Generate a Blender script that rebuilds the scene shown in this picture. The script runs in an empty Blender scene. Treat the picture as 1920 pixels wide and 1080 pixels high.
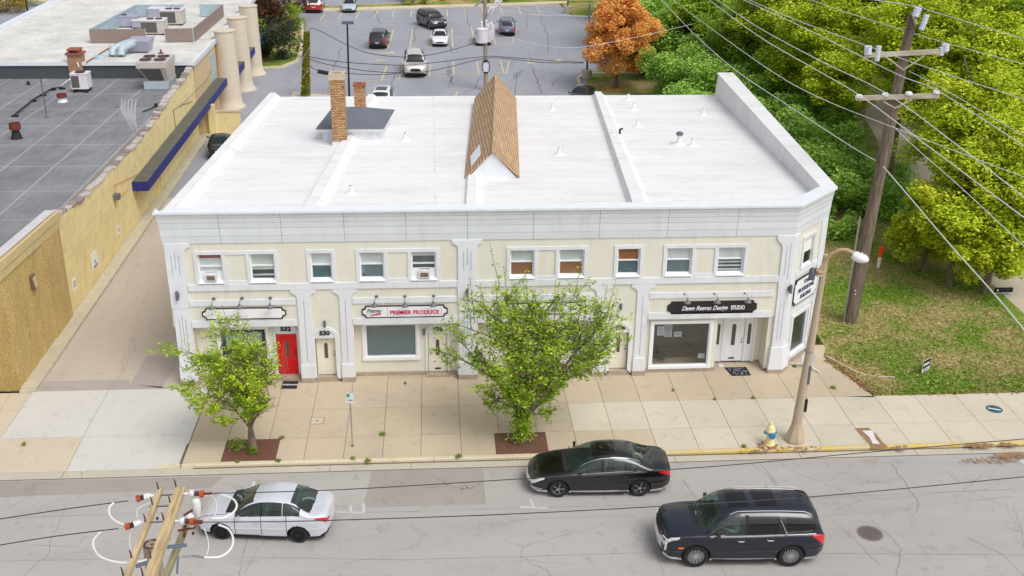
import bpy, bmesh, math, random
import numpy as np
from mathutils import Vector, Matrix
R = math.radians
random.seed(7)
S = bpy.context.scene

# ------------------------------------------------------------------ camera
F_PX, CAM_H = 2068.57, 23.0
CM = np.array([[0.99754295, -0.06906222, 0.01176749],
               [-0.01646916, -0.39443274, -0.91877722],
               [0.06809428, 0.91632594, -0.39460099]])      # rows: right, down, forward
cam = bpy.data.cameras.new("camera")
cam.sensor_width = 36.0
cam.lens = F_PX / 1920 * 36
cam.clip_end = 3000
co = bpy.data.objects.new("camera", cam)
S.collection.objects.link(co)
m = Matrix(((CM[0][0], -CM[1][0], -CM[2][0], 0), (CM[0][1], -CM[1][1], -CM[2][1], 0),
            (CM[0][2], -CM[1][2], -CM[2][2], CAM_H), (0, 0, 0, 1)))
co.matrix_world = m
S.camera = co

# ------------------------------------------------------------------ light
SUN_EL, SUN_AZ = R(55), R(140)          # azimuth measured from +Y (north) towards +X
w = bpy.data.worlds.new("World"); S.world = w; w.use_nodes = True
nt = w.node_tree; nt.nodes.clear()
sky = nt.nodes.new("ShaderNodeTexSky"); sky.sky_type = 'NISHITA'; sky.sun_disc = False
sky.sun_elevation = SUN_EL; sky.sun_rotation = SUN_AZ
sky.air_density = 1.0; sky.dust_density = 4.0; sky.ozone_density = 1.0
hs = nt.nodes.new("ShaderNodeHueSaturation"); hs.inputs['Saturation'].default_value = 0.30
bg = nt.nodes.new("ShaderNodeBackground"); bg.inputs[1].default_value = 0.15
wo = nt.nodes.new("ShaderNodeOutputWorld")
nt.links.new(sky.outputs[0], hs.inputs['Color']); nt.links.new(hs.outputs[0], bg.inputs[0]); nt.links.new(bg.outputs[0], wo.inputs[0])
sl = bpy.data.lights.new("sun", 'SUN'); sl.energy = 0.95; sl.angle = R(30); sl.color = (1.0, 0.975, 0.94)
so = bpy.data.objects.new("sun", sl); S.collection.objects.link(so)
sd = Vector((math.sin(SUN_AZ) * math.cos(SUN_EL), math.cos(SUN_AZ) * math.cos(SUN_EL), math.sin(SUN_EL)))
so.rotation_euler = sd.to_track_quat('Z', 'Y').to_euler()
so.location = (0, 0, 60)
S.view_settings.view_transform = 'Standard'; S.view_settings.look = 'None'
S.view_settings.gamma = 1; S.view_settings.exposure = 0.12
S.render.engine = 'CYCLES'
S.cycles.max_bounces = 6; S.cycles.transparent_max_bounces = 8

# ------------------------------------------------------------------ survey helpers (pixel of the photo -> point of the place)
def ray(u, v):
    return CM.T @ np.array([(u - 960) / F_PX, (v - 540) / F_PX, 1.0])
def G(u, v, z=0.0):
    d = ray(u, v); t = (CAM_H - z) / -d[2]
    return Vector((d[0] * t, d[1] * t, z))
def W(u, v, Y):
    d = ray(u, v); t = Y / d[1]
    return Vector((d[0] * t, Y, CAM_H + d[2] * t))
def WX(u, v, X):
    d = ray(u, v); t = X / d[0]
    return Vector((X, d[1] * t, CAM_H + d[2] * t))

# ------------------------------------------------------------------ materials
def lin(c):
    return tuple(((x / 255) / 12.92 if x / 255 <= 0.04045 else ((x / 255 + 0.055) / 1.055) ** 2.4) for x in c)
def newmat(name):
    mt = bpy.data.materials.new(name); mt.use_nodes = True
    n = mt.node_tree; b = n.nodes['Principled BSDF']
    return mt, n, b
def noise(n, co_, scale, detail=4, rough=0.6, dist=0.0):
    t = n.nodes.new("ShaderNodeTexNoise"); t.inputs['Scale'].default_value = scale
    t.inputs['Detail'].default_value = detail; t.inputs['Roughness'].default_value = rough
    t.inputs['Distortion'].default_value = dist
    n.links.new(co_, t.inputs['Vector']); return t.outputs['Fac']
def ramp(n, fac, stops):
    r = n.nodes.new("ShaderNodeValToRGB")
    e = r.color_ramp.elements
    e[0].position, e[0].color = stops[0][0], (*stops[0][1], 1)
    e[1].position, e[1].color = stops[-1][0], (*stops[-1][1], 1)
    for p, c in stops[1:-1]:
        x = e.new(p); x.color = (*c, 1)
    n.links.new(fac, r.inputs[0]); return r.outputs[0]
def mix(n, fac, a, b, mode='MIX'):
    x = n.nodes.new("ShaderNodeMix"); x.data_type = 'RGBA'; x.blend_type = mode
    for s, v in ((0, fac), (6, a), (7, b)):
        if isinstance(v, (int, float)): x.inputs[s].default_value = v
        elif isinstance(v, tuple): x.inputs[s].default_value = (*v, 1)
        else: n.links.new(v, x.inputs[s])
    return x.outputs[2]
def math_(n, op, a, b=None, c=None):
    x = n.nodes.new("ShaderNodeMath"); x.operation = op
    for i, v in enumerate((a, b, c)):
        if v is None: continue
        if isinstance(v, (int, float)): x.inputs[i].default_value = v
        else: n.links.new(v, x.inputs[i])
    return x.outputs[0]
def ocoord(n, scale=(1, 1, 1), rot=(0, 0, 0)):
    tc = n.nodes.new("ShaderNodeTexCoord"); mp = n.nodes.new("ShaderNodeMapping")
    mp.inputs['Scale'].default_value = scale; mp.inputs['Rotation'].default_value = rot
    n.links.new(tc.outputs['Object'], mp.inputs['Vector']); return mp.outputs[0]
def bump(n, b, h, strength=0.3, dist=0.02):
    x = n.nodes.new("ShaderNodeBump"); x.inputs['Strength'].default_value = strength
    x.inputs['Distance'].default_value = dist
    n.links.new(h, x.inputs['Height']); n.links.new(x.outputs[0], b.inputs['Normal'])
def mul(c, k): return tuple(min(1, x * k) for x in c)
def plain(name, c, rough=0.6, metal=0.0, var=0.12, scale=2.5, bmp=0.0, coat=0.0, fine=40, streak=0.0):
    """a colour with two scales of mottling (dirt, wear) and a slight grain"""
    mt, n, b = newmat(name); c = lin(c); v = ocoord(n)
    f = noise(n, v, scale, 5, 0.65); g = noise(n, v, fine, 2)
    k = math_(n, 'ADD', math_(n, 'MULTIPLY', f, 0.7), math_(n, 'MULTIPLY', g, 0.3))
    col = ramp(n, k, [(0.3, mul(c, 1 - var)), (0.7, mul(c, 1 + var))])
    if streak:
        fs = noise(n, ocoord(n, (1.5, 1.5, .3)), 1.3, 6, .75); col = mix(n, streak, col, ramp(n, fs, [(.33, (.45, .42, .38)), (.5, (1, 1, 1))]), 'MULTIPLY')
    n.links.new(col, b.inputs['Base Color'])
    b.inputs['Roughness'].default_value = rough; b.inputs['Metallic'].default_value = metal
    b.inputs['Coat Weight'].default_value = coat; b.inputs['Coat Roughness'].default_value = 0.04
    if bmp: bump(n, b, g, bmp, 0.01)
    return mt
def crackmask(n, v, scale, width, dist=0.6, patch=0.5):
    """thin wandering lines, present only in patches"""
    nz = n.nodes.new("ShaderNodeTexNoise"); nz.inputs['Scale'].default_value = scale * 2.2; nz.inputs['Detail'].default_value = 6
    n.links.new(v, nz.inputs['Vector'])
    va = n.nodes.new("ShaderNodeVectorMath"); va.operation = 'SCALE'; va.inputs[3].default_value = dist
    n.links.new(nz.outputs['Color'], va.inputs[0])
    vb = n.nodes.new("ShaderNodeVectorMath"); vb.operation = 'ADD'
    n.links.new(v, vb.inputs[0]); n.links.new(va.outputs[0], vb.inputs[1])
    vo = n.nodes.new("ShaderNodeTexVoronoi"); vo.feature = 'DISTANCE_TO_EDGE'; vo.inputs['Scale'].default_value = scale
    n.links.new(vb.outputs[0], vo.inputs['Vector'])
    line = math_(n, 'LESS_THAN', vo.outputs['Distance'], width * scale)
    pt = noise(n, v, scale * 0.55, 2)
    return math_(n, 'MULTIPLY', line, math_(n, 'GREATER_THAN', pt, patch))
def pavement(name, c, dark, cscale=0.3, cwidth=0.012, patch=0.5, var=0.1, stain=0.12, island=0.0, grain=70, aniso=(1, 1, 1)):
    mt, n, b = newmat(name); c = lin(c); v = ocoord(n)
    f = noise(n, ocoord(n, aniso), 0.28, 6, 0.6); g = noise(n, v, grain, 2, 0.7); h = noise(n, v, 9, 4, 0.7)
    k = math_(n, 'ADD', math_(n, 'MULTIPLY', f, 0.46), math_(n, 'ADD', math_(n, 'MULTIPLY', g, 0.34), math_(n, 'MULTIPLY', h, 0.20)))
    col = ramp(n, k, [(0.36, mul(c, 1 - var - stain)), (0.5, c), (0.64, mul(c, 1 + var))])
    if island:
        gi = n.nodes.new("ShaderNodeNewGeometry")
        col = mix(n, 1.0, col, ramp(n, gi.outputs['Random Per Island'], [(0, mul((1, 1, 1), 1 - island)), (0.5, (1, .985, .96)), (1, (1, 1, 1))]), 'MULTIPLY')
    sp = noise(n, v, 1.7, 5, 0.75); col = mix(n, 0.55, col, ramp(n, sp, [(0.30, (.66, .62, .57)), (0.44, (1, 1, 1))]), 'MULTIPLY')
    if cwidth:
        ck = crackmask(n, v, cscale, cwidth, 0.9, patch)
        col = mix(n, math_(n, 'MULTIPLY', ck, 0.75), col, lin(dark))
    n.links.new(col, b.inputs['Base Color']); b.inputs['Roughness'].default_value = 0.92
    b.inputs['Specular IOR Level'].default_value = 0.45
    bump(n, b, g, 0.25, 0.01)
    return mt
def brick(name, c1, c2, mortar, bw, bh, rot=(R(90), 0, 0), msize=0.012, var=0.5, bmp=0.3, stain=0.0):
    mt, n, b = newmat(name); v = ocoord(n, rot=rot)
    t = n.nodes.new("ShaderNodeTexBrick"); n.links.new(v, t.inputs['Vector'])
    t.inputs['Scale'].default_value = 1.0; t.inputs['Brick Width'].default_value = bw; t.inputs['Row Height'].default_value = bh
    t.inputs['Mortar Size'].default_value = msize; t.inputs['Bias'].default_value = 0.0
    t.inputs['Color1'].default_value = (*lin(c1), 1); t.inputs['Color2'].default_value = (*lin(c2), 1); t.inputs['Mortar'].default_value = (*lin(mortar), 1)
    f = noise(n, ocoord(n), 1.3, 6, 0.65)
    col = mix(n, var, t.outputs['Color'], ramp(n, f, [(0.3, (.62, .60, .58)), (0.65, (1.0, 1.0, 1.0))]), 'MULTIPLY')
    if stain:
        fs = noise(n, ocoord(n, (1.2, 1.2, 0.15)), 1.1, 4)
        col = mix(n, math_(n, 'MULTIPLY', math_(n, 'GREATER_THAN', fs, 0.6), stain), col, (.08, .07, .05))
    n.links.new(col, b.inputs['Base Color']); b.inputs['Roughness'].default_value = 0.85
    bump(n, b, t.outputs['Fac'], -bmp, 0.01)
    return mt
def leafmat(name, cols, rough=0.55, trans=0.2, nscale=0.8):
    """leaf colours differ leaf by leaf and drift in clumps"""
    mt, n, b = newmat(name)
    gi = n.nodes.new("ShaderNodeNewGeometry"); oi = n.nodes.new("ShaderNodeObjectInfo")
    f = noise(n, ocoord(n), nscale, 3)
    k = math_(n, 'ADD', math_(n, 'MULTIPLY', gi.outputs['Random Per Island'], 0.5), math_(n, 'ADD', math_(n, 'MULTIPLY', f, 0.9), math_(n, 'MULTIPLY', oi.outputs['Random'], 0.14)))
    k = math_(n, 'SUBTRACT', k, 0.27)
    st = [(i / (len(cols) - 1), lin(c)) for i, c in enumerate(cols)]
    col = ramp(n, k, st)
    n.links.new(col, b.inputs['Base Color']); b.inputs['Roughness'].default_value = rough
    b.inputs['Specular IOR Level'].default_value = 0.3
    tr = n.nodes.new("ShaderNodeBsdfTranslucent"); n.links.new(col, tr.inputs[0])
    mx = n.nodes.new("ShaderNodeMixShader"); mx.inputs[0].default_value = trans
    n.links.new(b.outputs[0], mx.inputs[1]); n.links.new(tr.outputs[0], mx.inputs[2])
    n.links.new(mx.outputs[0], n.nodes['Material Output'].inputs[0])
    return mt
def glass(name, tint, clear=0.5, rough=0.02):
    """tinted pane: partly lets the inside show, mirrors the sky by Fresnel"""
    mt, n, b = newmat(name); n.nodes.remove(b)
    tr = n.nodes.new("ShaderNodeBsdfTransparent"); tr.inputs[0].default_value = (*lin(tint), 1)
    df = n.nodes.new("ShaderNodeBsdfDiffuse"); df.inputs[0].default_value = (*mul(lin(tint), 0.25), 1)
    gl = n.nodes.new("ShaderNodeBsdfGlossy"); gl.inputs['Roughness'].default_value = rough
    a = n.nodes.new("ShaderNodeMixShader"); a.inputs[0].default_value = clear
    n.links.new(df.outputs[0], a.inputs[1]); n.links.new(tr.outputs[0], a.inputs[2])
    fr = n.nodes.new("ShaderNodeLayerWeight"); fc = math_(n, 'POWER', fr.outputs['Facing'], 4.0)
    c = n.nodes.new("ShaderNodeMixShader"); n.links.new(math_(n, 'MULTIPLY_ADD', fc, 0.85, 0.07), c.inputs[0])
    n.links.new(a.outputs[0], c.inputs[1]); n.links.new(gl.outputs[0], c.inputs[2])
    n.links.new(c.outputs[0], n.nodes['Material Output'].inputs[0])
    return mt
def paint(name, c, flake=0.0, rough=0.3):
    mt, n, b = newmat(name); c = lin(c)
    f = noise(n, ocoord(n), 1.5, 4)
    n.links.new(ramp(n, f, [(0.3, mul(c, .92)), (0.7, mul(c, 1.05))]), b.inputs['Base Color'])
    b.inputs['Metallic'].default_value = flake; b.inputs['Roughness'].default_value = rough
    b.inputs['Coat Weight'].default_value = 1.0; b.inputs['Coat Roughness'].default_value = 0.03; b.inputs['Specular IOR Level'].default_value = 0.4
    return mt

M = {}
M['white_trim'] = plain('white_painted_trim', (226, 229, 234), 0.65, var=0.05, scale=1.2, streak=.2)
M['cornice'] = plain('white_cornice_panel', (227, 232, 237), 0.6, var=0.05, scale=1.0, streak=.15)
M['cream'] = plain('cream_stucco', (226, 223, 209), 0.85, var=0.045, scale=1.4, bmp=0.15, fine=60, streak=.16)
M['plinth'] = plain('tan_stone_plinth', (172, 158, 140), 0.85, var=0.18, scale=3)
M['white_door'] = plain('off_white_door', (236, 230, 214), 0.45, var=0.03)
M['red_door'] = plain('red_door', (216, 12, 18), 0.4, var=0.05)
M['white_frame'] = plain('white_window_frame', (238, 240, 243), 0.4, var=0.03)
M['black'] = plain('black_metal', (26, 26, 28), 0.45, var=0.2)
M['flute'] = plain('flute_groove', (150, 156, 164), 0.8, var=.1)
M['dark_line'] = plain('dark_joint', (112, 112, 114), 0.9, var=0.25)
M['iron'] = plain('grey_lamp_metal', (112, 116, 124), 0.5, metal=0.4, var=0.15)
M['steel'] = plain('galvanised_steel', (170, 174, 178), 0.4, metal=0.7, var=0.12)
M['chrome'] = plain('chrome', (225, 225, 228), 0.12, metal=1.0, var=0.02)
M['rust'] = plain('rusty_vent', (112, 54, 42), 0.8, var=0.3, scale=8)
M['ac_white'] = plain('air_conditioner_white', (222, 218, 224), 0.5, var=0.1)
M['ac_grey'] = plain('air_conditioner_lilac_grey', (166, 166, 184), 0.5, var=0.1)
M['ac_beige'] = plain('air_conditioner_beige', (196, 188, 180), 0.5, var=0.12)
M['duct_blue'] = plain('pale_blue_duct', (176, 190, 200), 0.45, var=0.1)
M['grille'] = plain('coil_grille', (92, 88, 84), 0.6, var=0.25, scale=20)
M['pale_sheet'] = plain('pale_steel_screen', (176, 194, 204), 0.5, metal=0.2, var=0.12)
M['screen_brown'] = plain('taupe_screen_panel', (142, 126, 118), 0.6, var=0.08)
M['awning_blue'] = plain('blue_canvas_fascia', (40, 42, 122), 0.6, var=0.15)
M['awning_top'] = plain('weathered_canopy_top', (96, 96, 88), 0.9, var=0.28, scale=1.5)
M['concrete'] = plain('weathered_concrete', (192, 184, 162), 0.9, var=0.15, scale=2, bmp=0.2)
M['tower'] = plain('beige_stucco_column', (212, 200, 180), 0.85, var=0.06)
M['wood'] = None
M['sign_white'] = plain('white_sign_face', (240, 241, 244), 0.4, var=0.03)
M['sign_black'] = plain('black_sign_board', (38, 34, 38), 0.45, var=0.12)
M['ink'] = plain('black_lettering', (22, 20, 24), 0.5, var=0.05)
M['pink'] = plain('magenta_lettering', (206, 18, 84), 0.5, var=0.05)
M['teal'] = plain('teal_lettering', (40, 112, 98), 0.5, var=0.05)
M['navy'] = plain('navy_lettering', (36, 34, 92), 0.5, var=0.05)
M['orange'] = plain('orange_plastic', (240, 92, 26), 0.5, var=0.06)
M['hydrant'] = plain('cream_hydrant_paint', (238, 224, 160), 0.5, var=0.12, scale=8)
M['blue_cap'] = plain('blue_hydrant_cap', (44, 130, 190), 0.45, var=0.12)
M['rubber'] = plain('tyre_rubber', (30, 30, 32), 0.8, var=0.2)
M['rim_silver'] = plain('silver_alloy_rim', (190, 190, 194), 0.25, metal=0.8, var=0.05)
M['rim_dark'] = plain('dark_steel_rim', (64, 62, 64), 0.4, metal=0.5, var=0.15)
M['seat'] = plain('grey_seat_fabric', (128, 128, 122), 0.9, var=0.1)
M['interior'] = plain('dark_cabin_plastic', (34, 34, 36), 0.8, var=0.1)
M['lamp_clear'] = plain('clear_headlamp', (214, 216, 214), 0.12, var=0.2, scale=14, coat=1)
M['lamp_red'] = plain('red_tail_lamp', (206, 20, 30), 0.15, var=0.15, scale=10, coat=1)
M['amber'] = plain('amber_reflector', (236, 130, 40), 0.3, var=0.05)
M['plate'] = plain('licence_plate', (210, 214, 222), 0.4, var=0.05)
M['mulch'] = plain('reddish_mulch', (112, 78, 62), 0.95, var=0.6, scale=16, bmp=0.5, fine=50)
M['leaf_litter'] = plain('dead_leaf_litter', (158, 122, 88), 0.95, var=0.4, scale=14)
M['bark'] = None
M['insul_orange'] = plain('orange_insulator', (200, 104, 60), 0.35, var=0.12)
M['insul_white'] = plain('white_porcelain', (226, 228, 228), 0.25, var=0.04)
M['insul_dark'] = plain('brown_porcelain', (84, 62, 66), 0.3, var=0.1)
M['hose'] = plain('white_cover_tube', (234, 234, 232), 0.4, var=0.03)
M['cable'] = plain('black_cable', (48, 46, 50), 0.6, var=0.1)
M['cable_light'] = plain('aluminium_cable', (222, 226, 222), 0.5, var=0.04)
M['yellow_paint'] = plain('worn_yellow_paint', (206, 178, 84), 0.8, var=0.25, scale=3)
M['lot_paint'] = plain('faded_lot_paint', (206, 194, 150), 0.8, var=0.2, scale=2)
M['road_paint'] = plain('worn_white_paint', (196, 198, 196), 0.8, var=0.2, scale=4)
M['blind'] = plain('pale_blind', (238, 240, 240), 0.7, var=0.06)
M['blind_orange'] = plain('orange_brown_blind', (178, 122, 86), 0.7, var=0.1)
M['teal_panel'] = plain('grey_teal_blind', (104, 130, 136), 0.5, var=0.08)
M['poster'] = plain('pale_poster', (188, 200, 198), 0.5, var=0.15, scale=9)
M['dish'] = plain('white_dish', (226, 228, 232), 0.45, var=0.05)
M['roof_grit'] = plain('dark_flashing', (150, 150, 150), 0.8, var=0.2)
M['skin'] = plain('skin', (214, 160, 130), 0.6, var=0.04)
M['hair'] = plain('blond_hair', (190, 156, 104), 0.7, var=0.15, scale=20)
M['shirt'] = plain('pale_shirt', (196, 200, 196), 0.8, var=0.06)
M['brick_base'] = plain('brown_brick', (150, 92, 70), 0.8, var=0.25, scale=10)
M['glass'] = glass('window_glass', (250, 252, 252), 0.97)
M['shop_glass'] = glass('shop_window_glass', (206, 214, 220), 0.85)
M['car_glass'] = glass('car_glass', (176, 206, 198), 0.82)
M['dark_glass'] = glass('privacy_glass', (40, 44, 46), 0.45)
M['far_glass'] = glass('distant_car_glass', (70, 82, 86), 0.1)

# wood of poles: long vertical streaks
def woodmat(name, c1, c2, sc=(9, 9, 0.5)):
    mt, n, b = newmat(name)
    f = noise(n, ocoord(n, sc), 2.0, 6, 0.7); g = noise(n, ocoord(n, (1, 1, .4)), 0.7, 3)
    k = math_(n, 'ADD', math_(n, 'MULTIPLY', f, 0.75), math_(n, 'MULTIPLY', g, 0.25))
    n.links.new(ramp(n, k, [(0.34, lin(c1)), (0.62, lin(c2))]), b.inputs['Base Color'])
    b.inputs['Roughness'].default_value = 0.9; bump(n, b, f, 0.6, 0.02)
    return mt
M['pole_wood'] = woodmat('dark_creosoted_wood', (60, 48, 40), (142, 126, 112))
M['pole_grey'] = woodmat('grey_weathered_wood', (126, 112, 98), (186, 172, 156))
M['arm_wood'] = woodmat('pale_crossarm_wood', (150, 138, 120), (204, 194, 178), (0.5, 9, 9))
M['arm_yellow'] = woodmat('yellowed_crossarm_wood', (140, 116, 82), (214, 192, 148), (9, 0.5, 9))
M['arm_mossy'] = woodmat('mossy_crossarm_wood', (120, 116, 84), (176, 170, 134), (9, 0.5, 9))
M['bark'] = woodmat('grey_brown_bark', (74, 62, 52), (142, 126, 108), (6, 6, 1.0))
M['conc_pole'] = plain('aggregate_concrete_pole', (190, 172, 148), 0.9, var=0.2, scale=30, bmp=0.4, fine=60)

# ------------------------------------------------------------------ mesh building
class MB:
    def __init__(s): s.v, s.f, s.m = [], [], []
    def face(s, pts, mi=0):
        i = len(s.v); s.v += [tuple(p) for p in pts]; s.f.append(tuple(range(i, i + len(pts)))); s.m.append(mi)
    def hexa(s, p, mi=0):
        """p: 4 bottom then 4 top points (same order)"""
        i = len(s.v); s.v += [tuple(q) for q in p]
        for a in ((3, 2, 1, 0), (4, 5, 6, 7), (0, 1, 5, 4), (1, 2, 6, 5), (2, 3, 7, 6), (3, 0, 4, 7)):
            s.f.append(tuple(i + k for k in a)); s.m.append(mi)
        return s
    def box(s, x0, x1, y0, y1, z0, z1, mi=0):
        return s.hexa([(x0, y0, z0), (x1, y0, z0), (x1, y1, z0), (x0, y1, z0), (x0, y0, z1), (x1, y0, z1), (x1, y1, z1), (x0, y1, z1)], mi)
    def prism(s, poly, z0, z1, mi=0, cap=True):
        """poly: (x,y) list counter-clockwise; z0/z1 numbers or functions of (x,y)"""
        fz = lambda z, p: z(p[0], p[1]) if callable(z) else z
        i = len(s.v); k = len(poly)
        s.v += [(p[0], p[1], fz(z0, p)) for p in poly] + [(p[0], p[1], fz(z1, p)) for p in poly]
        for a in range(k):
            b = (a + 1) % k; s.f.append((i + a, i + b, i + k + b, i + k + a)); s.m.append(mi)
        if cap:
            s.f.append(tuple(i + k + a for a in range(k))); s.m.append(mi)
            s.f.append(tuple(i + a for a in reversed(range(k)))); s.m.append(mi)
        return s
    def xprism(s, poly, y0, y1, mi=0):
        """poly in (x,z) seen from the front (-y), counter-clockwise; extruded in y"""
        i = len(s.v); k = len(poly)
        s.v += [(p[0], y0, p[1]) for p in poly] + [(p[0], y1, p[1]) for p in poly]
        for a in range(k):
            b = (a + 1) % k; s.f.append((i + b, i + a, i + k + a, i + k + b)); s.m.append(mi)
        s.f.append(tuple(i + a for a in range(k))); s.m.append(mi)
        s.f.append(tuple(i + k + a for a in reversed(range(k)))); s.m.append(mi)
        return s
    def tube(s, pts, rad, n=8, mi=0, cap=True):
        pts = [Vector(p) for p in pts]
        rr = rad if isinstance(rad, (list, tuple)) else [rad] * len(pts)
        i0 = len(s.v); prev = None
        for k, p in enumerate(pts):
            t = (pts[min(k + 1, len(pts) - 1)] - pts[max(k - 1, 0)]).normalized()
            if prev is None:
                a = Vector((0, 0, 1)) if abs(t.z) < 0.9 else Vector((1, 0, 0)); u = t.cross(a).normalized()
            else: u = (prev - t * prev.dot(t)).normalized()
            prev = u; vv = t.cross(u)
            for j in range(n):
                an = 2 * math.pi * j / n
                s.v.append(tuple(p + (u * math.cos(an) + vv * math.sin(an)) * rr[k]))
        for k in range(len(pts) - 1):
            for j in range(n):
                a = i0 + k * n + j; b = i0 + k * n + (j + 1) % n
                s.f.append((a, b, b + n, a + n)); s.m.append(mi)
        if cap:
            s.f.append(tuple(i0 + j for j in reversed(range(n)))); s.m.append(mi)
            e = i0 + (len(pts) - 1) * n
            s.f.append(tuple(e + j for j in range(n))); s.m.append(mi)
        return s
    def lathe(s, prof, c=(0, 0, 0), n=20, mi=0, axis='z', cap=True):
        """prof: (radius, height) list"""
        i0 = len(s.v)
        for r_, h in prof:
            for j in range(n):
                an = 2 * math.pi * j / n; x, y = r_ * math.cos(an), r_ * math.sin(an)
                q = {'z': (x, y, h), 'y': (x, h, -y), 'x': (h, x, y)}[axis]
                s.v.append((c[0] + q[0], c[1] + q[1], c[2] + q[2]))
        for k in range(len(prof) - 1):
            for j in range(n):
                a = i0 + k * n + j; b = i0 + k * n + (j + 1) % n
                s.f.append((a, b, b + n, a + n)); s.m.append(mi)
        if cap:
            s.f.append(tuple(i0 + j for j in reversed(range(n)))); s.m.append(mi)
            e = i0 + (len(prof) - 1) * n; s.f.append(tuple(e + j for j in range(n))); s.m.append(mi)
        return s
    def strip(s, pts, wd, z, mi=0):
        """flat ribbon along ground points"""
        pts = [Vector((p[0], p[1], 0)) for p in pts]
        L = []
        for k, p in enumerate(pts):
            t = (pts[min(k + 1, len(pts) - 1)] - pts[max(k - 1, 0)]).normalized(); nn = Vector((-t.y, t.x, 0))
            ww = wd[k] if isinstance(wd, list) else wd
            L.append((p + nn * ww / 2, p - nn * ww / 2))
        for k in range(len(L) - 1):
            a, b = L[k]; c, d = L[k + 1]
            s.face([(b.x, b.y, z), (d.x, d.y, z), (c.x, c.y, z), (a.x, a.y, z)], mi)
        return s
    def build(s, name, mats, parent=None, smooth=False, off=None):
        me = bpy.data.meshes.new(name); me.from_pydata(s.v, [], s.f)
        for q in (mats if isinstance(mats, (list, tuple)) else [mats]): me.materials.append(q)
        me.polygons.foreach_set('material_index', s.m)
        if smooth:
            me.polygons.foreach_set('use_smooth', [True] * len(s.f))
            try: me.set_sharp_from_angle(angle=R(40))
            except Exception: pass
        me.update()
        return link(name, me, parent)
def link(name, me, parent=None):
    o = bpy.data.objects.new(name, me); S.collection.objects.link(o)
    if parent is not None:
        o.parent = parent
        r = parent
        if not r.get('local'):
            base = Vector((0, 0, 0)); q = parent
            while q is not None: base += Vector(q.location); q = q.parent
            o.location = -base                      # vertices are given in place coordinates
        else: o['local'] = 1
    return o
def thing(name, label, cat, loc=(0, 0, 0), rz=0.0, group=None, local=False):
    o = bpy.data.objects.new(name, None); S.collection.objects.link(o)
    o.location = loc; o.rotation_euler = (0, 0, rz); o.empty_display_size = 0.3
    tag(o, label, cat, group)
    if local: o['local'] = 1
    return o
def tag(o, label=None, cat=None, group=None, kind=None):
    if label: o['label'] = label
    if cat: o['category'] = cat
    if group: o['group'] = group
    if kind: o['kind'] = kind
    return o
def struct(name, mb, mats, smooth=False):
    return tag(mb.build(name, mats, None, smooth), kind='structure')
def copy_tree(o, parent=None):
    c = o.copy(); S.collection.objects.link(c); c.parent = parent
    for ch in list(o.children): copy_tree(ch, c)
    return c
def text_mesh(txt, size, extrude=0.01, shear=0.0, sx=1.0, bold=0.0, space=1.0, width=0):
    cu = bpy.data.curves.new("t", 'FONT'); cu.body = txt; cu.size = size; cu.extrude = extrude
    cu.shear = shear; cu.offset = bold; cu.space_character = space
    cu.align_x = 'CENTER'; cu.align_y = 'CENTER'; cu.resolution_u = 3
    ob = bpy.data.objects.new("t", cu); S.collection.objects.link(ob)
    bpy.context.view_layer.update()
    me = bpy.data.meshes.new_from_object(ob.evaluated_get(bpy.context.evaluated_depsgraph_get()))
    bpy.data.objects.remove(ob); bpy.data.curves.remove(cu)
    if width: xs_ = [v.co.x for v in me.vertices]; sx = width / (max(xs_) - min(xs_))
    if sx != 1.0:
        for v in me.vertices: v.co.x *= sx
    return me
def add_text(name, txt, size, pos, rotm, mat, parent, **k):
    """rotm: rotation matrix taking text plane (x right, y up, z out) into the place"""
    me = text_mesh(txt, size, **k); me.name = name; me.materials.clear(); me.materials.append(mat)
    me.transform(Matrix.Translation(pos) @ rotm)
    return link(name, me, parent)
FRONT = Matrix.Rotation(R(90), 4, 'X')

# ================================================================== GROUND
RZ = -0.13          # road level; pavement is at 0
m_ground = pavement('bare_ground', (120, 116, 84), (80, 70, 50), cwidth=0, var=.2)
m_road = pavement('worn_road', (174, 169, 165), (112, 108, 104), 0.16, 0.007, 0.54, 0.08, 0.10, aniso=(0.35, 1.6, 1))
m_gutter = pavement('gutter_concrete', (192, 184, 168), (84, 76, 66), 0.3, 0.01, 0.6, 0.08, 0.1)
m_walk = pavement('pavement_slabs', (197, 182, 158), (130, 114, 94), 0.3, 0.005, 0.62, 0.08, 0.10, island=0.10)
m_walk_light = pavement('pale_pavement_slabs', (206, 197, 179), (150, 138, 118), 0.3, 0.004, 0.66, 0.06, 0.08, island=0.07)
m_drive = pavement('pale_driveway_concrete', (206, 204, 199), (150, 146, 140), 0.2, 0.004, 0.7, 0.04, 0.05, island=0.03)
m_alley = pavement('alley_asphalt', (192, 180, 166), (146, 134, 124), 0.35, 0.005, 0.54, 0.05, 0.08, aniso=(1.6, 0.3, 1))
m_patch = pavement('asphalt_patch', (172, 162, 156), (110, 100, 96), 0.4, 0.0, 0.6, 0.05, 0.06)
m_rpatch = pavement('road_patch', (160, 153, 147), (96, 90, 84), 0.4, 0.01, 0.6, 0.08, 0.08)
m_lot = pavement('car_park_asphalt', (156, 158, 166), (84, 84, 88), 0.16, 0.014, 0.49, 0.1, 0.1, aniso=(1, .3, 1))
m_seam = plain('dark_joint_dirt', (112, 98, 82), 0.95, var=0.3)
m_kerb = pavement('kerb_concrete', (212, 200, 172), (96, 86, 70), 0.3, 0.01, 0.62, 0.08, 0.1)
m_tan = pavement('tan_concrete', (204, 190, 168), (140, 120, 100), 0.3, 0.004, 0.7, 0.05, 0.06)
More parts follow.
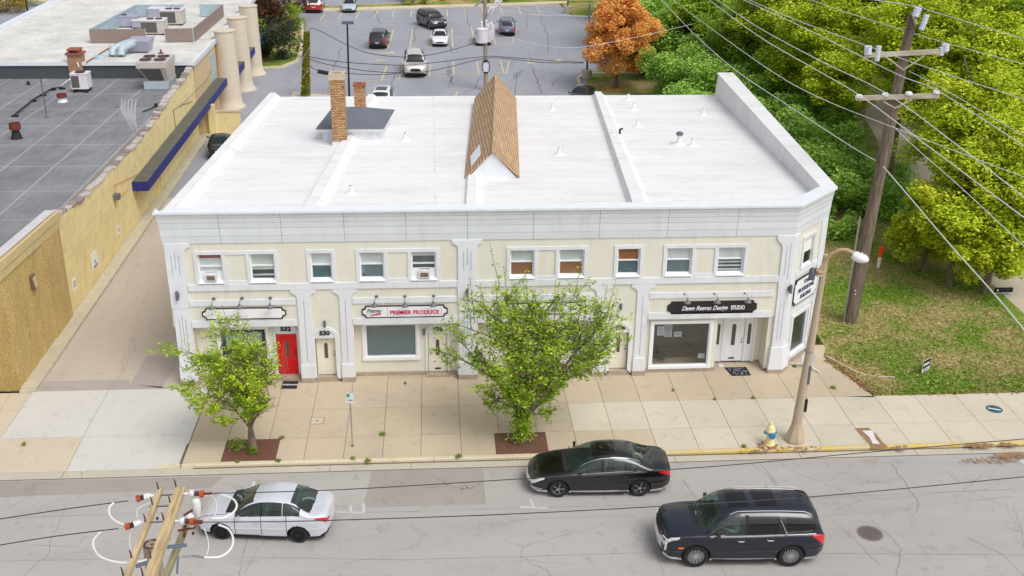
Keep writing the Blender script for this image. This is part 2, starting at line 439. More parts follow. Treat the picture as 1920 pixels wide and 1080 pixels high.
def kerbyellow():
    mt, n, b = newmat('worn_yellow_kerb'); v = ocoord(n)
    f = noise(n, ocoord(n, (1, 6, 6)), 1.6, 6, 0.7)
    n.links.new(mix(n, ramp(n, f, [(0.44, (0, 0, 0)), (0.56, (1, 1, 1))]), lin((214, 184, 92)), lin((206, 192, 156))), b.inputs['Base Color'])
    b.inputs['Roughness'].default_value = 0.85; return mt
m_kyel = kerbyellow()
def grassmat():
    mt, n, b = newmat('patchy_lawn'); v = ocoord(n)
    a = noise(n, v, 0.22, 5, 0.65, 0.3); c = noise(n, v, 5, 4, 0.7); d = noise(n, v, 26, 3, 0.7)
    green = ramp(n, c, [(0.3, lin((84, 118, 34))), (0.52, lin((122, 152, 52))), (0.75, lin((160, 174, 84)))])
    dry = ramp(n, c, [(0.3, lin((150, 134, 86))), (0.5, lin((188, 170, 120))), (0.72, lin((208, 192, 146)))])
    k = ramp(n, math_(n, 'ADD', math_(n, 'MULTIPLY', a, 0.8), math_(n, 'MULTIPLY', c, 0.2)), [(0.44, (0, 0, 0)), (0.56, (1, 1, 1))])
    col = mix(n, k, green, dry); col = mix(n, 0.6, col, ramp(n, d, [(0.3, (.5, .5, .45)), (0.7, (1, 1, 1))]), 'MULTIPLY')
    n.links.new(col, b.inputs['Base Color']); b.inputs['Roughness'].default_value = 1.0; b.inputs['Specular IOR Level'].default_value = 0.1
    bump(n, b, d, 0.6, 0.04); return mt
m_grass = grassmat()
m_trail = pavement('gravel_trail', (196, 184, 166), (130, 116, 100), 0.3, 0.0, 0.6, 0.06, 0.1)

g = MB(); g.face([(-1500, -1500, -0.34), (1500, -1500, -0.34), (1500, 1500, -0.34), (-1500, 1500, -0.34)])
struct('ground', g, m_ground)

# ---- street with joints, patches, painted marks and cracks
KX0_ = -9.4; YG0, YG1 = 36.28, 36.78     # gutter pan front, kerb face
g = MB(); g.box(-140, 140, 4, YG0, -0.4, RZ)
def pline(pix, z=RZ): return [G(u, v, z) for u, v in pix]
def flat(mb, pix, z, mi): mb.face([(p.x, p.y, z) for p in pline(pix, z)], mi)
flat(g, [(680, 951), (910, 945), (903, 877), (698, 880)], RZ + .004, 1)
flat(g, [(-60, 905), (420, 893), (395, 915), (-60, 935)], RZ + .004, 1)
def crack(mb, pix, wd, z, mi, jit=3.0, sub=7, seed=1):
    r_ = random.Random(seed); out = []
    for (a, b) in zip(pix[:-1], pix[1:]):
        for k in range(sub):
            t = k / sub; j = jit if k else 0
            out.append((a[0] + (b[0] - a[0]) * t + r_.uniform(-j, j), a[1] + (b[1] - a[1]) * t + r_.uniform(-j, j) * .6))
    out.append(pix[-1])
    pts = [G(u, v, z) for u, v in out]
    mb.strip(pts, [wd * r_.uniform(.5, 1.2) for _ in pts], z, mi)
CR = [([(0, 972), (150, 966), (380, 958), (640, 962), (1000, 952), (1250, 945), (1920, 916)], .022, .7), ([(0, 1052), (420, 1044), (760, 1050), (1210, 1036), (1920, 1040)], .02, 1.5),
      ([(1428, 872), (1455, 905), (1475, 930)], .03, 2), ([(1672, 868), (1705, 920), (1722, 942), (1718, 962)], .035, 3), ([(1575, 886), (1640, 905), (1690, 898)], .02, 3),
      ([(1776, 884), (1800, 905), (1830, 900)], .025, 2), ([(1630, 970), (1668, 1005), (1690, 1030), (1680, 1080)], .035, 3), ([(1555, 970), (1600, 1010), (1650, 1060)], .02, 2),
      ([(1530, 968), (1640, 962), (1735, 948), (1900, 930)], .02, 2), ([(1900, 950), (1915, 990), (1920, 1030)], .02, 3), ([(1810, 1006), (1880, 1040), (1920, 1080)], .025, 2),
      ([(1280, 898), (1305, 935)], .03, .4), ([(1213, 990), (1232, 1040), (1246, 1080)], .022, .3), ([(1346, 1046), (1362, 1080)], .022, .3),
      ([(1130, 925), (1140, 950)], .025, 2), ([(640, 1060), (780, 1024), (800, 1000)], .02, 3), ([(905, 880), (910, 945)], .02, .5), ([(160, 1004), (145, 1025), (60, 1022)], .02, 2),
      ([(460, 1075), (480, 1030), (510, 1000)], .03, 3), ([(930, 980), (1010, 972), (1190, 966)], .02, 2)]
for i, (px_, wd, jt) in enumerate(CR): crack(g, px_, wd * .5, RZ + .008, 2, jt, 8, i)
for a, b in (((975, 951), (1026, 953)), ((629, 961), (682, 962))):
    A, B = G(*a, RZ), G(*b, RZ); g.strip([A, B], .12, RZ + .008, 3)
for a, b in (((995, 937), (1000, 952)), ((682, 944), (682, 962)), ((658, 948), (658, 961))):
    A, B = G(*a, RZ), G(*b, RZ); g.strip([A, B], .1, RZ + .012, 3)
A = G(1905, 862, RZ); g.face([(A.x, A.y, RZ + .012), (A.x + 2.2, A.y - .1, RZ + .012), (A.x + 2.4, A.y - 1.0, RZ + .012), (A.x + .3, A.y - .9, RZ + .012)], 3)
struct('road', g, [m_road, m_rpatch, plain('crack_dark', (124, 119, 115), .95, var=.25), M['road_paint']])

g = MB(); g.box(-140, 140, YG0, YG1, -0.4, RZ + .012)
for x in (-4.2, -1.1, 4.9, 9.2, 14.2, 18.9, 24, -19, -14.2): g.box(x - .01, x + .01, YG0, YG1, RZ, RZ + .016, 1)
g.box(-140, 140, YG0 - .012, YG0 + .012, RZ, RZ + .016, 1); g.box(KX0_, 140, YG1 - .07, YG1 - .003, RZ, RZ + .02, 1)
struct('gutter', g, [m_gutter, m_seam])

# kerb: plain on the left, worn yellow from the black car on
KX0, KX1 = -9.85, 7.3
def kerb_piece(mb, x0, x1, mi):
    prof = [(YG1, RZ - .1), (YG1 + .20, RZ - .1), (YG1 + .20, 0), (YG1 + .05, 0), (YG1 + .015, -.03)]
    i = len(mb.v)
    for x in (x0, x1): mb.v += [(x, y, z) for y, z in prof]
    k = len(prof)
    for a in range(k):
        b = (a + 1) % k; mb.f.append((i + a, i + b, i + k + b, i + k + a)); mb.m.append(mi)
    mb.f.append(tuple(i + a for a in reversed(range(k)))); mb.m.append(mi)
    mb.f.append(tuple(i + k + a for a in range(k))); mb.m.append(mi)
g = MB(); x = KX0 + .5
while x < KX1 - .1: x2 = min(x + 3.05, KX1); kerb_piece(g, x, x2 - .012, 0); x = x2
x = KX1
while x < 62: kerb_piece(g, x, x + 3.05 - .012, 1); x += 3.05
# the kerb dips to the driveway
g.hexa([(KX0 - .9, YG1, RZ - .1), (KX0 + .49, YG1, RZ - .1), (KX0 + .49, YG1 + .2, RZ - .1), (KX0 - .9, YG1 + .2, RZ - .1),
        (KX0 - .9, YG1, RZ + .02), (KX0 + .49, YG1 + .03, -.005), (KX0 + .49, YG1 + .2, 0), (KX0 - .9, YG1 + .2, RZ + .05)], 0)
struct('kerb', g, [m_kerb, m_kyel])

# ---- pavement slabs
YK = YG1 + .205
JX = [-9.85, -8.4, -6.75, -5.24, -3.72, -2.21, -0.72, 0.86, 2.42, 3.95, 5.46, 7.02, 8.62, 10.28, 11.9, 13.6, 15.25, 17.05, 18.85, 20.6, 22.42, 24.25, 26.1, 27.9, 29.7, 31.5, 33.3]
JY = [YK, 38.6, 40.93, 43.55, 45.0]
g = MB(); g.box(-9.95, 60, YK, 40.9, -.3, -.02, 2); g.box(-9.95, 15.4, 40.9, 46, -.3, -.02, 2); g.box(15.4, 18.6, 40.9, 46, -.3, -.015, 0)
def slab(mb, x0, x1, y0, y1, mi, z=0.0):
    q = .009; mb.box(x0 + q, x1 - q, y0 + q, y1 - q, -.15, z, mi)
holes_ = [(-8.42, -6.32, 37.0, 38.85), (2.22, 4.28, 37.0, 38.8)]       # tree pits
for i in range(len(JX) - 1):
    for j in range(4):
        x0, x1, y0, y1 = JX[i], JX[i + 1], JY[j], JY[j + 1]
        if j == 2 and x0 > 17 or j == 3 and x0 > 13.7: continue
        light = (j == 0 and x0 > 8.5) or (j == 1 and x0 > 5.4)
        if j == 0 and any(x0 < b_ - .05 and x1 > a_ + .05 for a_, b_, _, _ in holes_): continue
        slab(g, x0, x1, y0, y1, 1 if light else 0)
for (a, b, c, d) in holes_:
    L = min(x for x in JX if x >= b - .05); x0 = max(x for x in JX if x <= a + .1)
    (a - x0 > .05) and slab(g, x0, a, YK, JY[1], 0); slab(g, b, L, YK, JY[1], 0); slab(g, a, b, YK, c, 0)
    if d < JY[1]: slab(g, a, b, d, JY[1], 0)
for x in (33.3, 35.2, 37.1, 39): slab(g, x, x + 1.9, YK, 38.6, 1); slab(g, x, x + 1.9, 38.6, 40.9, 1)
# apron beside the angled corner
for poly in ([(15.26, 43.56), (17.0, 43.56), (17.9, 44.9), (17.4, 45.6), (15.27, 45)], [(17.06, 40.95), (18.84, 40.8), (18.42, 42.5), (17.95, 43.55), (17.06, 43.54)]):
    g.prism(poly, -.1, 0, 0)
struct('pavement', g, [m_walk, m_walk_light, m_seam])
# weeds and dead leaves in joints come later

# ---- driveway apron
g = MB(); g.box(-17.4, -9.9, YG1 - .002, 43.0, -.4, -.16, 2)
zz = lambda x, y: RZ + .014 + (0.0 - RZ) * min(1, max(0, (y - YG1) / 2.2)) + .004
def dslab(x0, x1, y0, y1, mi):
    q = .009; g.prism([(x0 + q, y0 + q), (x1 - q, y0 + q), (x1 - q, y1 - q), (x0 + q, y1 - q)], -.3, zz, mi)
dslab(-17.35, -14.15, 39.1, 43.0, 0); dslab(-14.15, -9.87, 39.1, 43.0, 0)
dslab(-17.35, -14.15, YG1, 39.1, 1); dslab(-14.15, -9.87, YG1, 39.1, 0)
g.box(-9.88, -9.86, YG1, 43, -.2, .002, 2)
struct('driveway', g, [m_drive, m_tan, m_seam])
g = MB(); 
for (x0, x1, y0, y1) in ((-18.3, -17.36, 36.8, 39.0), (-18.3, -17.36, 39.0, 41.4), (-19.8, -18.3, 36.8, 39.0), (-21.5, -19.8, 36.8, 39.0), (-19.8, -18.3, 39.0, 41.6), (-21.5, -19.8, 39, 41.6), (-18.2, -17.36, 41.4, 42.9), (-23, -18.2, 41.6, 42.95)):
    slab(g, x0, x1, y0, y1, 0)
g.box(-60, -17.36, 36.79, 43, -.3, -.03, 0)
struct('side_pavement', g, [m_tan])

# ---- alley with patches
g = MB(); g.box(-17.2, -8.0, 43.0, 69, -.4, -.004, 0)
g.face([(-17.15, 43.02, 0), (-11.6, 43.02, 0), (-11.6, 43.15, 0), (-13.45, 43.5, 0), (-13.5, 43.95, 0), (-17.15, 43.95, 0)], 1)
g.face([(-13.4, 43.52, .0), (-11.95, 43.1, .0), (-11.75, 45.4, .0), (-11.75, 46.25, .0), (-13.3, 46.2, .0)], 1)
for i, px_ in enumerate([[(282, 540), (250, 620), (225, 700)], [(320, 610), (290, 660)], [(262, 480), (230, 560)], [(260, 640), (225, 705), (205, 730)]]): crack(g, px_, .014, .006, 2, 4, 9, 40 + i)
struct('alley', g, [m_alley, m_patch, plain('alley_crack', (150, 138, 126), .95)])
g = MB(); y = 43.1
while y < 88: g.prism([(-17.85, y), (-17.18, y), (-17.18, y + 3.5), (-17.85, y + 3.5)], -.2, .16); y += 3.52
g.prism([(-17.85, 42.85), (-17.18, 42.95), (-17.18, 43.1), (-17.85, 43.1)], -.2, .12)
struct('alley_kerb', g, M['concrete'])

# ---- car park with its painted marks
m_lotw = m_lot
g = MB(); g.box(-26, 60, 68.8, 147.3, -.4, -.01, 0)
g.face([(-12.5, 98.5, -.004), (-8.7, 97.2, -.004), (-8.7, 92, -.004), (-12.5, 92, -.004)], 2)
def pl(a, b, wd=.14, mi=1): g.strip([G(*a), G(*b)], wd, .0, mi)
for a, b in (((715, 152), (725, 124)), ((747, 150), (757, 124)), ((805, 143), (807, 120)), ((851, 141), (850, 116)), ((898, 139), (894, 116)), ((758, 146), (762, 130)),
             ((687, 92), (697, 68)), ((728, 90), (738, 55)), ((768, 90), (774, 54)), ((808, 89), (811, 52)), ((849, 88), (847, 52)), ((890, 86), (884, 51)), ((930, 85), (921, 50)),
             ((701, 34), (708, 20)), ((735, 32), (740, 19)), ((770, 32), (772, 18)), ((839, 31), (838, 17)), ((874, 31), (871, 16)), ((908, 29), (904, 15)), ((943, 27), (937, 14)), ((977, 26), (971, 12)),
             ((1013, 25), (1004, 10)), ((634, 37), (641, 24)), ((667, 35), (674, 22)), ((600, 38), (609, 26)),
             ((938, 113), (945, 138)), ((954, 115), (950, 138)), ((938, 113), (954, 115)), ((555, 28), (572, 41)), ((854, 180), (858, 172)), ((690, 164), (706, 163))):
    pl(a, b)
for a, b in (((668, 154), (760, 146)), ((760, 146), (940, 138)), ((655, 70), (780, 74)), ((780, 72), (920, 68)), ((930, 85), (960, 80)), ((960, 80), (968, 52)), ((688, 99), (720, 98)), ((685, 115), (720, 112)), ((708, 48), (740, 46)), ((705, 41), (740, 40))):
    pl(a, b, .12)
for k in range(5):
    t = k / 5; A, B = (924 + 6 * t, 62 + 18 * t), (965 - 6 * t * .2, 60 + 20 * t); pl(A, B, .1)
for k in range(5): pl((560 + 10 * k, 29 + 2 * k), (606 - 3 * k, 26 + 3 * k), .12, 3)
for (u, v, dx) in ((722, 113, 1), (722, 99, -1)):
    c = G(u, v); g.face([(c.x - .9 * dx, c.y - .5, .0), (c.x + .5 * dx, c.y, .0), (c.x - .9 * dx, c.y + .5, .0)][::dx], 1)
for (u, v, s_) in ((995, 117, -1), (1048, 114, 1)):
    c = G(u, v); g.face([(c.x - .55, c.y, .0), (c.x + .55, c.y, .0), (c.x, c.y + .9 * s_, .0)][::s_], 1); g.strip([c, c + Vector((0, -.8 * s_, 0))], .25, .0, 1)
for i, px_ in enumerate([[(850, 160), (840, 130), (845, 150)], [(835, 110), (850, 140), (840, 165)], [(990, 100), (1000, 130), (1015, 175)], [(1015, 30), (1030, 80), (1025, 100)], [(990, 24), (985, 60)], [(640, 90), (625, 130), (615, 170)],
                         [(735, 180), (738, 140)], [(830, 60), (850, 100)], [(900, 140), (895, 160), (870, 175)], [(1040, 150), (1036, 162)], [(1000, 130), (1070, 145)], [(870, 20), (880, 50)], [(700, 20), (715, 45)], [(780, 50), (775, 80)]]):
    crack(g, px_, .06, .002, 3, 3.5, 9, 80 + i)
struct('car_park', g, [m_lotw, M['lot_paint'], m_tan, plain('crack_black', (88, 88, 92), .9, var=.2)])

# lawn strips beyond, far road, far car park on the left
fy = 147.3
g = MB(); g.prism([(-16.8, 141.2), (18, 148.2), (18, 149.6), (-17.5, 142.8)], -.2, .16, 1); g.prism([(-17.5, 142.8), (18, 149.6), (60, 156), (60, 166), (-17.5, 144.2)], -.1, .14, 0)
g.prism([(16.9, 148), (17.5, 138.5), (22, 138), (60, 138), (60, 152)], -.1, .15, 0)
struct('far_lawn', g, [m_grass, m_kerb])
g = MB(); g.box(-80, -15.9, 118, 220, -.4, -.008, 0); g.prism([(-18, 144.3), (5, 149.5), (60, 170), (60, 260), (-60, 260)], -.3, .0, 0)
for k in range(9):
    A = G(-10 + 35 * k - 40, 92 - 1.5 * k + 6, 0)
for k in range(7): g.strip([G(6 + 29 * k - 8, 74 - k), G(36 + 29 * k - 8, 57 - k * .6)], .14, .0, 1)
for k in range(6): g.strip([G(40 + 30 * k, 22 - k), G(75 + 30 * k, 10 - k * .6)], .14, .0, 1)
struct('far_car_park', g, [m_lot, M['road_paint']])
g = MB(); a, b, c, d = G(-20, 58), G(150, 48), G(150, 41), G(-20, 48)
g.prism([(a.x, a.y), (b.x, b.y), (c.x, c.y), (d.x, d.y)], -.1, .15, 0)
a, b, c, d = G(-20, 59.5), G(150, 50), G(150, 48.3), G(-20, 57.7)
g.prism([(a.x, a.y), (b.x, b.y), (c.x, c.y), (d.x, d.y)], -.1, .17, 1)
struct('far_grass_strip', g, [plain('bright_lawn', (112, 158, 40), 1, var=.2, scale=1), m_kerb])

# ---- lawn to the right, with wooded slope floor and trail
g = MB()
lawn = [(18.9, 40.93), (40, 40.93), (120, 40.93), (120, 220), (20, 138), (18, 110), (14.5, 104.5), (14.3, 99.5), (15.5, 97), (19.3, 96), (19.3, 69), (18.3, 45.6), (17.95, 44.9), (17.9, 44.4), (18.1, 43.5), (18.45, 42.5)]
g.prism(lawn, -.3, .0, 0)
struct('lawn', g, m_grass)
g = MB(); tp = [(39.5, 100), (38.0, 90), (36.6, 83), (34.4, 75.5), (33.6, 70), (32.9, 64), (31.9, 58), (31.2, 53), (31.0, 47), (31.6, 41.5)]
wd = [3.4, 3.4, 3.4, 3.2, 2.8, 2.4, 2.4, 2.6, 2.8, 3.0]
g.strip([(p[0], p[1]) for p in tp][::-1], wd[::-1], .008)
struct('trail', g, m_trail)
g = MB(); pts = [G(u, v, .0) for u, v in ((1100, 172), (1086, 158), (1084, 148), (1093, 141), (1105, 139), (1200, 139))]
g.strip(pts, .3, .12); g.strip(pts, .05, .1)
for (a, b) in zip(pts[:-1], pts[1:]):
    t = (b - a).normalized(); nn = Vector((-t.y, t.x, 0)) * .15
    g.hexa([(*(a + nn).xy, -.05), (*(a - nn).xy, -.05), (*(b - nn).xy, -.05), (*(b + nn).xy, -.05), (*(a + nn).xy, .13), (*(a - nn).xy, .13), (*(b - nn).xy, .13), (*(b + nn).xy, .13)])
struct('car_park_kerb', g, m_kerb)
g = MB(); pts = [(p[0], p[1]) for p in ((18.0, 44.75), (18.5, 43.75), (18.95, 42.95), (19.6, 42.6), (20.4, 42.5))]

for (a, b) in zip(pts[:-1], pts[1:]):
    a = Vector((*a, 0)); b = Vector((*b, 0)); t = (b - a).normalized(); nn = Vector((-t.y, t.x, 0)) * .05
    g.hexa([(*(a + nn).xy, -.05), (*(a - nn).xy, -.05), (*(b - nn).xy, -.05), (*(b + nn).xy, -.05), (*(a + nn).xy, .055), (*(a - nn).xy, .055), (*(b - nn).xy, .055), (*(b + nn).xy, .055)])
struct('lawn_edging', g, M['concrete'])
# planted island by the towers
g = MB(); isl = [(-17.5, 108), (-14.6, 108.6), (-13.4, 111.5), (-13.6, 117), (-14.2, 125), (-15.6, 136), (-17, 141), (-30, 141), (-30, 116), (-17.9, 115.6)]
g.prism(isl, -.1, .12, 1); cx_, cy_ = -18, 122
g.prism([(cx_ + (x - cx_) * .93, cy_ + (y - cy_) * .96) for x, y in isl], .0, .16, 0)
struct('planting_bed', g, [m_grass, m_kerb])

# ================================================================== MAIN BUILDING
YF = 43.40
bld = thing('shop_building', 'two storey cream and white corner building with flat white roof and four shopfronts', 'building', (2, YF, 0))
FP = [(-11.2, 43.4), (15.35, 43.4), (17.55, 45.65), (18.85, 68.7), (-9.75, 68.7)]     # footprint
def offs(poly, d, closed=False):
    out = []; n = len(poly)
    for i in range(n):
        if closed: a, b, c = poly[i - 1], poly[i], poly[(i + 1) % n]
        else:
            b = poly[i]; a = poly[i - 1] if i else None; c = poly[i + 1] if i < n - 1 else None
        def nrm(p, q):
            t = Vector((q[0] - p[0], q[1] - p[1])).normalized(); return Vector((t.y, -t.x))
        if a is None: nn = nrm(b, c); out.append((b[0] + nn.x * d, b[1] + nn.y * d)); continue
        if c is None: nn = nrm(a, b); out.append((b[0] + nn.x * d, b[1] + nn.y * d)); continue
        n1, n2 = nrm(a, b), nrm(b, c); s_ = n1 + n2; s_ = s_ / s_.dot(n1)
        out.append((b[0] + s_.x * d, b[1] + s_.y * d))
    return out
# side and back walls (cream, plain), solid up to under the roof
g = MB()
zr = lambda x, y: 7.42 - (y - 43.4) * 0.0345       # roof fall to the back
def seg_wall(a, b, z0, z1, th, mi=0):
    t = Vector((b[0] - a[0], b[1] - a[1])).normalized(); nn = Vector((-t.y, t.x)) * th
    g.hexa([(a[0], a[1], z0), (b[0], b[1], z0), (b[0] + nn.x, b[1] + nn.y, z0), (a[0] + nn.x, a[1] + nn.y, z0), (a[0], a[1], z1), (b[0], b[1], z1), (b[0] + nn.x, b[1] + nn.y, z1), (a[0] + nn.x, a[1] + nn.y, z1)], mi)
seg_wall(FP[2], FP[3], 0, 6.5, .3); seg_wall(FP[3], FP[4], 0, 6.0, .3); seg_wall((FP[4][0], FP[4][1]), (FP[0][0] , FP[0][1] + .35), 0, 6.5, .3)
g.build('side_wall', M['cream'], bld)

# upper storey front wall, cut for the windows
def cut_wall(mb, x0, x1, z0, z1, y, th, holes, mi=0):
    xs = sorted({x0, x1, *[h[0] for h in holes], *[h[1] for h in holes]})
    for a, b in zip(xs[:-1], xs[1:]):
        c = (a + b) / 2; hs_ = sorted([h for h in holes if h[0] < c < h[1]], key=lambda h: h[2]); z = z0
        for h in hs_:
            if h[2] > z: mb.box(a, b, y, y + th, z, h[2], mi)
            z = h[3]
        if z < z1: mb.box(a, b, y, y + th, z, z1, mi)
UW = [(370.6, 417.5), (468.5, 515.5), (582, 622.7), (674, 720.4), (770.8, 818), (955.8, 1001.7), (1047.3, 1095), (1156.7, 1199.4), (1248.3, 1296.3), (1344, 1394)]
ZT, ZB = 6.05, 4.76
WIN = []
for a, b in UW:
    xa = (W(a, 500, YF)).x; xb = (W(b, 500, YF)).x; WIN.append((round(xa, 3), round(xb, 3)))
g = MB(); cut_wall(g, FP[0][0], FP[1][0] - .25, 4.36, 6.62, YF, .3, [(a, b, ZB, ZT) for a, b in WIN])
g.box(FP[0][0], FP[1][0] - .25, YF, YF + .3, 2.74, 4.36)      # sign band wall (over the recessed shopfronts)
g.build('front_wall', M['cream'], bld)

def P_(n0, n1, out): return out
white = MB()
# string courses
for x0, x1 in ((-10.4, 0.9), (1.72, 14.9)):
    white.box(x0, x1, YF - .06, YF - .002, 4.42, 4.70)
for x0, x1 in ((-10.42, -5.98), (-3.6, 0.88), (1.76, 6.8), (9.22, 14.72)):
    white.box(x0, x1, YF - .05, YF - .002, 3.72, 3.98); white.box(x0, x1, YF - .05, YF - .002, 2.72, 3.02)
# surrounds of the upper windows
def surround(x0, x1, wins):
    t = .14
    white.box(x0 - t, x1 + t, YF - .045, YF - .002, ZT, ZT + .15)
    white.box(x0 - t, x0, YF - .045, YF - .002, 4.702, ZT); white.box(x1, x1 + t, YF - .045, YF - .002, 4.702, ZT)
    for (a, b), (c, d) in zip(wins[:-1], wins[1:]):
        white.box(b, b + t, YF - .045, YF - .002, 4.702, ZT); white.box(c - t, c, YF - .045, YF - .002, 4.702, ZT)
        white.box(b + t, c - t, YF - .035, YF - .002, ZT - .02, ZT); white.box(b + t, c - t, YF - .035, YF - .002, 4.702, 4.86)
for ws in ((0, 1), (2,), (3, 4), (5, 6), (7,), (8, 9)):
    wl = [WIN[i] for i in ws]; surround(wl[0][0], wl[-1][1], wl)
white.build('trim_band', M['white_trim'], bld)

# pilasters: fluted, with rounded brackets at the top of each storey
def pilaster(x0, x1, z0, z1, proj, bracket=.3, flutes=3, base=True, left=True, right=True, zf=None):
    mb = MB(); poly = [(x0, z0), (x1, z0)]
    n = 7
    if right:
        poly += [(x1, z1 - bracket - .15)] + [(x1 + bracket * (1 - math.cos(a)), z1 - .15 - bracket + bracket * math.sin(a)) for a in [R(90) * i / n for i in range(1, n + 1)]] + [(x1 + bracket, z1)]
    else: poly += [(x1, z1)]
    if left:
        poly += [(x0 - bracket, z1), ] + [(x0 - bracket * (1 - math.cos(a)), z1 - .15 - bracket + bracket * math.sin(a)) for a in [R(90) * i / n for i in range(n, 0, -1)]] + [(x0, z1 - bracket - .15)]
    else: poly += [(x0, z1)]
    mb.xprism(poly, YF - proj, YF - .0015, 0)
    if flutes:
        w_ = x1 - x0
        for k in range(flutes):
            xx = x0 + w_ * (.3 + .2 * k) if flutes == 3 else x0 + w_ * .5
            top = z1 - (.35 if k == 1 else .5); bot = z0 + (zf if zf is not None else (z1 - z0) * .25) + (.25 if k == 1 and flutes == 3 else 0)
            mb.box(xx - .012, xx + .012, YF - proj - .003, YF - proj + .01, bot, top, 1)
    if base:
        mb.box(x0 - .03, x1 + .03, YF - proj - .04, YF - .0015, .22, .85, 0); mb.box(x0 - .05, x1 + .05, YF - proj - .07, YF - .0015, 0, .22, 2)
    return mb.build('pilaster', [M['white_trim'], M['flute'], M['plinth']], bld)
pilaster(-11.19, -10.42, 4.72, 6.56, .075, .28, 3, False, left=False, zf=.45)
pilaster(-11.17, -10.44, 3.66, 4.716, .085, .0, 0, False, left=False, right=False)
pilaster(-11.12, -10.46, 0, 3.655, .07, .0, 3, True, left=False, right=False, zf=1.6)
pilaster(.92, 1.70, 4.72, 6.56, .075, .24, 3, False, zf=.45); pilaster(.9, 1.72, 3.66, 4.716, .085, 0, 0, False, left=False, right=False)
pilaster(.94, 1.68, 0, 3.655, .07, 0, 3, True, left=False, right=False, zf=1.6)
for a, b in ((-5.92, -5.38), (-4.15, -3.66), (6.88, 7.34), (8.68, 9.18)):
    pilaster(a, b, 0, 4.41, .065, .26, 1, True, zf=1.0)

# recessed shopfronts -------------------------------------------------
YS = YF + .45
def wallpiece(name, fn, mat): mb = MB(); fn(mb); return mb.build(name, mat, bld)
def bay(x0, x1, win, doorx, door_z=(.06, 2.12), y=YS, zt=2.74, win2=None):
    g = MB(); hl = [win] + ([win2] if win2 else []) + ([(doorx[0], doorx[1], door_z[0], door_z[1])] if doorx else [])
    cut_wall(g, x0 - .3, x1 + .3, .18, zt + .3, y, .2, hl)
    # returns and soffit
    g.box(x0 - .3, x0, YF + .002, y - .001, .18, zt - .003); g.box(x1, x1 + .3, YF + .002, y - .001, .18, zt - .003)
    g.build('shopfront_wall', M['cream'], bld)
    g = MB()
    a0 = x0
    for a, b in ([(x0, doorx[0]), (doorx[1], x1)] if doorx else [(x0, x1)]): g = MB(); g.box(a, b, y - .06, y - .001, 0, .18); g.build('plinth', M['plinth'], bld)
def shop_window(x0, x1, z0, z1, y, mat_in=None, fw=.12):
    o = MB(); o.box(x0 - fw, x1 + fw, y - .07, y - .002, z1, z1 + fw); o.box(x0 - fw, x1 + fw, y - .09, y - .002, z0 - fw, z0)
    o.box(x0 - fw, x0, y - .07, y - .002, z0, z1); o.box(x1, x1 + fw, y - .07, y - .002, z0, z1)
    o.box(x0, x0 + .05, y - .02, y + .08, z0, z1); o.box(x1 - .05, x1, y - .02, y + .08, z0, z1); o.box(x0 + .05, x1 - .05, y - .02, y + .08, z0, z0 + .05); o.box(x0 + .05, x1 - .05, y - .02, y + .08, z1 - .05, z1)
    f = o.build('shop_window', M['white_frame'], bld)
    p = MB(); p.box(x0 + .05, x1 - .05, y + .03, y + .04, z0 + .05, z1 - .05); p.build('pane', M['glass'], f)
    if mat_in:
        p = MB(); p.box(x0 + .05, x1 - .05, y + .06, y + .075, z0 + .05, z1 - .05); p.build('window_blind', mat_in, f)
    else:
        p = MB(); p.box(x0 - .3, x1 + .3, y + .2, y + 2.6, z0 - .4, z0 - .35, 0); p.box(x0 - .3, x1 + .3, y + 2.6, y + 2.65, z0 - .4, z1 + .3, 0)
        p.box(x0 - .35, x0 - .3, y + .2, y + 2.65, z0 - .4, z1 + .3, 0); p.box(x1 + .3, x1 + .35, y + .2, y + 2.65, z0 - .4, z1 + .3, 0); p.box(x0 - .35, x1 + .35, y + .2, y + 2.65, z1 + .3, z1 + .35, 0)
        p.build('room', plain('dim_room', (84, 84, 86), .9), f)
    return f
def door(x0, x1, z0, z1, y, mat, style='oval', knob='r'):
    w_ = x1 - x0; c = (x0 + x1) / 2
    o = MB(); o.box(x0 + .02, x1 - .02, y + .05, y + .10, z0 + .02, z1 - .02)
    o.box(x0 + .03, x0 + .06, y + .045, y + .05, z0 + .3, z0 + .4, 0)
    # raised mouldings: two lower panels and an arch over the light
    for a, b in ((x0 + .12, c - .06), (c + .06, x1 - .12)):
        o.box(a, b, y + .038, y + .049, z0 + .18, z0 + .62)
        o.box(a + .04, b - .04, y + .030, y + .038, z0 + .22, z0 + .58)
    arch = [(c + math.cos(a) * w_ * .27, y + .044, z1 - .36 + math.sin(a) * w_ * .24) for a in [R(t) for t in range(0, 181, 20)]]
    o.tube(arch, .016, 5)
    d = o.build('door', mat, bld, smooth=False)
    lt = MB(); r_ = w_ * .085
    lt.xprism([(c - r_, z0 + .82), (c + r_, z0 + .82), (c + r_, z1 - .38)] + [(c + r_ * math.cos(a), z1 - .38 + r_ * math.sin(a)) for a in [R(t) for t in range(20, 180, 20)]] + [(c - r_, z1 - .38)], y + .033, y + .049)
    lt.build('door_light', plain('brown_lattice_glass', (92, 80, 70), .3, var=.3, scale=30), d)
    h = MB(); kx = x1 - .1 if knob == 'r' else x0 + .1
    h.lathe([(.028, -.05), (.034, -.02), (.02, 0)], (kx, y + .05, z0 + .98), 10, axis='y'); h.lathe([(.024, -.03), (.024, 0)], (kx, y + .05, z0 + 1.12), 10, axis='y')
    h.build('door_handle', M['black'], d)
    if style == 'slot':
        h = MB(); h.box(c - .13, c + .13, y + .03, y + .047, z0 + .13, z0 + .2); h.build('letter_slot', M['interior'], d)
    return d
def number(txt, x, z, y, size=.27):
    add_text('house_number', txt, size, Vector((x, y, z)), FRONT, M['ink'], bld, extrude=.012, bold=.012, sx=1.12)
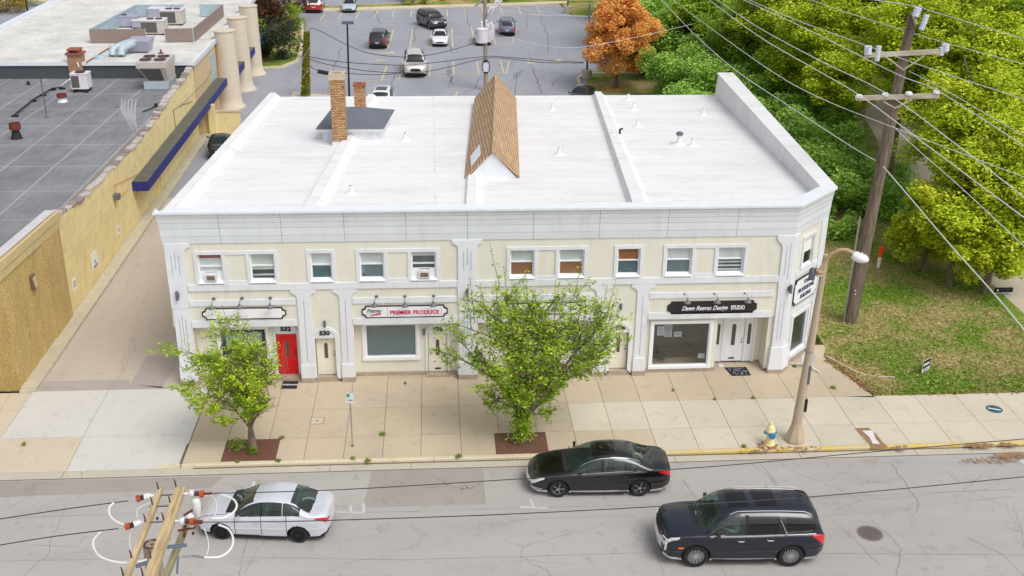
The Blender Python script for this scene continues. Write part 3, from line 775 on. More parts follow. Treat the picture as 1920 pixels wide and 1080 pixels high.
def arch_surround(x0, x1, z0, z1, y, fw=.17):
    c = (x0 + x1) / 2; r0 = (x1 - x0) / 2; r1 = r0 + fw; zs = z1 + .02
    o = MB()
    o.box(x0 - fw, x0, y - .05, y - .002, z0, zs); o.box(x1, x1 + fw, y - .05, y - .002, z0, zs)
    n = 16
    for k in range(n):
        a, b = math.pi * k / n, math.pi * (k + 1) / n; e = .92
        o.xprism([(c + r1 * math.cos(a), zs + r1 * e * math.sin(a)), (c + r1 * math.cos(b), zs + r1 * e * math.sin(b)), (c + r0 * math.cos(b), zs + r0 * e * math.sin(b)), (c + r0 * math.cos(a), zs + r0 * e * math.sin(a))], y - .05, y - .002)
    o.xprism([(x0, zs)] + [(x1, zs)] + [(c + r0 * math.cos(math.pi * k / n), zs + r0 * .92 * math.sin(math.pi * k / n)) for k in range(1, n)], y - .02, y - .003)
    return o.build('door_surround', M['white_trim'], bld)

# bay 532
bay(-10.42, -5.98, (-9.42, -7.42, .95, 2.42), (-7.02, -6.12), (.14, 2.12))
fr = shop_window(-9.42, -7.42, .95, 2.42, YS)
p = MB(); p.box(-9.2, -7.66, YS + .2, YS + .22, 1.35, 2.2); bp = p.build('window_banner', plain('mint_banner', (176, 214, 204), .5, var=.05), fr)
p = MB(); p.box(-9.2, -7.66, YS + .19, YS + .2, 2.14, 2.24); p.build('banner_rail', M['interior'], fr)
door(-7.02, -6.12, .14, 2.12, YS, M['red_door']); arch_surround(-7.02, -6.12, .18, 2.12, YS, .1); number('532', -6.57, 2.36, YS - .03, .27)
p = MB(); p.box(-7.1, -6.04, YF + .1, YS + .1, 0, .13); p.build('step', M['plinth'], bld)
# door 530
g = MB(); cut_wall(g, -5.4, -4.1, .12, 2.74, YF, .15, [(-5.29, -4.42, .2, 2.08)]); g.box(-5.29, -4.42, YF + .3, YF + .35, 2.0, 2.74)
g.build('entry_wall', M['cream'], bld)
arch_surround(-5.29, -4.42, .12, 2.08, YF, .15); door(-5.29, -4.42, .22, 2.08, YF + .16, M['white_door']); number('530', -4.855, 2.34, YF - .03)
p = MB(); p.box(-5.36, -4.36, YF - .05, YF + .3, 0, .21); p.build('step', M['plinth'], bld)
# bay 528
bay(-3.6, .86, (-3.14, -.92, .92, 2.5), (-.42, .42), (.1, 2.0))
shop_window(-3.14, -.92, .92, 2.5, YS, M['teal_panel'], .15)
door(-.42, .42, .1, 2.0, YS, M['white_door'], 'slot', 'l'); arch_surround(-.42, .42, .18, 2.02, YS, .12); number('528', 0.02, 2.22, YS - .03, .25)
p = MB(); p.box(-.5, .5, YF + .15, YS + .1, 0, .09); p.build('step', M['plinth'], bld)
# bay behind the larger street tree
bay(1.76, 6.8, (4.15, 6.3, .92, 2.5), (2.75, 3.6), (.1, 2.05))
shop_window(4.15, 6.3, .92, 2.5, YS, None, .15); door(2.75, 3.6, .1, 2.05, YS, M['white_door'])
p = MB(); p.box(2.7, 3.65, YS - .02, YS + .1, 2.05, 2.5); p.build('transom', M['interior'], bld)
# door 526
g = MB(); cut_wall(g, 7.3, 8.72, .12, 2.74, YF, .15, [(7.6, 8.42, .2, 2.08)]); g.box(7.6, 8.42, YF + .3, YF + .35, 2.0, 2.74)
g.build('entry_wall', M['cream'], bld)
arch_surround(7.6, 8.42, .12, 2.08, YF, .15); door(7.6, 8.42, .22, 2.08, YF + .16, M['white_door']); number('526', 8.01, 2.34, YF - .03)
p = MB(); p.box(7.5, 8.5, YF - .05, YF + .3, 0, .21); p.build('step', M['plinth'], bld)
# bay of the design studio: wide window near the front, deep door recess
YD = YF + .18; YR = YF + .9
g = MB(); cut_wall(g, 9.1, 12.42, .18, 2.74, YD, .2, [(9.52, 12.08, .32, 2.42)]); g.box(12.22, 12.42, YD + .2, YR + .1, .18, 2.74)
cut_wall(g, 12.42, 15.0, .1, 2.74, YR, .2, [(12.52, 14.42, .06, 2.3)])
g.box(14.66, 14.95, YF + .07, YR + .1, .12, 2.74); g.build('shopfront_wall', M['cream'], bld)
p = MB(); p.box(9.22, 12.44, YD - .05, YD - .001, 0, .18); p.box(14.62, 14.66, YF + .1, YR, 0, .14); p.box(14.42, 14.66, YR - .04, YR, 0, .14); p.build('plinth', M['plinth'], bld)
p = MB(); p.box(12.2, 15.2, YF + .3, YR + .3, 2.73, 2.78); p.build('soffit', M['cream'], bld)
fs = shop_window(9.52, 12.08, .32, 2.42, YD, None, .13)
for (x0, x1, z0, z1, yy) in ((9.75, 10.05, 1.75, 2.2, .15), (10.15, 10.5, 1.5, 2.1, .5), (10.6, 10.95, 1.5, 1.75, .5), (11.7, 12.0, .55, .78, .2)):
    p = MB(); p.box(x0, x1, YD + yy, YD + yy + .015, z0, z1, 0); p.box(x0 + .05, x1 - .05, YD + yy - .003, YD + yy, z0 + .06, z1 - .06, 1); p.build('window_notice', [M['poster'], M['ac_grey']], fs)
p = MB(); p.lathe([(.06, 0), (.05, .4), (.4, .42), (.4, .46)], (10.3, YD + 1.2, -.1), 20); p.lathe([(.3, 1.3), (.33, 1.28), (.33, 1.32)], (11.0, YD + .9, 0), 20); p.build('display_table', M['interior'], fs)
for (x0, x1, sl_) in ((12.52, 12.86, 1), (12.90, 13.9, 0), (13.94, 14.3, 1)):
    if sl_:
        o = MB(); o.box(x0, x1, YR + .04, YR + .09, .08, 2.26); c = (x0 + x1) / 2; o.box(x0 + .08, x1 - .08, YR + .03, YR + .039, .25, .6)
        d_ = o.build('sidelight', M['white_frame'], bld)
        lt = MB(); lt.xprism([(c - .07, .95), (c + .07, .95), (c + .07, 1.9), (c + .04, 1.97), (c - .04, 1.97), (c - .07, 1.9)], YR + .025, YR + .039); lt.build('door_light', plain('brown_lattice_glass_2', (92, 84, 76), .3, var=.3, scale=30), d_)
    else: door(x0, x1, .08, 2.26, YR - .01, M['white_frame'], 'slot')
o = MB(); o.box(12.86, 12.90, YR + .02, YR + .1, .06, 2.28); o.box(13.90, 13.94, YR + .02, YR + .1, .06, 2.28); o.box(12.47, 12.52, YR - .03, YR + .1, .06, 2.3); o.box(14.30, 14.42, YR - .03, YR + .1, .06, 2.3); o.box(12.47, 14.42, YR - .03, YR + .1, 2.26, 2.36)
o.build('door_frame', M['white_frame'], bld)

# angled corner ------------------------------------------------------
cA, cB = Vector((FP[1][0], FP[1][1], 0)), Vector((FP[2][0], FP[2][1], 0)); cT = (cB - cA).normalized(); cL = (cB - cA).length
cN = Vector((cT.y, -cT.x, 0)); CMX = Matrix(((cT.x, -cN.x, 0, cA.x), (cT.y, -cN.y, 0, cA.y), (0, 0, 1, 0), (0, 0, 0, 1)))   # local: x along, y inward
def cbuild(mb, name, mats, parent=bld):
    mb.v = [tuple(CMX @ Vector(p)) for p in mb.v]; return mb.build(name, mats, parent)
g = MB(); cut_wall(g, .05, cL - .02, .15, 6.6, .012, .3, [(1.05, 2.0, 4.72, 5.98), (.85, 2.35, .45, 2.35)])
cbuild(g, 'corner_wall', M['cream'])
g = MB()
g.box(.0, cL, -.03, .01, 2.62, 2.9); g.box(.55, cL - .02, -.03, .01, 4.42, 4.66)
for (x0, x1, z0, z1) in ((.9, 1.05, 4.68, 6.1), (2.0, 2.15, 4.68, 6.1), (.9, 2.15, 6.1, 6.22), (2.62, cL + .02, .1, 6.57), (.7, .85, .3, 2.5), (2.35, 2.5, .3, 2.5), (.85, 2.35, 2.38, 2.5), (.7, 2.5, .28, .45)): g.box(x0, x1, -.05, .01, z0, z1)
cbuild(g, 'corner_trim', M['white_trim'])
g = MB(); g.box(.45, cL, -.06, .01, 0, .2); cbuild(g, 'plinth', M['plinth'])
# corner pilaster wraps the bend, flared at its foot
def wrap_pil(z0, z1, l, r, proj, flare=0.0, mi=0):
    mb = MB(); 
    def ring(z, e): 
        a = (FP[1][0] - l - e, FP[1][1] - proj - e); b_ = offs([(0, YF), (FP[1][0], YF), (FP[2][0], FP[2][1])], proj + e)[1]; c_ = cA + cT * (r + e) + cN * (proj + e)
        return [(a[0], a[1]), b_, (c_.x, c_.y), (cA.x + cT.x * (r + e), cA.y + cT.y * (r + e)), (FP[1][0] - l - e, FP[1][1] + .1)], z
    r0, _ = ring(z0, flare); r1, _ = ring(z1, 0)
    i = len(mb.v); k = len(r0); mb.v += [(x, y, z0) for x, y in r0] + [(x, y, z1) for x, y in r1]
    for a in range(k):
        b = (a + 1) % k; mb.f.append((i + a, i + b, i + k + b, i + k + a)); mb.m.append(mi)
    mb.f.append(tuple(i + k + a for a in range(k))); mb.m.append(mi); mb.f.append(tuple(i + a for a in reversed(range(k)))); mb.m.append(mi)
    return mb
mb = wrap_pil(4.0, 6.57, .48, .42, .075); mb.build('pilaster', [M['white_trim']], bld)
mb = wrap_pil(1.25, 3.998, .46, .40, .065); mb.build('pilaster', [M['white_trim']], bld)
mb = wrap_pil(.18, 1.249, .50, .46, .13, .06); mb.build('pilaster_foot', [M['white_trim']], bld)
mb = wrap_pil(.0, .179, .58, .52, .2, .0); mb.build('plinth', [M['plinth']], bld)
br = MB(); br.xprism([(14.87, 6.57), (14.6, 6.57), (14.6, 6.42), (14.68, 6.3), (14.8, 6.2), (14.87, 6.02)][::-1], YF - .075, YF - .0015); br.build('bracket', M['white_trim'], bld)
fl = MB()
for xx, z0, z1 in ((15.06, 4.75, 6.1), (15.22, 4.55, 6.2)): fl.box(xx - .01, xx + .01, YF - .079, YF - .07, z0, z1)
for xx, z0, z1 in ((15.06, 1.6, 3.4), (15.22, 1.6, 3.5)): fl.box(xx - .01, xx + .01, YF - .069, YF - .06, z0, z1)
fl.build('flute', M['flute'], bld)
# corner windows
g = MB(); g.box(1.05, 2.0, .1, .15, 4.74, 5.98); g.box(1.05, 2.0, -.06, .2, 4.66, 4.74)
cw = cbuild(g, 'window', M['white_frame']); p = MB(); p.box(1.11, 1.94, .085, .098, 4.84, 5.9); cbuild(p, 'pane', M['blind'], cw)
p = MB(); p.box(1.11, 1.94, .07, .083, 4.84, 5.35); cbuild(p, 'sash', M['dark_glass'], cw)
g = MB(); g.box(.85, .93, .02, .16, .45, 2.35); g.box(2.27, 2.35, .02, .16, .45, 2.35); g.box(.93, 2.27, .02, .16, 2.28, 2.35); g.box(.93, 2.27, .02, .16, .45, .55)
cw = cbuild(g, 'shop_window', M['white_frame']); p = MB(); p.box(.93, 2.27, .08, .09, .55, 2.28); cbuild(p, 'pane', M['shop_glass'], cw)
p = MB()
for k in range(17): p.box(.95 + k * .078, .95 + k * .078 + .05, .14, .15, .55, 2.28)
cbuild(p, 'vertical_blind', plain('slate_slats', (84, 84, 92), .6), cw)
p = MB(); p.box(.85, 2.35, .24, .26, .45, 2.35); cbuild(p, 'backing', M['interior'], cw)

# upper windows: sash frame, panes, blinds, sloping sill
BL = [('red', 'ac'), ('tealb', ''), ('pale', ''), ('pale', ''), ('dark', 'ac'), ('orlow', ''), ('orlow', ''), ('orup', ''), ('pale', ''), ('slats', '')]
for (x0, x1), (kind, ac) in zip(WIN, BL):
    yo = YF + .11; zm = (ZT + 4.88) / 2 + .02; zb = 4.9
    o = MB(); 
    o.box(x0, x0 + .07, yo, yo + .1, ZB, ZT); o.box(x1 - .07, x1, yo, yo + .1, ZB, ZT); o.box(x0 + .07, x1 - .07, yo, yo + .1, ZT - .05, ZT); o.box(x0 + .07, x1 - .07, yo, yo + .1, ZB, zb)
    o.box(x0 + .07, x1 - .07, yo - .02, yo + .06, zm - .025, zm + .025)
    o.box(x0 + .001, x0 + .02, YF + .002, yo, zb, ZT - .001); o.box(x1 - .02, x1 - .001, YF + .002, yo, zb, ZT - .001)
    f = o.build('window', M['white_frame'], bld)
    s_ = MB(); s_.hexa([(x0 - .03, YF - .1, ZB + .0), (x1 + .03, YF - .1, ZB), (x1 - .02, yo, ZB), (x0 + .02, yo, ZB), (x0 - .03, YF - .1, ZB + .03), (x1 + .03, YF - .1, ZB + .03), (x1 - .02, yo - .002, zb - .01), (x0 + .02, yo - .002, zb - .01)]); s_.build('sill', M['white_frame'], f)
    p = MB(); p.box(x0 + .07, x1 - .07, yo + .03, yo + .04, zm, ZT - .05); p.box(x0 + .07, x1 - .07, yo + .0, yo + .01, zb, zm - .02); p.build('pane', M['glass'], f)
    b = MB(); bm = M['blind']; yb = yo + .05
    if kind in ('pale', 'tealb', 'slats'): b.box(x0 + .06, x1 - .06, yb, yb + .01, zm - (.2 if kind == 'tealb' else 0), ZT - .04, 0)
    if kind == 'pale': b.box(x0 + .06, x1 - .06, yb, yb + .01, zb, zm, 1)
    if kind == 'slats':
        for k in range(3): b.box(x0 + .06, x1 - .06, yb, yb + .01, zb + .04 + k * .17, zb + .11 + k * .17, 0)
    if kind == 'tealb': b.hexa([(x0 + .1, yb, zb + .12), (x1 - .1, yb, zb + .1), (x1 - .1, yb + .01, zb + .1), (x0 + .1, yb + .01, zb + .12), (x0 + .1, yb, zb + .17), (x1 - .1, yb, zb + .2), (x1 - .1, yb + .01, zb + .2), (x0 + .1, yb + .01, zb + .17)], 0)
    if kind == 'orlow': b.box(x0 + .06, x1 - .06, yb, yb + .01, zm, ZT - .04, 0); b.box(x0 + .06, x1 - .06, yb, yb + .01, zb, zm, 2)
    if kind == 'orup': b.box(x0 + .06, x1 - .06, yb, yb + .01, zm, ZT - .04, 3); b.box(x0 + .06, x1 - .06, yb, yb + .01, zb, zm, 1)
    if kind == 'dark': b.box(x0 + .06, x1 - .06, yb, yb + .01, ZT - .25, ZT - .04, 0)
    if kind == 'red': b.box(x0 + .06, x1 - .06, yb, yb + .01, ZT - .2, ZT - .1, 4); b.box(x0 + .06, x1 - .06, yb, yb + .01, zb + .3, ZT - .22, 0)
    b.build('window_blind', [M['blind'], M['teal_panel'], M['blind_orange'], plain('amber_blind', (186, 118, 62), .6), plain('red_cloth', (176, 72, 66), .8)], f)
    bk = MB(); bk.box(x0, x1, YF + .31, YF + .33, ZB, ZT); bk.build('backing', plain('dim_glass_backing', (110, 120, 124), .7), f)

# cornice -------------------------------------------------------------
path = [(FP[0][0] , FP[0][1] + .45), FP[0], FP[1], FP[2], (FP[2][0] + (FP[3][0] - FP[2][0]) * .98, FP[2][1] + (FP[3][1] - FP[2][1]) * .98)]
prof = [(0.0, 6.56), (.04, 6.56), (.085, 6.88), (.072, 6.885), (.10, 7.22), (.086, 7.225), (.125, 7.47), (.112, 7.475), (.15, 7.68), (.137, 7.685), (.17, 7.86), (.26, 7.90), (.26, 7.985), (-.42, 7.985), (-.42, 7.3)]
g = MB(); rows = [offs(path, d) for d, z in prof]
for k in range(len(prof) - 1):
    for i in range(len(path) - 1):
        a, b = rows[k][i], rows[k][i + 1]; c, d = rows[k + 1][i + 1], rows[k + 1][i]; z0, z1 = prof[k][1], prof[k + 1][1]
        if k >= 12 and i == 0: continue
        g.face([(a[0], a[1], z0), (b[0], b[1], z0), (c[0], c[1], z1), (d[0], d[1], z1)], 1 if abs(z1 - z0) < .006 and k < 10 and k > 1 else 0)
g.face([(rows[k][0][0], rows[k][0][1], prof[k][1]) for k in range(13)][::-1], 0)
g.build('cornice', [M['cornice'], M['dark_line']], bld)
def roofmat():
    mt, n, b = newmat('white_roof_membrane'); v = ocoord(n)
    wv = n.nodes.new("ShaderNodeTexBrick"); n.links.new(v, wv.inputs['Vector']); wv.inputs['Scale'].default_value = 1
    wv.inputs['Brick Width'].default_value = 60; wv.inputs['Row Height'].default_value = 1.02; wv.inputs['Mortar Size'].default_value = .035; wv.inputs['Mortar Smooth'].default_value = .8; wv.offset = 0
    a = noise(n, ocoord(n, (.35, 1, 1)), .55, 6, .7); c = noise(n, v, 4, 6, .75); d = noise(n, ocoord(n, (1, 1, 1)), 1.3, 3)
    base = ramp(n, math_(n, 'ADD', math_(n, 'MULTIPLY', a, .65), math_(n, 'MULTIPLY', c, .35)), [(.34, lin((216, 214, 210))), (.5, lin((229, 229, 229))), (.64, lin((234, 234, 236)))])
    k = math_(n, 'MULTIPLY', math_(n, 'SUBTRACT', 1.0, math_(n, 'SUBTRACT', 1.0, wv.outputs['Fac'])), math_(n, 'MULTIPLY', ramp_f(n, d), .75))
    n.links.new(mix(n, k, base, lin((178, 174, 168))), b.inputs['Base Color']); b.inputs['Roughness'].default_value = .8
    bump(n, b, a, .1, .03); return mt
def ramp_f(n, f):
    r_ = n.nodes.new("ShaderNodeMapRange"); r_.inputs[1].default_value = .42; r_.inputs[2].default_value = .6; n.links.new(f, r_.inputs[0]); return r_.outputs[0]
M['roof'] = roofmat()
# cornice panel joints (thin dark lines) following the profile
for u in (411, 527, 645, 761, 876.5, 1000, 1124, 1252, 1382):
    x = W(u, 420, YF).x; g = MB()
    for k in range(1, 10):
        (d0, z0), (d1, z1) = prof[k], prof[k + 1]
        if z1 - z0 < .01: continue
        g.hexa([(x - .007, YF - d0 - .003, z0), (x + .007, YF - d0 - .003, z0), (x + .007, YF - d0 + .01, z0), (x - .007, YF - d0 + .01, z0), (x - .007, YF - d1 - .003, z1), (x + .007, YF - d1 - .003, z1), (x + .007, YF - d1 + .01, z1), (x - .007, YF - d1 + .01, z1)])
    g.build('cornice_joint', M['dark_line'], bld)

# roof ----------------------------------------------------------------
g = MB(); inn = offs(FP, -.3, True)
g.prism([(FP[0][0] + .1, FP[0][1] + .4), (FP[1][0], FP[1][1] + .4), (FP[2][0] - .4, FP[2][1] + .2), (FP[3][0] - .35, FP[3][1] + .25), (FP[4][0] , FP[4][1] + .25)], 5.9, zr, 0)
roof = g.build('roof', [M['roof']], bld)
def ridge(a, b, wd0, wd1, h, name='parapet', z=None, chamfer=.35):
    g = MB(); a, b = Vector(a), Vector(b); t = (b - a).normalized(); nn = Vector((t.y, -t.x)); rows_ = []
    for p, w_ in ((a, wd0), (b, wd1)):
        zz_ = zr(p.x, p.y)
        top = z if z else zz_ + h
        rows_.append([(p - nn * (w_ / 2 + chamfer * .4), zz_ - .3), (p + nn * (w_ / 2 + chamfer), zz_ - .3), (p + nn * (w_ / 2 + chamfer), zz_ + .02), (p + nn * (w_ / 2), zz_ + (top - zz_) * .85), (p + nn * (w_ / 2 + .03), top), (p - nn * (w_ / 2 + .03), top), (p - nn * (w_ / 2), zz_ + (top - zz_) * .85), (p - nn * (w_ / 2 + chamfer * .4), zz_ + .02)])
    r0, r1 = rows_; k = len(r0)
    for i in range(k):
        j = (i + 1) % k; g.face([(*r0[i][0], r0[i][1]), (*r0[j][0], r0[j][1]), (*r1[j][0], r1[j][1]), (*r1[i][0], r1[i][1])][::-1])
    g.face([(*q[0], q[1]) for q in r0]); g.face([(*q[0], q[1]) for q in r1][::-1])
    return g.build(name, [M['roof']], bld)
ridge((-5.35, 43.85), (-3.85, 68.4), .42, .34, .30); ridge((1.48, 43.85), (1.78, 50.0), .36, .36, .20)
ridge((8.70, 43.85), (10.42, 68.75), .5, .36, .34); ridge((-11.1, 43.85), (-9.95, 68.75), .34, .34, .36)
# tall side parapet: level top while the roof falls
g = MB(); a0, b0 = Vector((FP[2][0], FP[2][1])), Vector((FP[3][0], FP[3][1])); 
ia, ib = Vector((16.95, 45.9)), Vector((17.95, 68.85))
g.hexa([(*ia, 6.2), (*(a0 + Vector((-.05, 0))), 6.2), (*(b0 + Vector((.0, .3))), 6.0), (*ib, 6.0), (ia.x + .2, ia.y, 7.92), (a0.x, a0.y, 7.95), (b0.x + .05, b0.y + .3, 7.95), (ib.x + .15, ib.y, 7.92)], 0)
g.build('parapet', [M['roof']], bld)
g = MB(); g.hexa([(17.05, 45.6, 7.95), (a0.x + .2, a0.y - .1, 7.95), (b0.x + .25, b0.y + .35, 7.95), (18.08, 69.05, 7.95), (17.05, 45.6, 8.0), (a0.x + .2, a0.y - .1, 8.0), (b0.x + .25, b0.y + .35, 8.0), (18.08, 69.05, 8.0)])
g.build('coping', [M['roof']], bld)
g = MB(); g.box(FP[4][0] - .1, FP[3][0] + .1, 68.92, 69.05, 6.2, zr(0, 69) + .03); g.build('gutter_edge', [M['cornice']], bld)

# gabled ridge with brown shingles
sh = brick('tan_shingles', (214, 180, 142), (188, 154, 118), (142, 114, 88), .30, .14, (0, 0, R(90)), .018, .5, .4)
g = MB(); f0, b1 = (1.50, 49.9), (2.62, 66.6); wg = 2.5; zt0, ze = 8.55, 7.32; zt1, ze1 = 8.5, 7.08
fl_, fr_, bl_, br_ = (f0[0], f0[1]), (f0[0] + wg - .12, f0[1]), (b1[0], b1[1]), (b1[0] + wg - .18, b1[1]); fm, bm_ = ((fl_[0] + fr_[0]) / 2 + .02, f0[1] - .25), ((bl_[0] + br_[0]) / 2, b1[1])
def slab3(mb, a, b, c, d, th, mi=0):
    mb.hexa([(*a[:2], a[2] - th), (*b[:2], b[2] - th), (*c[:2], c[2] - th), (*d[:2], d[2] - th), a, b, c, d], mi)
o = .12
slab3(g, (fl_[0] - o, fl_[1] - .1, ze - .08), (*fm, zt0), (*bm_, zt1), (bl_[0] - o, bl_[1], ze1 - .08), .07)
slab3(g, (*fm, zt0), (fr_[0] + o, fr_[1] - .1, ze - .08), (br_[0] + o, br_[1], ze1 - .08), (*bm_, zt1), .07)
g.tube([(*fm, zt0 - .01), (*bm_, zt1 - .01)], .07, 6, 0)
gr = g.build('shingled_ridge', [sh], bld)
g = MB()
g.hexa([(fl_[0], fl_[1], 6.6), (fr_[0], fr_[1], 6.6), (br_[0], br_[1], 6.2), (bl_[0], bl_[1], 6.2), (fl_[0], fl_[1], ze - .05), (fr_[0], fr_[1], ze - .05), (br_[0], br_[1], ze1 - .06), (bl_[0], bl_[1], ze1 - .06)])
g.face([(fl_[0], fl_[1] - .02, ze - .14), (fr_[0], fr_[1] - .02, ze - .14), (fm[0], fm[1] + .12, zt0 - .08)]); g.face([(br_[0], br_[1] - .02, ze1 - .1), (bl_[0], bl_[1] - .02, ze1 - .1), (bm_[0], bm_[1] - .05, zt1 - .08)])
g.build('gable_wall', [M['cornice']], bld)
P4 = [(1.72, 50.55), (2.22, 51.1), (2.24, 52.9), (1.76, 52.3)]
zs_ = lambda x: ze - .06 + (zt0 - ze + .06) * (x - (fl_[0] - o)) / (fm[0] - fl_[0] + o)
g = MB(); g.hexa([(x, y, zs_(x - (y - 50) * .055) - .02) for x, y in P4] + [(x, y, zs_(x - (y - 50) * .055) + .05) for x, y in P4]); g.build('skylight', M['white_frame'], bld)
g = MB(); g.tube([(4.95, 66.2, 7.3), (5.05, 66.2, 8.6)], .02, 5)
for k in range(5): g.tube([(4.8 + .0 * k, 66.2, 8.55 - k * .07), (5.45 - .05 * k, 66.2, 8.85 - k * .1)], .012, 4)
g.build('aerial', M['iron'], bld)

# hipped lantern
g = MB(); ex0, ex1, ey0, ey1 = -6.25, -2.5, 57.3, 61.4; zE = 7.62
rg0, rg1 = (-4.75, 59.3, 8.32), (-3.95, 59.3, 8.32); sk = .17
c0, c1, c2, c3 = (ex0, ey0, zE), (ex1 - .15, ey0, zE), (ex1 + .32, ey1, zE), (ex0 + .45, ey1, zE)
for q in ((c0, c1, rg1, rg0), (c1, c2, rg1), (c2, c3, rg0, rg1), (c3, c0, rg0)): g.face(q)
g.face([(p[0], p[1], zE - .005) for p in (c3, c2, c1, c0)])
g.build('hipped_lantern_roof', plain('blue_grey_felt', (104, 110, 120), .75, var=.12, scale=1), bld)
g = MB()
for q in (((ex0 + .35, ey0 + .35), (ex1 - .5, ey0 + .35)), ): pass
g.prism([(ex0 + .35, ey0 + .3), (ex1 - .45, ey0 + .3), (ex1 - .05, ey1 - .3), (ex0 + .75, ey1 - .3)], 6.6, zE - .01); g.prism([(ex0 + .08, ey0 + .06), (ex1 - .2, ey0 + .06), (ex1 + .2, ey1 - .06), (ex0 + .5, ey1 - .06)], zE - .16, zE - .012)
g.build('lantern_wall', M['white_trim'], bld)

# chimneys
cb = brick('yellow_brick', (206, 168, 118), (178, 118, 76), (104, 88, 72), .21, .075, (R(90), 0, 0), .013, .35, .5)
def chimmat():
    mt, n, b = newmat('sooty_brick'); v = ocoord(n, rot=(R(90), 0, 0)); v2 = ocoord(n, rot=(R(90), 0, R(90)))
    gm = n.nodes.new("ShaderNodeNewGeometry"); sx = n.nodes.new("ShaderNodeSeparateXYZ"); n.links.new(gm.outputs['Normal'], sx.inputs[0])
    outs = []
    for vv in (ocoord(n, rot=(R(90), 0, 0)), ocoord(n, rot=(R(90), R(0), R(90)))):
        t = n.nodes.new("ShaderNodeTexBrick"); n.links.new(vv, t.inputs['Vector']); t.inputs['Scale'].default_value = 1
        t.inputs['Brick Width'].default_value = .22; t.inputs['Row Height'].default_value = .088; t.inputs['Mortar Size'].default_value = .014
        t.inputs['Color1'].default_value = (*lin((214, 178, 128)), 1); t.inputs['Color2'].default_value = (*lin((190, 130, 88)), 1); t.inputs['Mortar'].default_value = (*lin((84, 70, 60)), 1); outs.append(t)
    k = math_(n, 'GREATER_THAN', math_(n, 'ABSOLUTE', sx.outputs[0]), .5)
    # on the side faces use the y axis for the running direction
    tc = n.nodes.new("ShaderNodeTexCoord"); s3 = n.nodes.new("ShaderNodeSeparateXYZ"); n.links.new(tc.outputs['Object'], s3.inputs[0]); cmb = n.nodes.new("ShaderNodeCombineXYZ")
    n.links.new(s3.outputs[1], cmb.inputs[0]); n.links.new(s3.outputs[2], cmb.inputs[1]); n.links.new(cmb.outputs[0], outs[1].inputs['Vector'])
    cmb2 = n.nodes.new("ShaderNodeCombineXYZ"); n.links.new(s3.outputs[0], cmb2.inputs[0]); n.links.new(s3.outputs[2], cmb2.inputs[1]); n.links.new(cmb2.outputs[0], outs[0].inputs['Vector'])
    col = mix(n, k, outs[0].outputs[0], outs[1].outputs[0])
    f = noise(n, ocoord(n, (3, 3, 9)), 1.2, 4, .7)
    col = mix(n, math_(n, 'MULTIPLY', ramp_f2(n, f), .75), col, lin((66, 54, 46)))
    n.links.new(col, b.inputs['Base Color']); b.inputs['Roughness'].default_value = .9; bump(n, b, outs[0].outputs['Fac'], -.4, .01); return mt
def ramp_f2(n, f):
    r_ = n.nodes.new("ShaderNodeMapRange"); r_.inputs[1].default_value = .55; r_.inputs[2].default_value = .62; n.links.new(f, r_.inputs[0]); return r_.outputs[0]
M['chim'] = chimmat()
def chimney(x0, x1, y0, y1, z0, z1, cap, mats, nm='chimney', par=bld):
    g = MB(); g.box(x0, x1, y0, y1, z0, z1 - cap)
    c = g.build(nm, mats[0], par); g = MB()
    e = .045; q = .17
    for a in ((x0 - e, x1 + e, y0 - e, y0 + q), (x0 - e, x1 + e, y1 - q, y1 + e), (x0 - e, x0 + q, y0 + q, y1 - q), (x1 - q, x1 + e, y0 + q, y1 - q)): g.box(*a, z1 - cap, z1)
    g.build('chimney_cap', mats[1], c)
    g = MB(); g.box(x0 + q, x1 - q, y0 + q, y1 - q, z1 - cap, z1 - cap + .05); g.build('flue', M['rust'], c); return c
chimney(-5.28, -4.56, 56.35, 57.05, 7.2, 10.75, .32, [M['chim'], plain('tan_mortar_cap', (190, 176, 150), .9, var=.12)])
g = MB(); g.box(-5.3, -4.54, 56.3, 57.1, 6.5, 7.2); g.build('chimney_base', M['roof'], bld)
chimney(-4.62, -3.98, 63.9, 64.5, 6.5, 8.5, .16, [M['chim'], M['brick_base']])
# roof vents
def vent(x, y, r=.07, h=.4, cap=False):
    z = zr(x, y); g = MB(); g.lathe([(r * 4.5, 0), (r * 3.4, .035), (r * 1.5, .1), (r, .2), (r, h)], (x, y, z), 14, 0)
    if cap: g.lathe([(r * 1.2, h - .12), (r * 1.75, h - .1), (r * 1.75, h + .02), (r * .6, h + .08)], (x, y, z), 14, 1)
    else: g.lathe([(r * .8, h), (r * .78, h + .004)], (x, y, z), 12, 1)
    g.build('roof_vent', [M['roof'], M['iron']], bld, smooth=True)
for (u, v) in ((1195, 237), (1147, 262), (1298, 274), (1318, 215), (1188, 205), (1035, 205), (1048, 290), (760, 262), (658, 365), (1178, 186)):
    p_ = G(u, v, 7.0); p_ = G(u, v, zr(p_.x, p_.y)); vent(p_.x, p_.y)
p_ = G(1273, 270, 7.0); vent(p_.x, p_.y, .11, .62, True)
p_ = G(1345, 182, 6.6); vent(p_.x, p_.y, .08, .4)
g = MB(); p_ = G(1162, 251, 7.05); g.tube([(p_.x, p_.y, 6.9), (p_.x, p_.y, 7.3), (p_.x + .12, p_.y - .1, 7.36)], .06, 8); g.build('roof_vent', M['black'], bld, True)

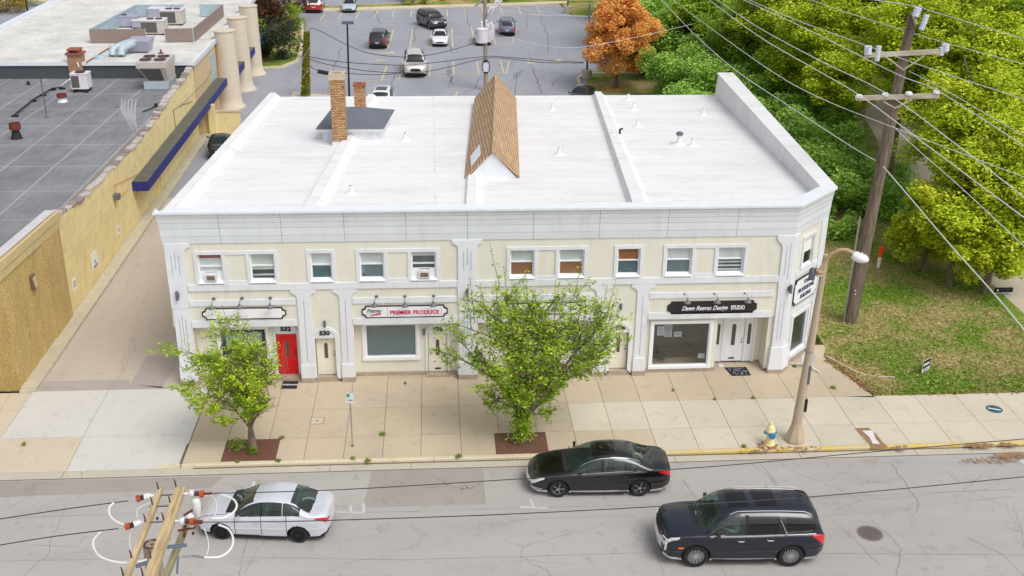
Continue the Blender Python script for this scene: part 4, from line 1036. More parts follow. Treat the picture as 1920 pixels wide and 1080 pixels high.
# ------------------------------------------------------------------ signs, lamps and air conditioners on the front
def plaque(x0, x1, z0, z1, c=.16, inset=0.0):
    x0 += inset; x1 -= inset; z0 += inset; z1 -= inset; pts = []
    for (cx, cz, a0) in ((x1, z0, 180), (x1, z1, 270), (x0, z1, 0), (x0, z0, 90)):
        seg = [(cx + c * math.cos(R(a)), cz + c * math.sin(R(a))) for a in (a0, a0 - 30, a0 - 60, a0 - 90)]
        pts += seg
    return pts
def sign(label, x0, x1, z0, z1, base, face, y=YF):
    t = thing('shop_sign', label, 'sign', ((x0 + x1) / 2, y, z0))
    g = MB(); g.xprism(plaque(x0, x1, z0, z1), y - .05, y - .001); g.build('sign_board', base, t)
    if face:
        g = MB(); g.xprism(plaque(x0, x1, z0, z1, .16, .05), y - .058, y - .05); g.build('sign_face', face, t)
    return t
def face_text(t, name, txt, size, x, z, mat, y=YF - .06, **k): add_text(name, txt, size, Vector((x, y, z)), FRONT, mat, t, **k)
s1 = sign('blank white plaque sign with dark edge over the window beside the red door', -9.95, -6.42, 3.08, 3.62, plain('dark_plum_edge', (58, 34, 44), .5), M['sign_white'])
s2 = sign('white plaque sign reading premier produce in magenta letters', -3.22, .46, 3.03, 3.6, M['ink'], M['sign_white'])
face_text(s2, 'lettering', 'PREMIER PRODUCE', .26, -.97, 3.27, M['pink'], bold=.008, width=2.1, extrude=.008)
face_text(s2, 'script_lettering', 'Premier', .25, -2.7, 3.37, M['teal'], shear=.4, bold=.004, width=.66, extrude=.008)
g = MB(); g.hexa([(-2.85, YF - .07, 3.14), (-2.4, YF - .07, 3.2), (-2.4, YF - .06, 3.2), (-2.85, YF - .06, 3.14), (-2.83, YF - .07, 3.19), (-2.4, YF - .07, 3.28), (-2.4, YF - .06, 3.28), (-2.83, YF - .06, 3.19)]); g.build('red_swoosh', M['pink'], s2)
g = MB(); g.box(-2.12, -2.11, YF - .064, YF - .059, 3.1, 3.55); g.box(.18, .19, YF - .064, YF - .059, 3.1, 3.55); g.build('divider_line', M['iron'], s2)
s3 = sign('white plaque sign with serif italic letters half hidden by the larger street tree', 2.3, 6.25, 3.05, 3.62, M['ink'], M['sign_white'])
face_text(s3, 'lettering', 'P  erson &   tta, Ltd', .27, 3.5, 3.33, M['teal'], shear=.3, extrude=.008)
face_text(s3, 'lettering', 'Taxing  ines', .27, 5.4, 3.33, M['navy'], shear=.3, extrude=.008)
s4 = sign('black plaque sign with white script letters above the wide studio window', 10.05, 14.02, 2.95, 3.55, M['sign_black'], None)
face_text(s4, 'script_lettering', 'Dawn Reeves Design', .29, 11.68, 3.22, M['sign_white'], shear=.45, extrude=.006, width=2.05, bold=.005)
for xx, ch in ((10.78, 'D'), (11.42, 'R'), (12.18, 'D')): pass
face_text(s4, 'lettering', 'STUDIO', .26, 13.17, 3.22, M['sign_white'], extrude=.006, width=.62, bold=.012)
# corner sign
t = thing('corner_sign', 'white plaque sign reading york professional building on the angled corner', 'sign', tuple(cA + cT * 1.7 + Vector((0, 0, 3.0))))
g = MB(); g.xprism(plaque(.42, 2.72, 3.05, 4.28, .17), -.10, -.04); cbuild(g, 'sign_board', M['ink'], t)
g = MB(); g.xprism(plaque(.42, 2.72, 3.05, 4.28, .17, .05), -.108, -.10); cbuild(g, 'sign_face', M['sign_white'], t)
for tx, z, s_ in (('YORK', 4.0, .27), ('PROFESSIONAL', 3.67, .27), ('BUILDING', 3.34, .27)):
    me = text_mesh(tx, s_, .008, .15, .85, .008); me.name = 'lettering'; me.materials.clear(); me.materials.append(M['navy'])
    me.transform(CMX @ Matrix.Translation((1.57, -.112, z)) @ FRONT); link('lettering', me, t)

# gooseneck lamps: built once, then copied
def gooseneck():
    t = thing('gooseneck_lamp', 'x', 'lamp', (0, 0, 0), local=True)
    g = MB(); g.lathe([(.075, 0), (.075, -.03), (.05, -.05)], (0, 0, .0), 14, axis='y'); g.build('wall_plate', M['iron'], t, True)
    pts = [(0, -.04, 0)] + [(-.0, -.04 - .37 * k / 8, .06 * math.sin(math.pi * k / 8) - .008 * k) for k in range(1, 9)] + [(-.0, -.42, -.15)]
    g = MB(); g.tube(pts, .013, 6); g.build('arm', M['iron'], t, True)
    g = MB(); g.lathe([(.04, .05), (.06, .0), (.155, -.06), (.16, -.10), (.15, -.10), (.05, -.02)], (0, -.42, -.17), 18, cap=False); g.build('lamp_shade', M['iron'], t, True)
    g = MB(); g.lathe([(.0, .05), (.045, .05), (.04, .09), (.0, .1)], (0, -.42, -.17), 10); g.build('lamp_cap', M['iron'], t, True)
    return t
GL = [(401, 560, 'left end of the blank white sign'), (454, 559, 'middle of the blank white sign'), (507, 558.5, 'right end of the blank white sign'),
      (706, 556, 'left end of the magenta lettered sign'), (759, 556, 'middle of the magenta lettered sign'), (813, 555, 'right end of the magenta lettered sign'),
      (950, 554, 'left end of the sign behind the larger tree'), (1003, 553.5, 'middle of the sign behind the larger tree'), (1057, 552.5, 'right end of the sign behind the larger tree'),
      (1283, 550.5, 'left end of the black studio sign'), (1339, 550, 'middle of the black studio sign'), (1396, 549, 'right end of the black studio sign')]
g0 = gooseneck()
for i, (u, v, wh) in enumerate(GL):
    o_ = g0 if i == 0 else copy_tree(g0); p_ = W(u, v, YF - .002); o_.location = p_
    tag(o_, 'gooseneck lamp over the ' + wh, 'lamp', 'gooseneck lamps over the shop signs')
    o_.rotation_euler[2] = R(random.uniform(-12, 12)) if i < 9 else R(9)
def wall_light(p, label, big=1.0, rz=0):
    t = thing('wall_light', label, 'lamp', p, rz); t['local'] = 1
    g = MB(); g.box(-.06 * big, .06 * big, -.02, 0, -.09 * big, .09 * big); g.build('back_plate', M['iron'], t)
    g = MB(); g.lathe([(.05, -.16), (.055, -.14), (.055, .14), (.045, .17)], (0, -.09, 0), 12); t2 = g.build('lamp_body', M['iron'], t, True); t2.scale = (big,) * 3
wall_light(W(333, 553, YF - .09), 'grey cylinder wall light on the corner pilaster near the alley', 1.2)
wall_light(W(609, 606, YF - .002), 'small grey wall light above the arched door 530', .9)
wall_light(W(1164, 574, YF - .002), 'small grey wall light above the arched door nearest the studio window', .9)
wall_light(W(876, 548, YF - .09), 'grey wall light on the middle pilaster just left of the larger tree', 1.1)
wall_light(W(1479, 541, YF - .1), 'shiny cylinder spotlight on the pilaster beside the corner sign', 1.2, R(40))
wall_light(W(795, 621, YS - .01), 'small black wall lantern between teal window and door 528', .9)
def wac(i, label):
    x0, x1 = WIN[i]; c = (x0 + x1) / 2 - (.0 if i == 0 else -.02)
    t = thing('window_air_conditioner', label, 'air conditioner', (c, YF, 4.9)); t['group'] = 'window air conditioners'
    zz_ = 4.88
    g = MB(); g.box(c - .24, c + .24, YF - .12, YF + .12, zz_, zz_ + .32); g.build('casing', M['ac_white'], t)
    g = MB(); g.box(c - .17, c + .17, YF - .125, YF - .12, zz_ + .05, zz_ + .25); g.build('grille', plain('brown_coil', (120, 104, 80), .7, var=.2, scale=30), t)
    g = MB(); g.box(x0 + .07, c - .24, YF + .1, YF + .115, zz_, zz_ + .36); g.box(c + .24, x1 - .07, YF + .1, YF + .115, zz_, zz_ + .36); g.box(x0 + .07, x1 - .07, YF + .1, YF + .118, zz_ + .36, zz_ + .4); g.build('side_panel', M['white_frame'], t)
wac(0, 'white air conditioner in the upper window nearest the alley'); wac(4, 'white air conditioner in the upper window left of the middle pilaster')
t = thing('security_camera', 'small dark dome camera under the soffit of the studio entrance', 'camera', (14.5, YR - .2, 2.6))
g = MB(); g.lathe([(.02, -.1), (.06, -.06), (.07, 0), (.05, .06)], (14.5, YF + .55, 2.62), 12); g.lathe([(.05, -.03), (.05, .1)], (14.32, YF + .6, 2.64), 8, axis='x'); g.build('housing', M['interior'], t, True)
# door mats
def mat_(px_, label, txt=None):
    pts = [G(u, v, 0) for u, v in px_]; c = sum(pts, Vector()) / 4
    t = thing('door_mat', label, 'mat', c); g = MB(); g.prism([(p.x, p.y) for p in pts], .001, .02); g.build('mat_pad', plain('black_rubber_mat', (40, 38, 40), .9, var=.3, scale=20), t)
    if txt:
        me = text_mesh(txt, .19, .002, .4, .9, .003); me.name = 'lettering'; me.materials.clear(); me.materials.append(M['sign_white']); me.transform(Matrix.Translation((c.x, c.y, .022))); link('lettering', me, t)
    else:
        g = MB(); rr = random.Random(3)
        for k in range(60):
            a = c + Vector((rr.uniform(-.38, .38), rr.uniform(-.33, .33), 0)); s_ = .02; g.box(a.x - s_, a.x + s_, a.y - s_, a.y + s_, .02, .024)
        g.build('mat_pattern', M['ac_grey'], t)
mat_([(526, 729), (556, 729), (560, 715), (531, 715)], 'small black mat with white script before the red door', 'Welcome')
mat_([(1372, 705), (1408, 704), (1399, 688.5), (1358, 689.5)], 'square black mat with grey pattern in the studio entrance')
t = thing('litter_bag', 'crumpled pale plastic scrap beside the black mat at the studio entrance', 'litter', G(1351, 687)); t['local'] = 1
g = MB(); rr = random.Random(5)
pr = [(.0, 0), (.11, .01), (.13, .04), (.08, .08), (.0, .09)]; g.lathe(pr, (0, 0, 0), 9); g.v = [(x + rr.uniform(-.04, .04), y * 1.6 + rr.uniform(-.04, .04), max(0, z + rr.uniform(-.01, .02))) for x, y, z in g.v]; g.build('crumpled_plastic', M['ac_white'], t)

# ================================================================== LEFT BUILDING
XL = -17.85
lb = thing('yellow_brick_building', 'long yellow brick commercial building with dark flat roof beside the alley', 'building', (-25, 60, 0))
yb = brick('yellow_brick_wall', (246, 228, 170), (242, 222, 162), (234, 214, 160), .21, .075, (R(90), 0, R(90)), .010, .45, .2)
def aggm():
    mt, n, b = newmat('golden_aggregate_panel'); v = ocoord(n)
    vo = n.nodes.new("ShaderNodeTexVoronoi"); vo.inputs['Scale'].default_value = 30; n.links.new(v, vo.inputs['Vector'])
    f = noise(n, ocoord(n, (1, 1, .35)), 1.1, 5, .7)
    c = ramp(n, vo.outputs['Distance'], [(.1, lin((244, 222, 160))), (.45, lin((216, 188, 120))), (.8, lin((150, 124, 82)))])
    c = mix(n, .55, c, ramp(n, f, [(.3, (.62, .6, .55)), (.6, (1, 1, 1))]), 'MULTIPLY')
    n.links.new(c, b.inputs['Base Color']); b.inputs['Roughness'].default_value = .95; bump(n, b, vo.outputs['Distance'], .6, .03); return mt
agg = aggm()
# near block with coping
g = MB()
zt = lambda y: 6.12 - (y - 43.1) * .075
ys = [43.1, 43.9, 45.6, 47.9, 50.55]
g.hexa([(-60, 43.1, 0), (XL, 43.1, 0), (XL, 50.55, 0), (-60, 50.55, 0), (-60, 43.1, 5.2), (XL, 43.1, 5.2), (XL, 50.55, 4.75), (-60, 50.55, 4.75)])
# ribbed front face and raised panels
for k in range(60): g.box(-19.9 + k * .034 - .0, -19.9 + k * .034 + .016, 43.085, 43.1, .0, 5.2)
g.hexa([(XL, 48.0, .02), (XL + .06, 48.0, .02), (XL + .06, 50.5, .02), (XL, 50.5, .02), (XL, 48.0, 5.0), (XL + .06, 48.0, 5.0), (XL + .06, 50.5, 4.75), (XL, 50.5, 4.75)])
for yy in (43.6, 44.9, 46.4): g.box(XL, XL + .05, yy, yy + .12, .02, 4.9)
g.build('aggregate_wall', agg, lb)
g = MB()
for z0, z1, e in ((0, .42, .07), (.42, .78, .12)):
    g.hexa([(XL - .3, 43.0 - e, 5.2 + z0), (XL + e, 43.0 - e, 5.2 + z0), (XL + e, 50.62, 4.75 + z0), (XL - .3, 50.62, 4.75 + z0), (XL - .3, 43.0 - e, 5.2 + z1), (XL + e, 43.0 - e, 5.2 + z1), (XL + e, 50.62, 4.75 + z1), (XL - .3, 50.62, 4.75 + z1)])
    g.box(-60, XL - .3, 43.0 - e, 43.35, 5.2 + z0, 5.2 + z1)
g.build('fascia', plain('golden_fascia', (206, 186, 136), .8, var=.16), lb)
g = MB(); g.hexa([(XL - .5, 43.0, 5.98), (XL - .1, 43.0, 5.98), (XL - .1, 50.6, 5.53), (XL - .5, 50.6, 5.53), (XL - .5, 43.0, 6.05), (XL - .02, 43.0, 6.05), (XL - .02, 50.6, 5.60), (XL - .5, 50.6, 5.60)]); g.build('coping', plain('pale_coping', (206, 204, 204), .6, var=.12), lb)
# main yellow wall with stepped tile coping
prof_ = [(50.62, 5.2), (54, 4.72), (59, 4.62), (66.4, 4.4), (71.7, 4.7), (76.4, 5.0), (83.5, 5.35)]
g = MB()
for (y0, z0), (y1, z1) in zip(prof_[:-1], prof_[1:]): g.hexa([(XL - .35, y0, 0), (XL - .02, y0, 0), (XL - .02, y1, 0), (XL - .35, y1, 0), (XL - .35, y0, z0), (XL - .02, y0, z0), (XL - .02, y1, z1), (XL - .35, y1, z1)])
g.build('yellow_wall', yb, lb)
g = MB(); y = 50.7; rr = random.Random(11)
while y < 83.2:
    z = np.interp(y, [p[0] for p in prof_], [p[1] for p in prof_]); l_ = rr.uniform(.5, .9); dz = rr.choice((0, .05, .1)); dx = rr.uniform(-.05, .05)
    g.hexa([(XL - .42 + dx, y, z), (XL + .03 + dx, y, z), (XL + .03 + dx, y + l_, z), (XL - .42 + dx, y + l_, z), (XL - .42 + dx, y, z + .1 + dz), (XL + .02 + dx, y, z + .04 + dz), (XL + .02 + dx, y + l_ - .04, z + .04 + dz), (XL - .42 + dx, y + l_ - .04, z + .1 + dz)], rr.choice((0, 0, 1)))
    y += l_ + rr.uniform(.0, .12)
g.build('coping_tile', [plain('weathered_coping_tile', (186, 180, 172), .8, var=.25), plain('mauve_coping_tile', (146, 132, 128), .8, var=.2)], lb)
# dark roof
def droof():
    mt, n, b = newmat('dark_grey_roofing'); v = ocoord(n)
    a = noise(n, v, .3, 6, .7); c = noise(n, ocoord(n, (3, .5, 1)), 1.2, 5, .7)
    base = ramp(n, math_(n, 'ADD', math_(n, 'MULTIPLY', a, .6), math_(n, 'MULTIPLY', c, .4)), [(.35, lin((108, 109, 114))), (.52, lin((129, 130, 134))), (.70, lin((152, 151, 152)))])
    t = n.nodes.new("ShaderNodeTexBrick"); n.links.new(ocoord(n, rot=(0, 0, R(90))), t.inputs['Vector']); t.inputs['Scale'].default_value = 1; t.inputs['Brick Width'].default_value = 4.6; t.inputs['Row Height'].default_value = 2.6; t.inputs['Mortar Size'].default_value = .07; t.inputs['Mortar Smooth'].default_value = .3
    t.offset = 0; n.links.new(mix(n, math_(n, 'MULTIPLY', t.outputs['Fac'], .42), base, lin((190, 186, 182))), b.inputs['Base Color']); b.inputs['Roughness'].default_value = .75; return mt
g = MB(); g.hexa([(-60, 43.4, 3.8), (XL - .3, 43.4, 3.8), (XL - .3, 83.6, 3.6), (-60, 83.6, 3.6), (-60, 43.4, 5.25), (XL - .3, 43.4, 5.25), (XL - .3, 83.6, 4.55), (-60, 83.6, 4.55)])
g.build('dark_roof', droof(), lb)
g = MB(); c0 = WX(250, 180, -20); pts = [G(u, v, 4.9) for u, v in ((258, 250), (240, 215), (228, 192), (240, 183), (262, 186), (258, 215), (262, 235))]; 
for dx in (0, 6, 13, 20, 27):
    q = [G(u + dx * t_, v, 4.75) for (u, v), t_ in zip(((228, 184), (228, 205), (240, 228), (252, 250)), (1, .9, .5, .15))]; g.strip(q, [.08, .16, .14, .08], 4.86 - 0.0)
for k in range(len(g.v)): x, y_, z = g.v[k]; g.v[k] = (x, y_, 5.25 - (y_ - 43.4) * .0174 + .006)
g.build('mineral_stain', plain('pale_mineral_stain', (166, 165, 168), .9, var=.15), lb)
# step up to the white roofed rear block
ZW = 5.72
g = MB(); g.box(-36.3, XL - .4, 83.62, 83.9, 3, ZW - .02); g.build('step_wall', plain('dark_felt_upstand', (74, 78, 84), .8, var=.15), lb)
wr_ = plain('dirty_white_roof', (212, 210, 204), .85, var=.26, scale=.45, fine=3)
g = MB(); g.prism([(-36.3, 83.9), (XL, 83.9), (XL, 115.5), (-36.3, 115.5)], ZW - .35, ZW); g.box(-60, -36.3, 84, 92, 4.6, 4.9); g.build('white_roof', wr_, lb)
g = MB(); g.box(-36.2, XL - .02, 83.9, 115.4, 0, ZW - .36); g.build('rear_wall', plain('tan_block_wall', (216, 190, 150), .85, var=.08), lb)
g = MB()
g.box(-36.4, XL + .1, 83.5, 83.62, ZW - .2, ZW + .06); g.box(-36.75, -36.3, 83.5, 115.7, ZW - .1, ZW + .28); g.box(XL - .1, XL + .12, 83.62, 115.7, ZW - .3, ZW + .05); g.box(-36.3, XL, 115.4, 115.7, ZW - .1, ZW + .28)
g.build('roof_edge', plain('pale_blue_white_edge', (222, 228, 234), .5, var=.06), lb)
# round columns
for (yc, b_) in ((93.2, 1), (99.6, 1), (106.0, 1)):
    g = MB(); g.lathe([(1.25, 0), (1.2, .12), (1.02, .3), (.94, .9), (.86, 4.6), (.84, ZW + .55), (.9, ZW + .62), (.9, ZW + .68), (.0, ZW + .7)], (XL + .75, yc, 0), 28, cap=False); g.build('round_column', M['tower'], lb, True)
g = MB()
for y0 in (90.2, 96.3, 102.7): g.box(XL - .01, XL + .05, y0, y0 + 1.6, 2.6, 4.9)
g.build('window', plain('pale_blue_glazing', (164, 200, 220), .2, var=.1), lb)
# yard wall between the building and the rear lot
g = MB(); g.box(XL, -14.9, 84.4, 84.75, 0, 1.75, 0); g.box(XL, -14.8, 84.35, 84.8, 1.75, 1.83, 1); g.box(-17.2, -16.7, 84.0, 84.4, 0, 2.4, 0)
t = thing('yard_wall', 'low yellow brick wall closing the alley behind the long canopy', 'wall', (-16, 84.5, 0)); g.build('wall', [yb, M['concrete']], t)
# canopy
def canopy(y0, y1, label, x1=XL + .9, z=2.78, first=True):
    t = thing('canopy', label, 'canopy', (XL + .4, (y0 + y1) / 2, z), group=None)
    g = MB(); g.box(XL, x1 - .03, y0 + .03, y1, z - .5, z); g.build('canopy_top', M['awning_top'], t)
    g = MB(); n = max(2, int((y1 - y0) / .82))
    for k in range(n): a = y0 + (y1 - y0) * k / n; b = y0 + (y1 - y0) * (k + 1) / n; g.box(x1 - .03, x1 + .02, a + .012, b - .012, z - .56, z + .02)
    g.box(x1 - .03, x1 + .0, y0, y1, z - .55, z + .01)
    for k in range(3): g.box(XL + .0 + k * .29 + (.006 if k else 0), XL + .29 * (k + 1) - .006, y0 - .02, y0 + .03, z - .56, z + .02)
    g.build('fascia', M['awning_blue'], t)
canopy(63.7, 91.6, 'long blue canopy with weathered top along the yellow brick wall')
canopy(94.6, 98.3, 'short blue canopy between the first and second round columns', XL + 1.3)
canopy(101.0, 104.7, 'short blue canopy between the second and third round columns', XL + 1.3)
canopy(107.4, 112, 'short blue canopy beyond the farthest round column', XL + 1.3)
g = MB()
for yy in (69.2, 69.9): g.box(XL - .02, XL + .12, yy, yy + .25, 0, 2.2)
g.build('buttress', yb, lb)
# rear yellow wall continues to the columns
# small things on the wall
def wsign(u, v, w_, h_, label, txt):
    p_ = WX(u, v, XL + .01); t = thing('wall_sign', label, 'sign', p_)
    g = MB(); g.box(XL - .015, XL + .015, p_.y - w_ / 2, p_.y + w_ / 2, p_.z - h_ / 2, p_.z + h_ / 2); g.build('sign_board', M['sign_white'], t)
    g = MB()
    for k in range(3): g.box(XL + .015, XL + .018, p_.y - w_ * .36, p_.y + w_ * (.36 - .1 * (k % 2)), p_.z + h_ * (.3 - .2 * k) - h_ * .04, p_.z + h_ * (.3 - .2 * k) + h_ * .04)
    if not txt: g.build('lettering', M['rust'], t)
    else:
        for kk, tx in enumerate(txt):
            me = text_mesh(tx, h_ * .2, .002, bold=.004); me.name = 'lettering'; me.materials.clear(); me.materials.append(M['navy'])
            me.transform(Matrix.Translation((XL + .018, p_.y, p_.z - h_ * (.12 + .26 * kk))) @ Matrix.Rotation(R(90), 4, 'Z') @ FRONT); link('lettering', me, t)
wsign(178, 487, .95, .85, 'larger white parking sign on the yellow brick wall', ['NO', 'PARKING']); wsign(222, 432, .42, .5, 'small faded sign on the yellow wall beyond the parking sign', None); wsign(140, 534, .42, .6, 'small faded sign on the yellow wall nearest the street', None)
p_ = WX(61, 528, XL + .05); t = thing('box_light', 'square bronze wall pack light on the golden aggregate wall', 'lamp', p_)
g = MB(); g.hexa([(XL, p_.y - .2, p_.z - .3), (XL + .2, p_.y - .2, p_.z - .3), (XL + .2, p_.y + .2, p_.z - .3), (XL, p_.y + .2, p_.z - .3), (XL, p_.y - .2, p_.z + .3), (XL + .12, p_.y - .2, p_.z + .3), (XL + .12, p_.y + .2, p_.z + .3), (XL, p_.y + .2, p_.z + .3)]); g.build('casing', plain('bronze_casing', (112, 92, 76), .5), t)
g = MB(); g.hexa([(XL + .2, p_.y - .15, p_.z - .25), (XL + .22, p_.y - .15, p_.z - .25), (XL + .22, p_.y + .15, p_.z - .25), (XL + .2, p_.y + .15, p_.z - .25), (XL + .13, p_.y - .15, p_.z + .22), (XL + .15, p_.y - .15, p_.z + .22), (XL + .15, p_.y + .15, p_.z + .22), (XL + .13, p_.y + .15, p_.z + .22)]); g.build('lens', plain('amber_lens', (206, 186, 150), .3), t)
p_ = WX(216, 368, XL + .05); t = thing('flood_light', 'grey flood light with hanging cable high on the yellow wall', 'lamp', p_)
g = MB(); g.box(XL, XL + .3, p_.y - .22, p_.y + .18, p_.z - .16, p_.z + .14); g.build('casing', M['iron'], t)
g = MB(); q = [WX(u, v, XL + .02) for u, v in ((216, 362), (214, 348), (235, 338), (256, 328))]; g.tube(q, .015, 4); q = [WX(u, v, XL + .02) for u, v in ((218, 372), (230, 366), (240, 354))]; g.tube(q, .015, 4); q = [WX(u, v, XL + .02) for u, v in ((215, 375), (217, 390))]; g.tube(q, .015, 4); g.build('cable', M['insul_orange'], t)
g = MB(); q = [WX(u, v, XL + .02) for u, v in ((360, 190), (337, 198), (325, 207), (330, 242))]; g.tube(q, .02, 4); q = [WX(u, v, XL + .02) for u, v in ((337, 200), (388, 150), (400, 125))]; g.tube(q, .015, 4); t = thing('wall_conduit', 'thin conduit running across the yellow wall above the canopy', 'conduit', WX(325, 207, XL)); g.build('pipe', M['iron'], t)
p_ = G(325, 203, 4.0)

# ---- roof plant on the left building
def unit(name, label, u, v, w_, d_, h_, z, body, top=None, fans=(), legs=.15, face=None, grp=None):
    p_ = G(u, v, z); x0, y0 = p_.x - w_ / 2, p_.y
    t = thing(name, label, 'air conditioner', (p_.x, p_.y + d_ / 2, z), group=grp)
    g = MB(); g.box(x0, x0 + w_, y0, y0 + d_, z + legs, z + h_)
    c = g.build('casing', body, t)
    g = MB(); g.box(x0 - .03, x0 + w_ + .03, y0 - .03, y0 + d_ + .03, z + h_ + .0, z + h_ + .05); g.build('top_plate', top or body, t)
    for (fx, fy, fr_) in fans:
        g = MB(); g.lathe([(fr_, 0), (fr_, .06), (fr_ * .9, .07), (fr_ * .9, .03), (.0, .03)], (x0 + w_ * fx, y0 + d_ * fy, z + h_ + .05), 18, 0, cap=False)
        for k in range(6): a = math.pi * k / 6; g.tube([(x0 + w_ * fx - fr_ * math.cos(a), y0 + d_ * fy - fr_ * math.sin(a), z + h_ + .12), (x0 + w_ * fx + fr_ * math.cos(a), y0 + d_ * fy + fr_ * math.sin(a), z + h_ + .12)], .012, 4, 0)
        g.build('fan', M['insul_dark'], t)
    if face:
        g = MB(); g.box(x0 + w_ * face[0], x0 + w_ * face[1], y0 - .012, y0 - .001, z + legs + h_ * .08, z + h_ * .92); g.build('grille', M['grille'], t)
    g = MB()
    for xx in (x0 + .1, x0 + w_ - .2): g.box(xx, xx + .12, y0 - .1, y0 + d_ + .1, z, z + legs)
    g.build('rail', M['interior'], t)
    return t
zD = lambda y: 5.25 - (y - 43.4) * .0174
unit('condenser_unit', 'small white condenser with round fan on the dark roof', 151, 173, 1.15, 1.0, 1.25, zD(77), M['ac_white'], None, ((.5, .5, .36),), .22, (.04, .5))
# large package unit with four fans on a pale blue base
t = thing('package_unit', 'large beige rooftop unit with four fans on pale blue curb', 'air conditioner', (-18.9, 78, 4.6))
zb_ = zD(77.5); q0 = G(272, 168, zb_); X0, Y0 = q0.x - .05, q0.y
g = MB(); g.box(X0, X0 + 1.75, Y0, Y0 + 2.5, zb_, zb_ + .55); g.build('curb', M['duct_blue'], t)
g = MB(); g.hexa([(X0 + .35, Y0 + .15, zb_ + .55), (X0 + 1.72, Y0 + .15, zb_ + .55), (X0 + 1.72, Y0 + 2.45, zb_ + .55), (X0 + .35, Y0 + 2.45, zb_ + .55), (X0 - .25, Y0 - .35, zb_ + 1.6), (X0 + 1.75, Y0 - .35, zb_ + 1.6), (X0 + 1.75, Y0 + 2.5, zb_ + 1.6), (X0 - .25, Y0 + 2.5, zb_ + 1.6)])
g.box(X0 - .3, X0 + 1.8, Y0 - .4, Y0 + 2.55, zb_ + 1.6, zb_ + 2.0); g.build('casing', M['ac_beige'], t)
g = MB(); g.hexa([(X0 + .38, Y0 + .12, zb_ + .6), (X0 + 1.45, Y0 + .12, zb_ + .6), (X0 + 1.45, Y0 + .14, zb_ + .6), (X0 + .38, Y0 + .14, zb_ + .6), (X0 - .1, Y0 - .37, zb_ + 1.52), (X0 + 1.35, Y0 - .37, zb_ + 1.52), (X0 + 1.35, Y0 - .35, zb_ + 1.52), (X0 - .1, Y0 - .35, zb_ + 1.52)]); g.build('grille', M['grille'], t)
for (fx, fy) in ((.2, .5), (1.2, .5), (.2, 1.7), (1.2, 1.7)):
    g = MB(); g.lathe([(.42, 0), (.42, .06), (.36, .07), (.36, .03), (.0, .03)], (X0 + fx, Y0 + fy, zb_ + 2.0), 20, cap=False)
    for k in range(6): a = math.pi * k / 6; g.tube([(X0 + fx - .42 * math.cos(a), Y0 + fy - .42 * math.sin(a), zb_ + 2.09), (X0 + fx + .42 * math.cos(a), Y0 + fy + .42 * math.sin(a), zb_ + 2.09)], .014, 4)
    g.build('fan', M['insul_dark'], t)
# rusty turbine vents, mast, pipes
for (u, v, lbl, hh) in ((32, 262, 'rusty capped vent on a dark cone nearest the street', .95), (117, 188, 'rusty capped vent on white curb beside the small condenser', .55)):
    p_ = G(u, v, zD(70)); p_.z = zD(p_.y); t = thing('roof_vent', lbl, 'vent', p_); t['local'] = 1
    g = MB(); g.lathe([(.36, 0), (.3, .1), (.2, hh * .55), (.18, hh * .6)], (0, 0, 0), 16); g.build('base', M['interior'] if hh > .8 else M['ac_white'], t, True)
    g = MB(); g.lathe([(.3, hh * .6), (.33, hh * .6), (.33, hh), (.27, hh), (.27, hh * .75), (0, hh * .75)], (0, 0, 0), 18, cap=False); g.build('vent_cap', M['rust'], t, True)
p_ = G(88, 221, zD(70)); p_.z = zD(p_.y); t = thing('roof_mast', 'thin grey mast standing on the dark roof', 'mast', p_); t['local'] = 1
g = MB(); g.lathe([(.16, 0), (.14, .08), (.04, .12), (.035, 2.3), (.07, 2.32), (.07, 2.42), (.02, 2.45)], (0, 0, 0), 10); g.build('pole', M['iron'], t, True)
g = MB(); g.tube([(0, 0, 2.42), (-.03, 0, 2.62), (-.12, 0, 2.66)], .02, 5); g.build('hook', M['interior'], t)
t = thing('roof_pipe', 'black pipe run on blocks across the dark roof', 'pipe', G(60, 190, 4.8)); g = MB()
q = [G(u, v, 4.86) for u, v in ((28, 216), (62, 186), (80, 174), (98, 163), (116, 161))]; 
for k in q: k.z = zD(k.y) + .14
g.tube(q, .05, 6)
for k in q: g.box(k.x - .2, k.x + .2, k.y - .12, k.y + .12, zD(k.y), zD(k.y) + .1)
g.build('pipe', M['interior'], t, True)
t = thing('roof_pipe', 'white pipe dropping from the brick chimney to the small condenser', 'pipe', G(148, 135, 4.8)); g = MB(); g.tube([G(143, 112, 5.9), G(148, 125, 5.6), G(148, 134, 4.85), G(135, 145, 4.85), G(115, 160, 4.85)], .045, 6); g.build('pipe', M['ac_white'], t, True)
for (u, v) in ((53, 155), (246, 136), (293, 200)):
    p_ = G(u, v, 4.75); p_.z = zD(p_.y); t = thing('roof_drain', {53: 'small dark roof stub far left on the dark roof', 246: 'small dark roof stub left of the large beige unit', 293: 'dark stub with bent cable at the dark roof edge'}[u], 'vent', p_); t['local'] = 1
    g = MB(); g.lathe([(.16, 0), (.12, .08), (.1, .2), (.13, .24)], (0, 0, 0), 10)
    if u == 293: g.tube([(0, 0, .1), (-.2, -.9, .1), (-.5, -1.6, .1)], .04, 5)
    g.build('stub', M['interior'], t, True)
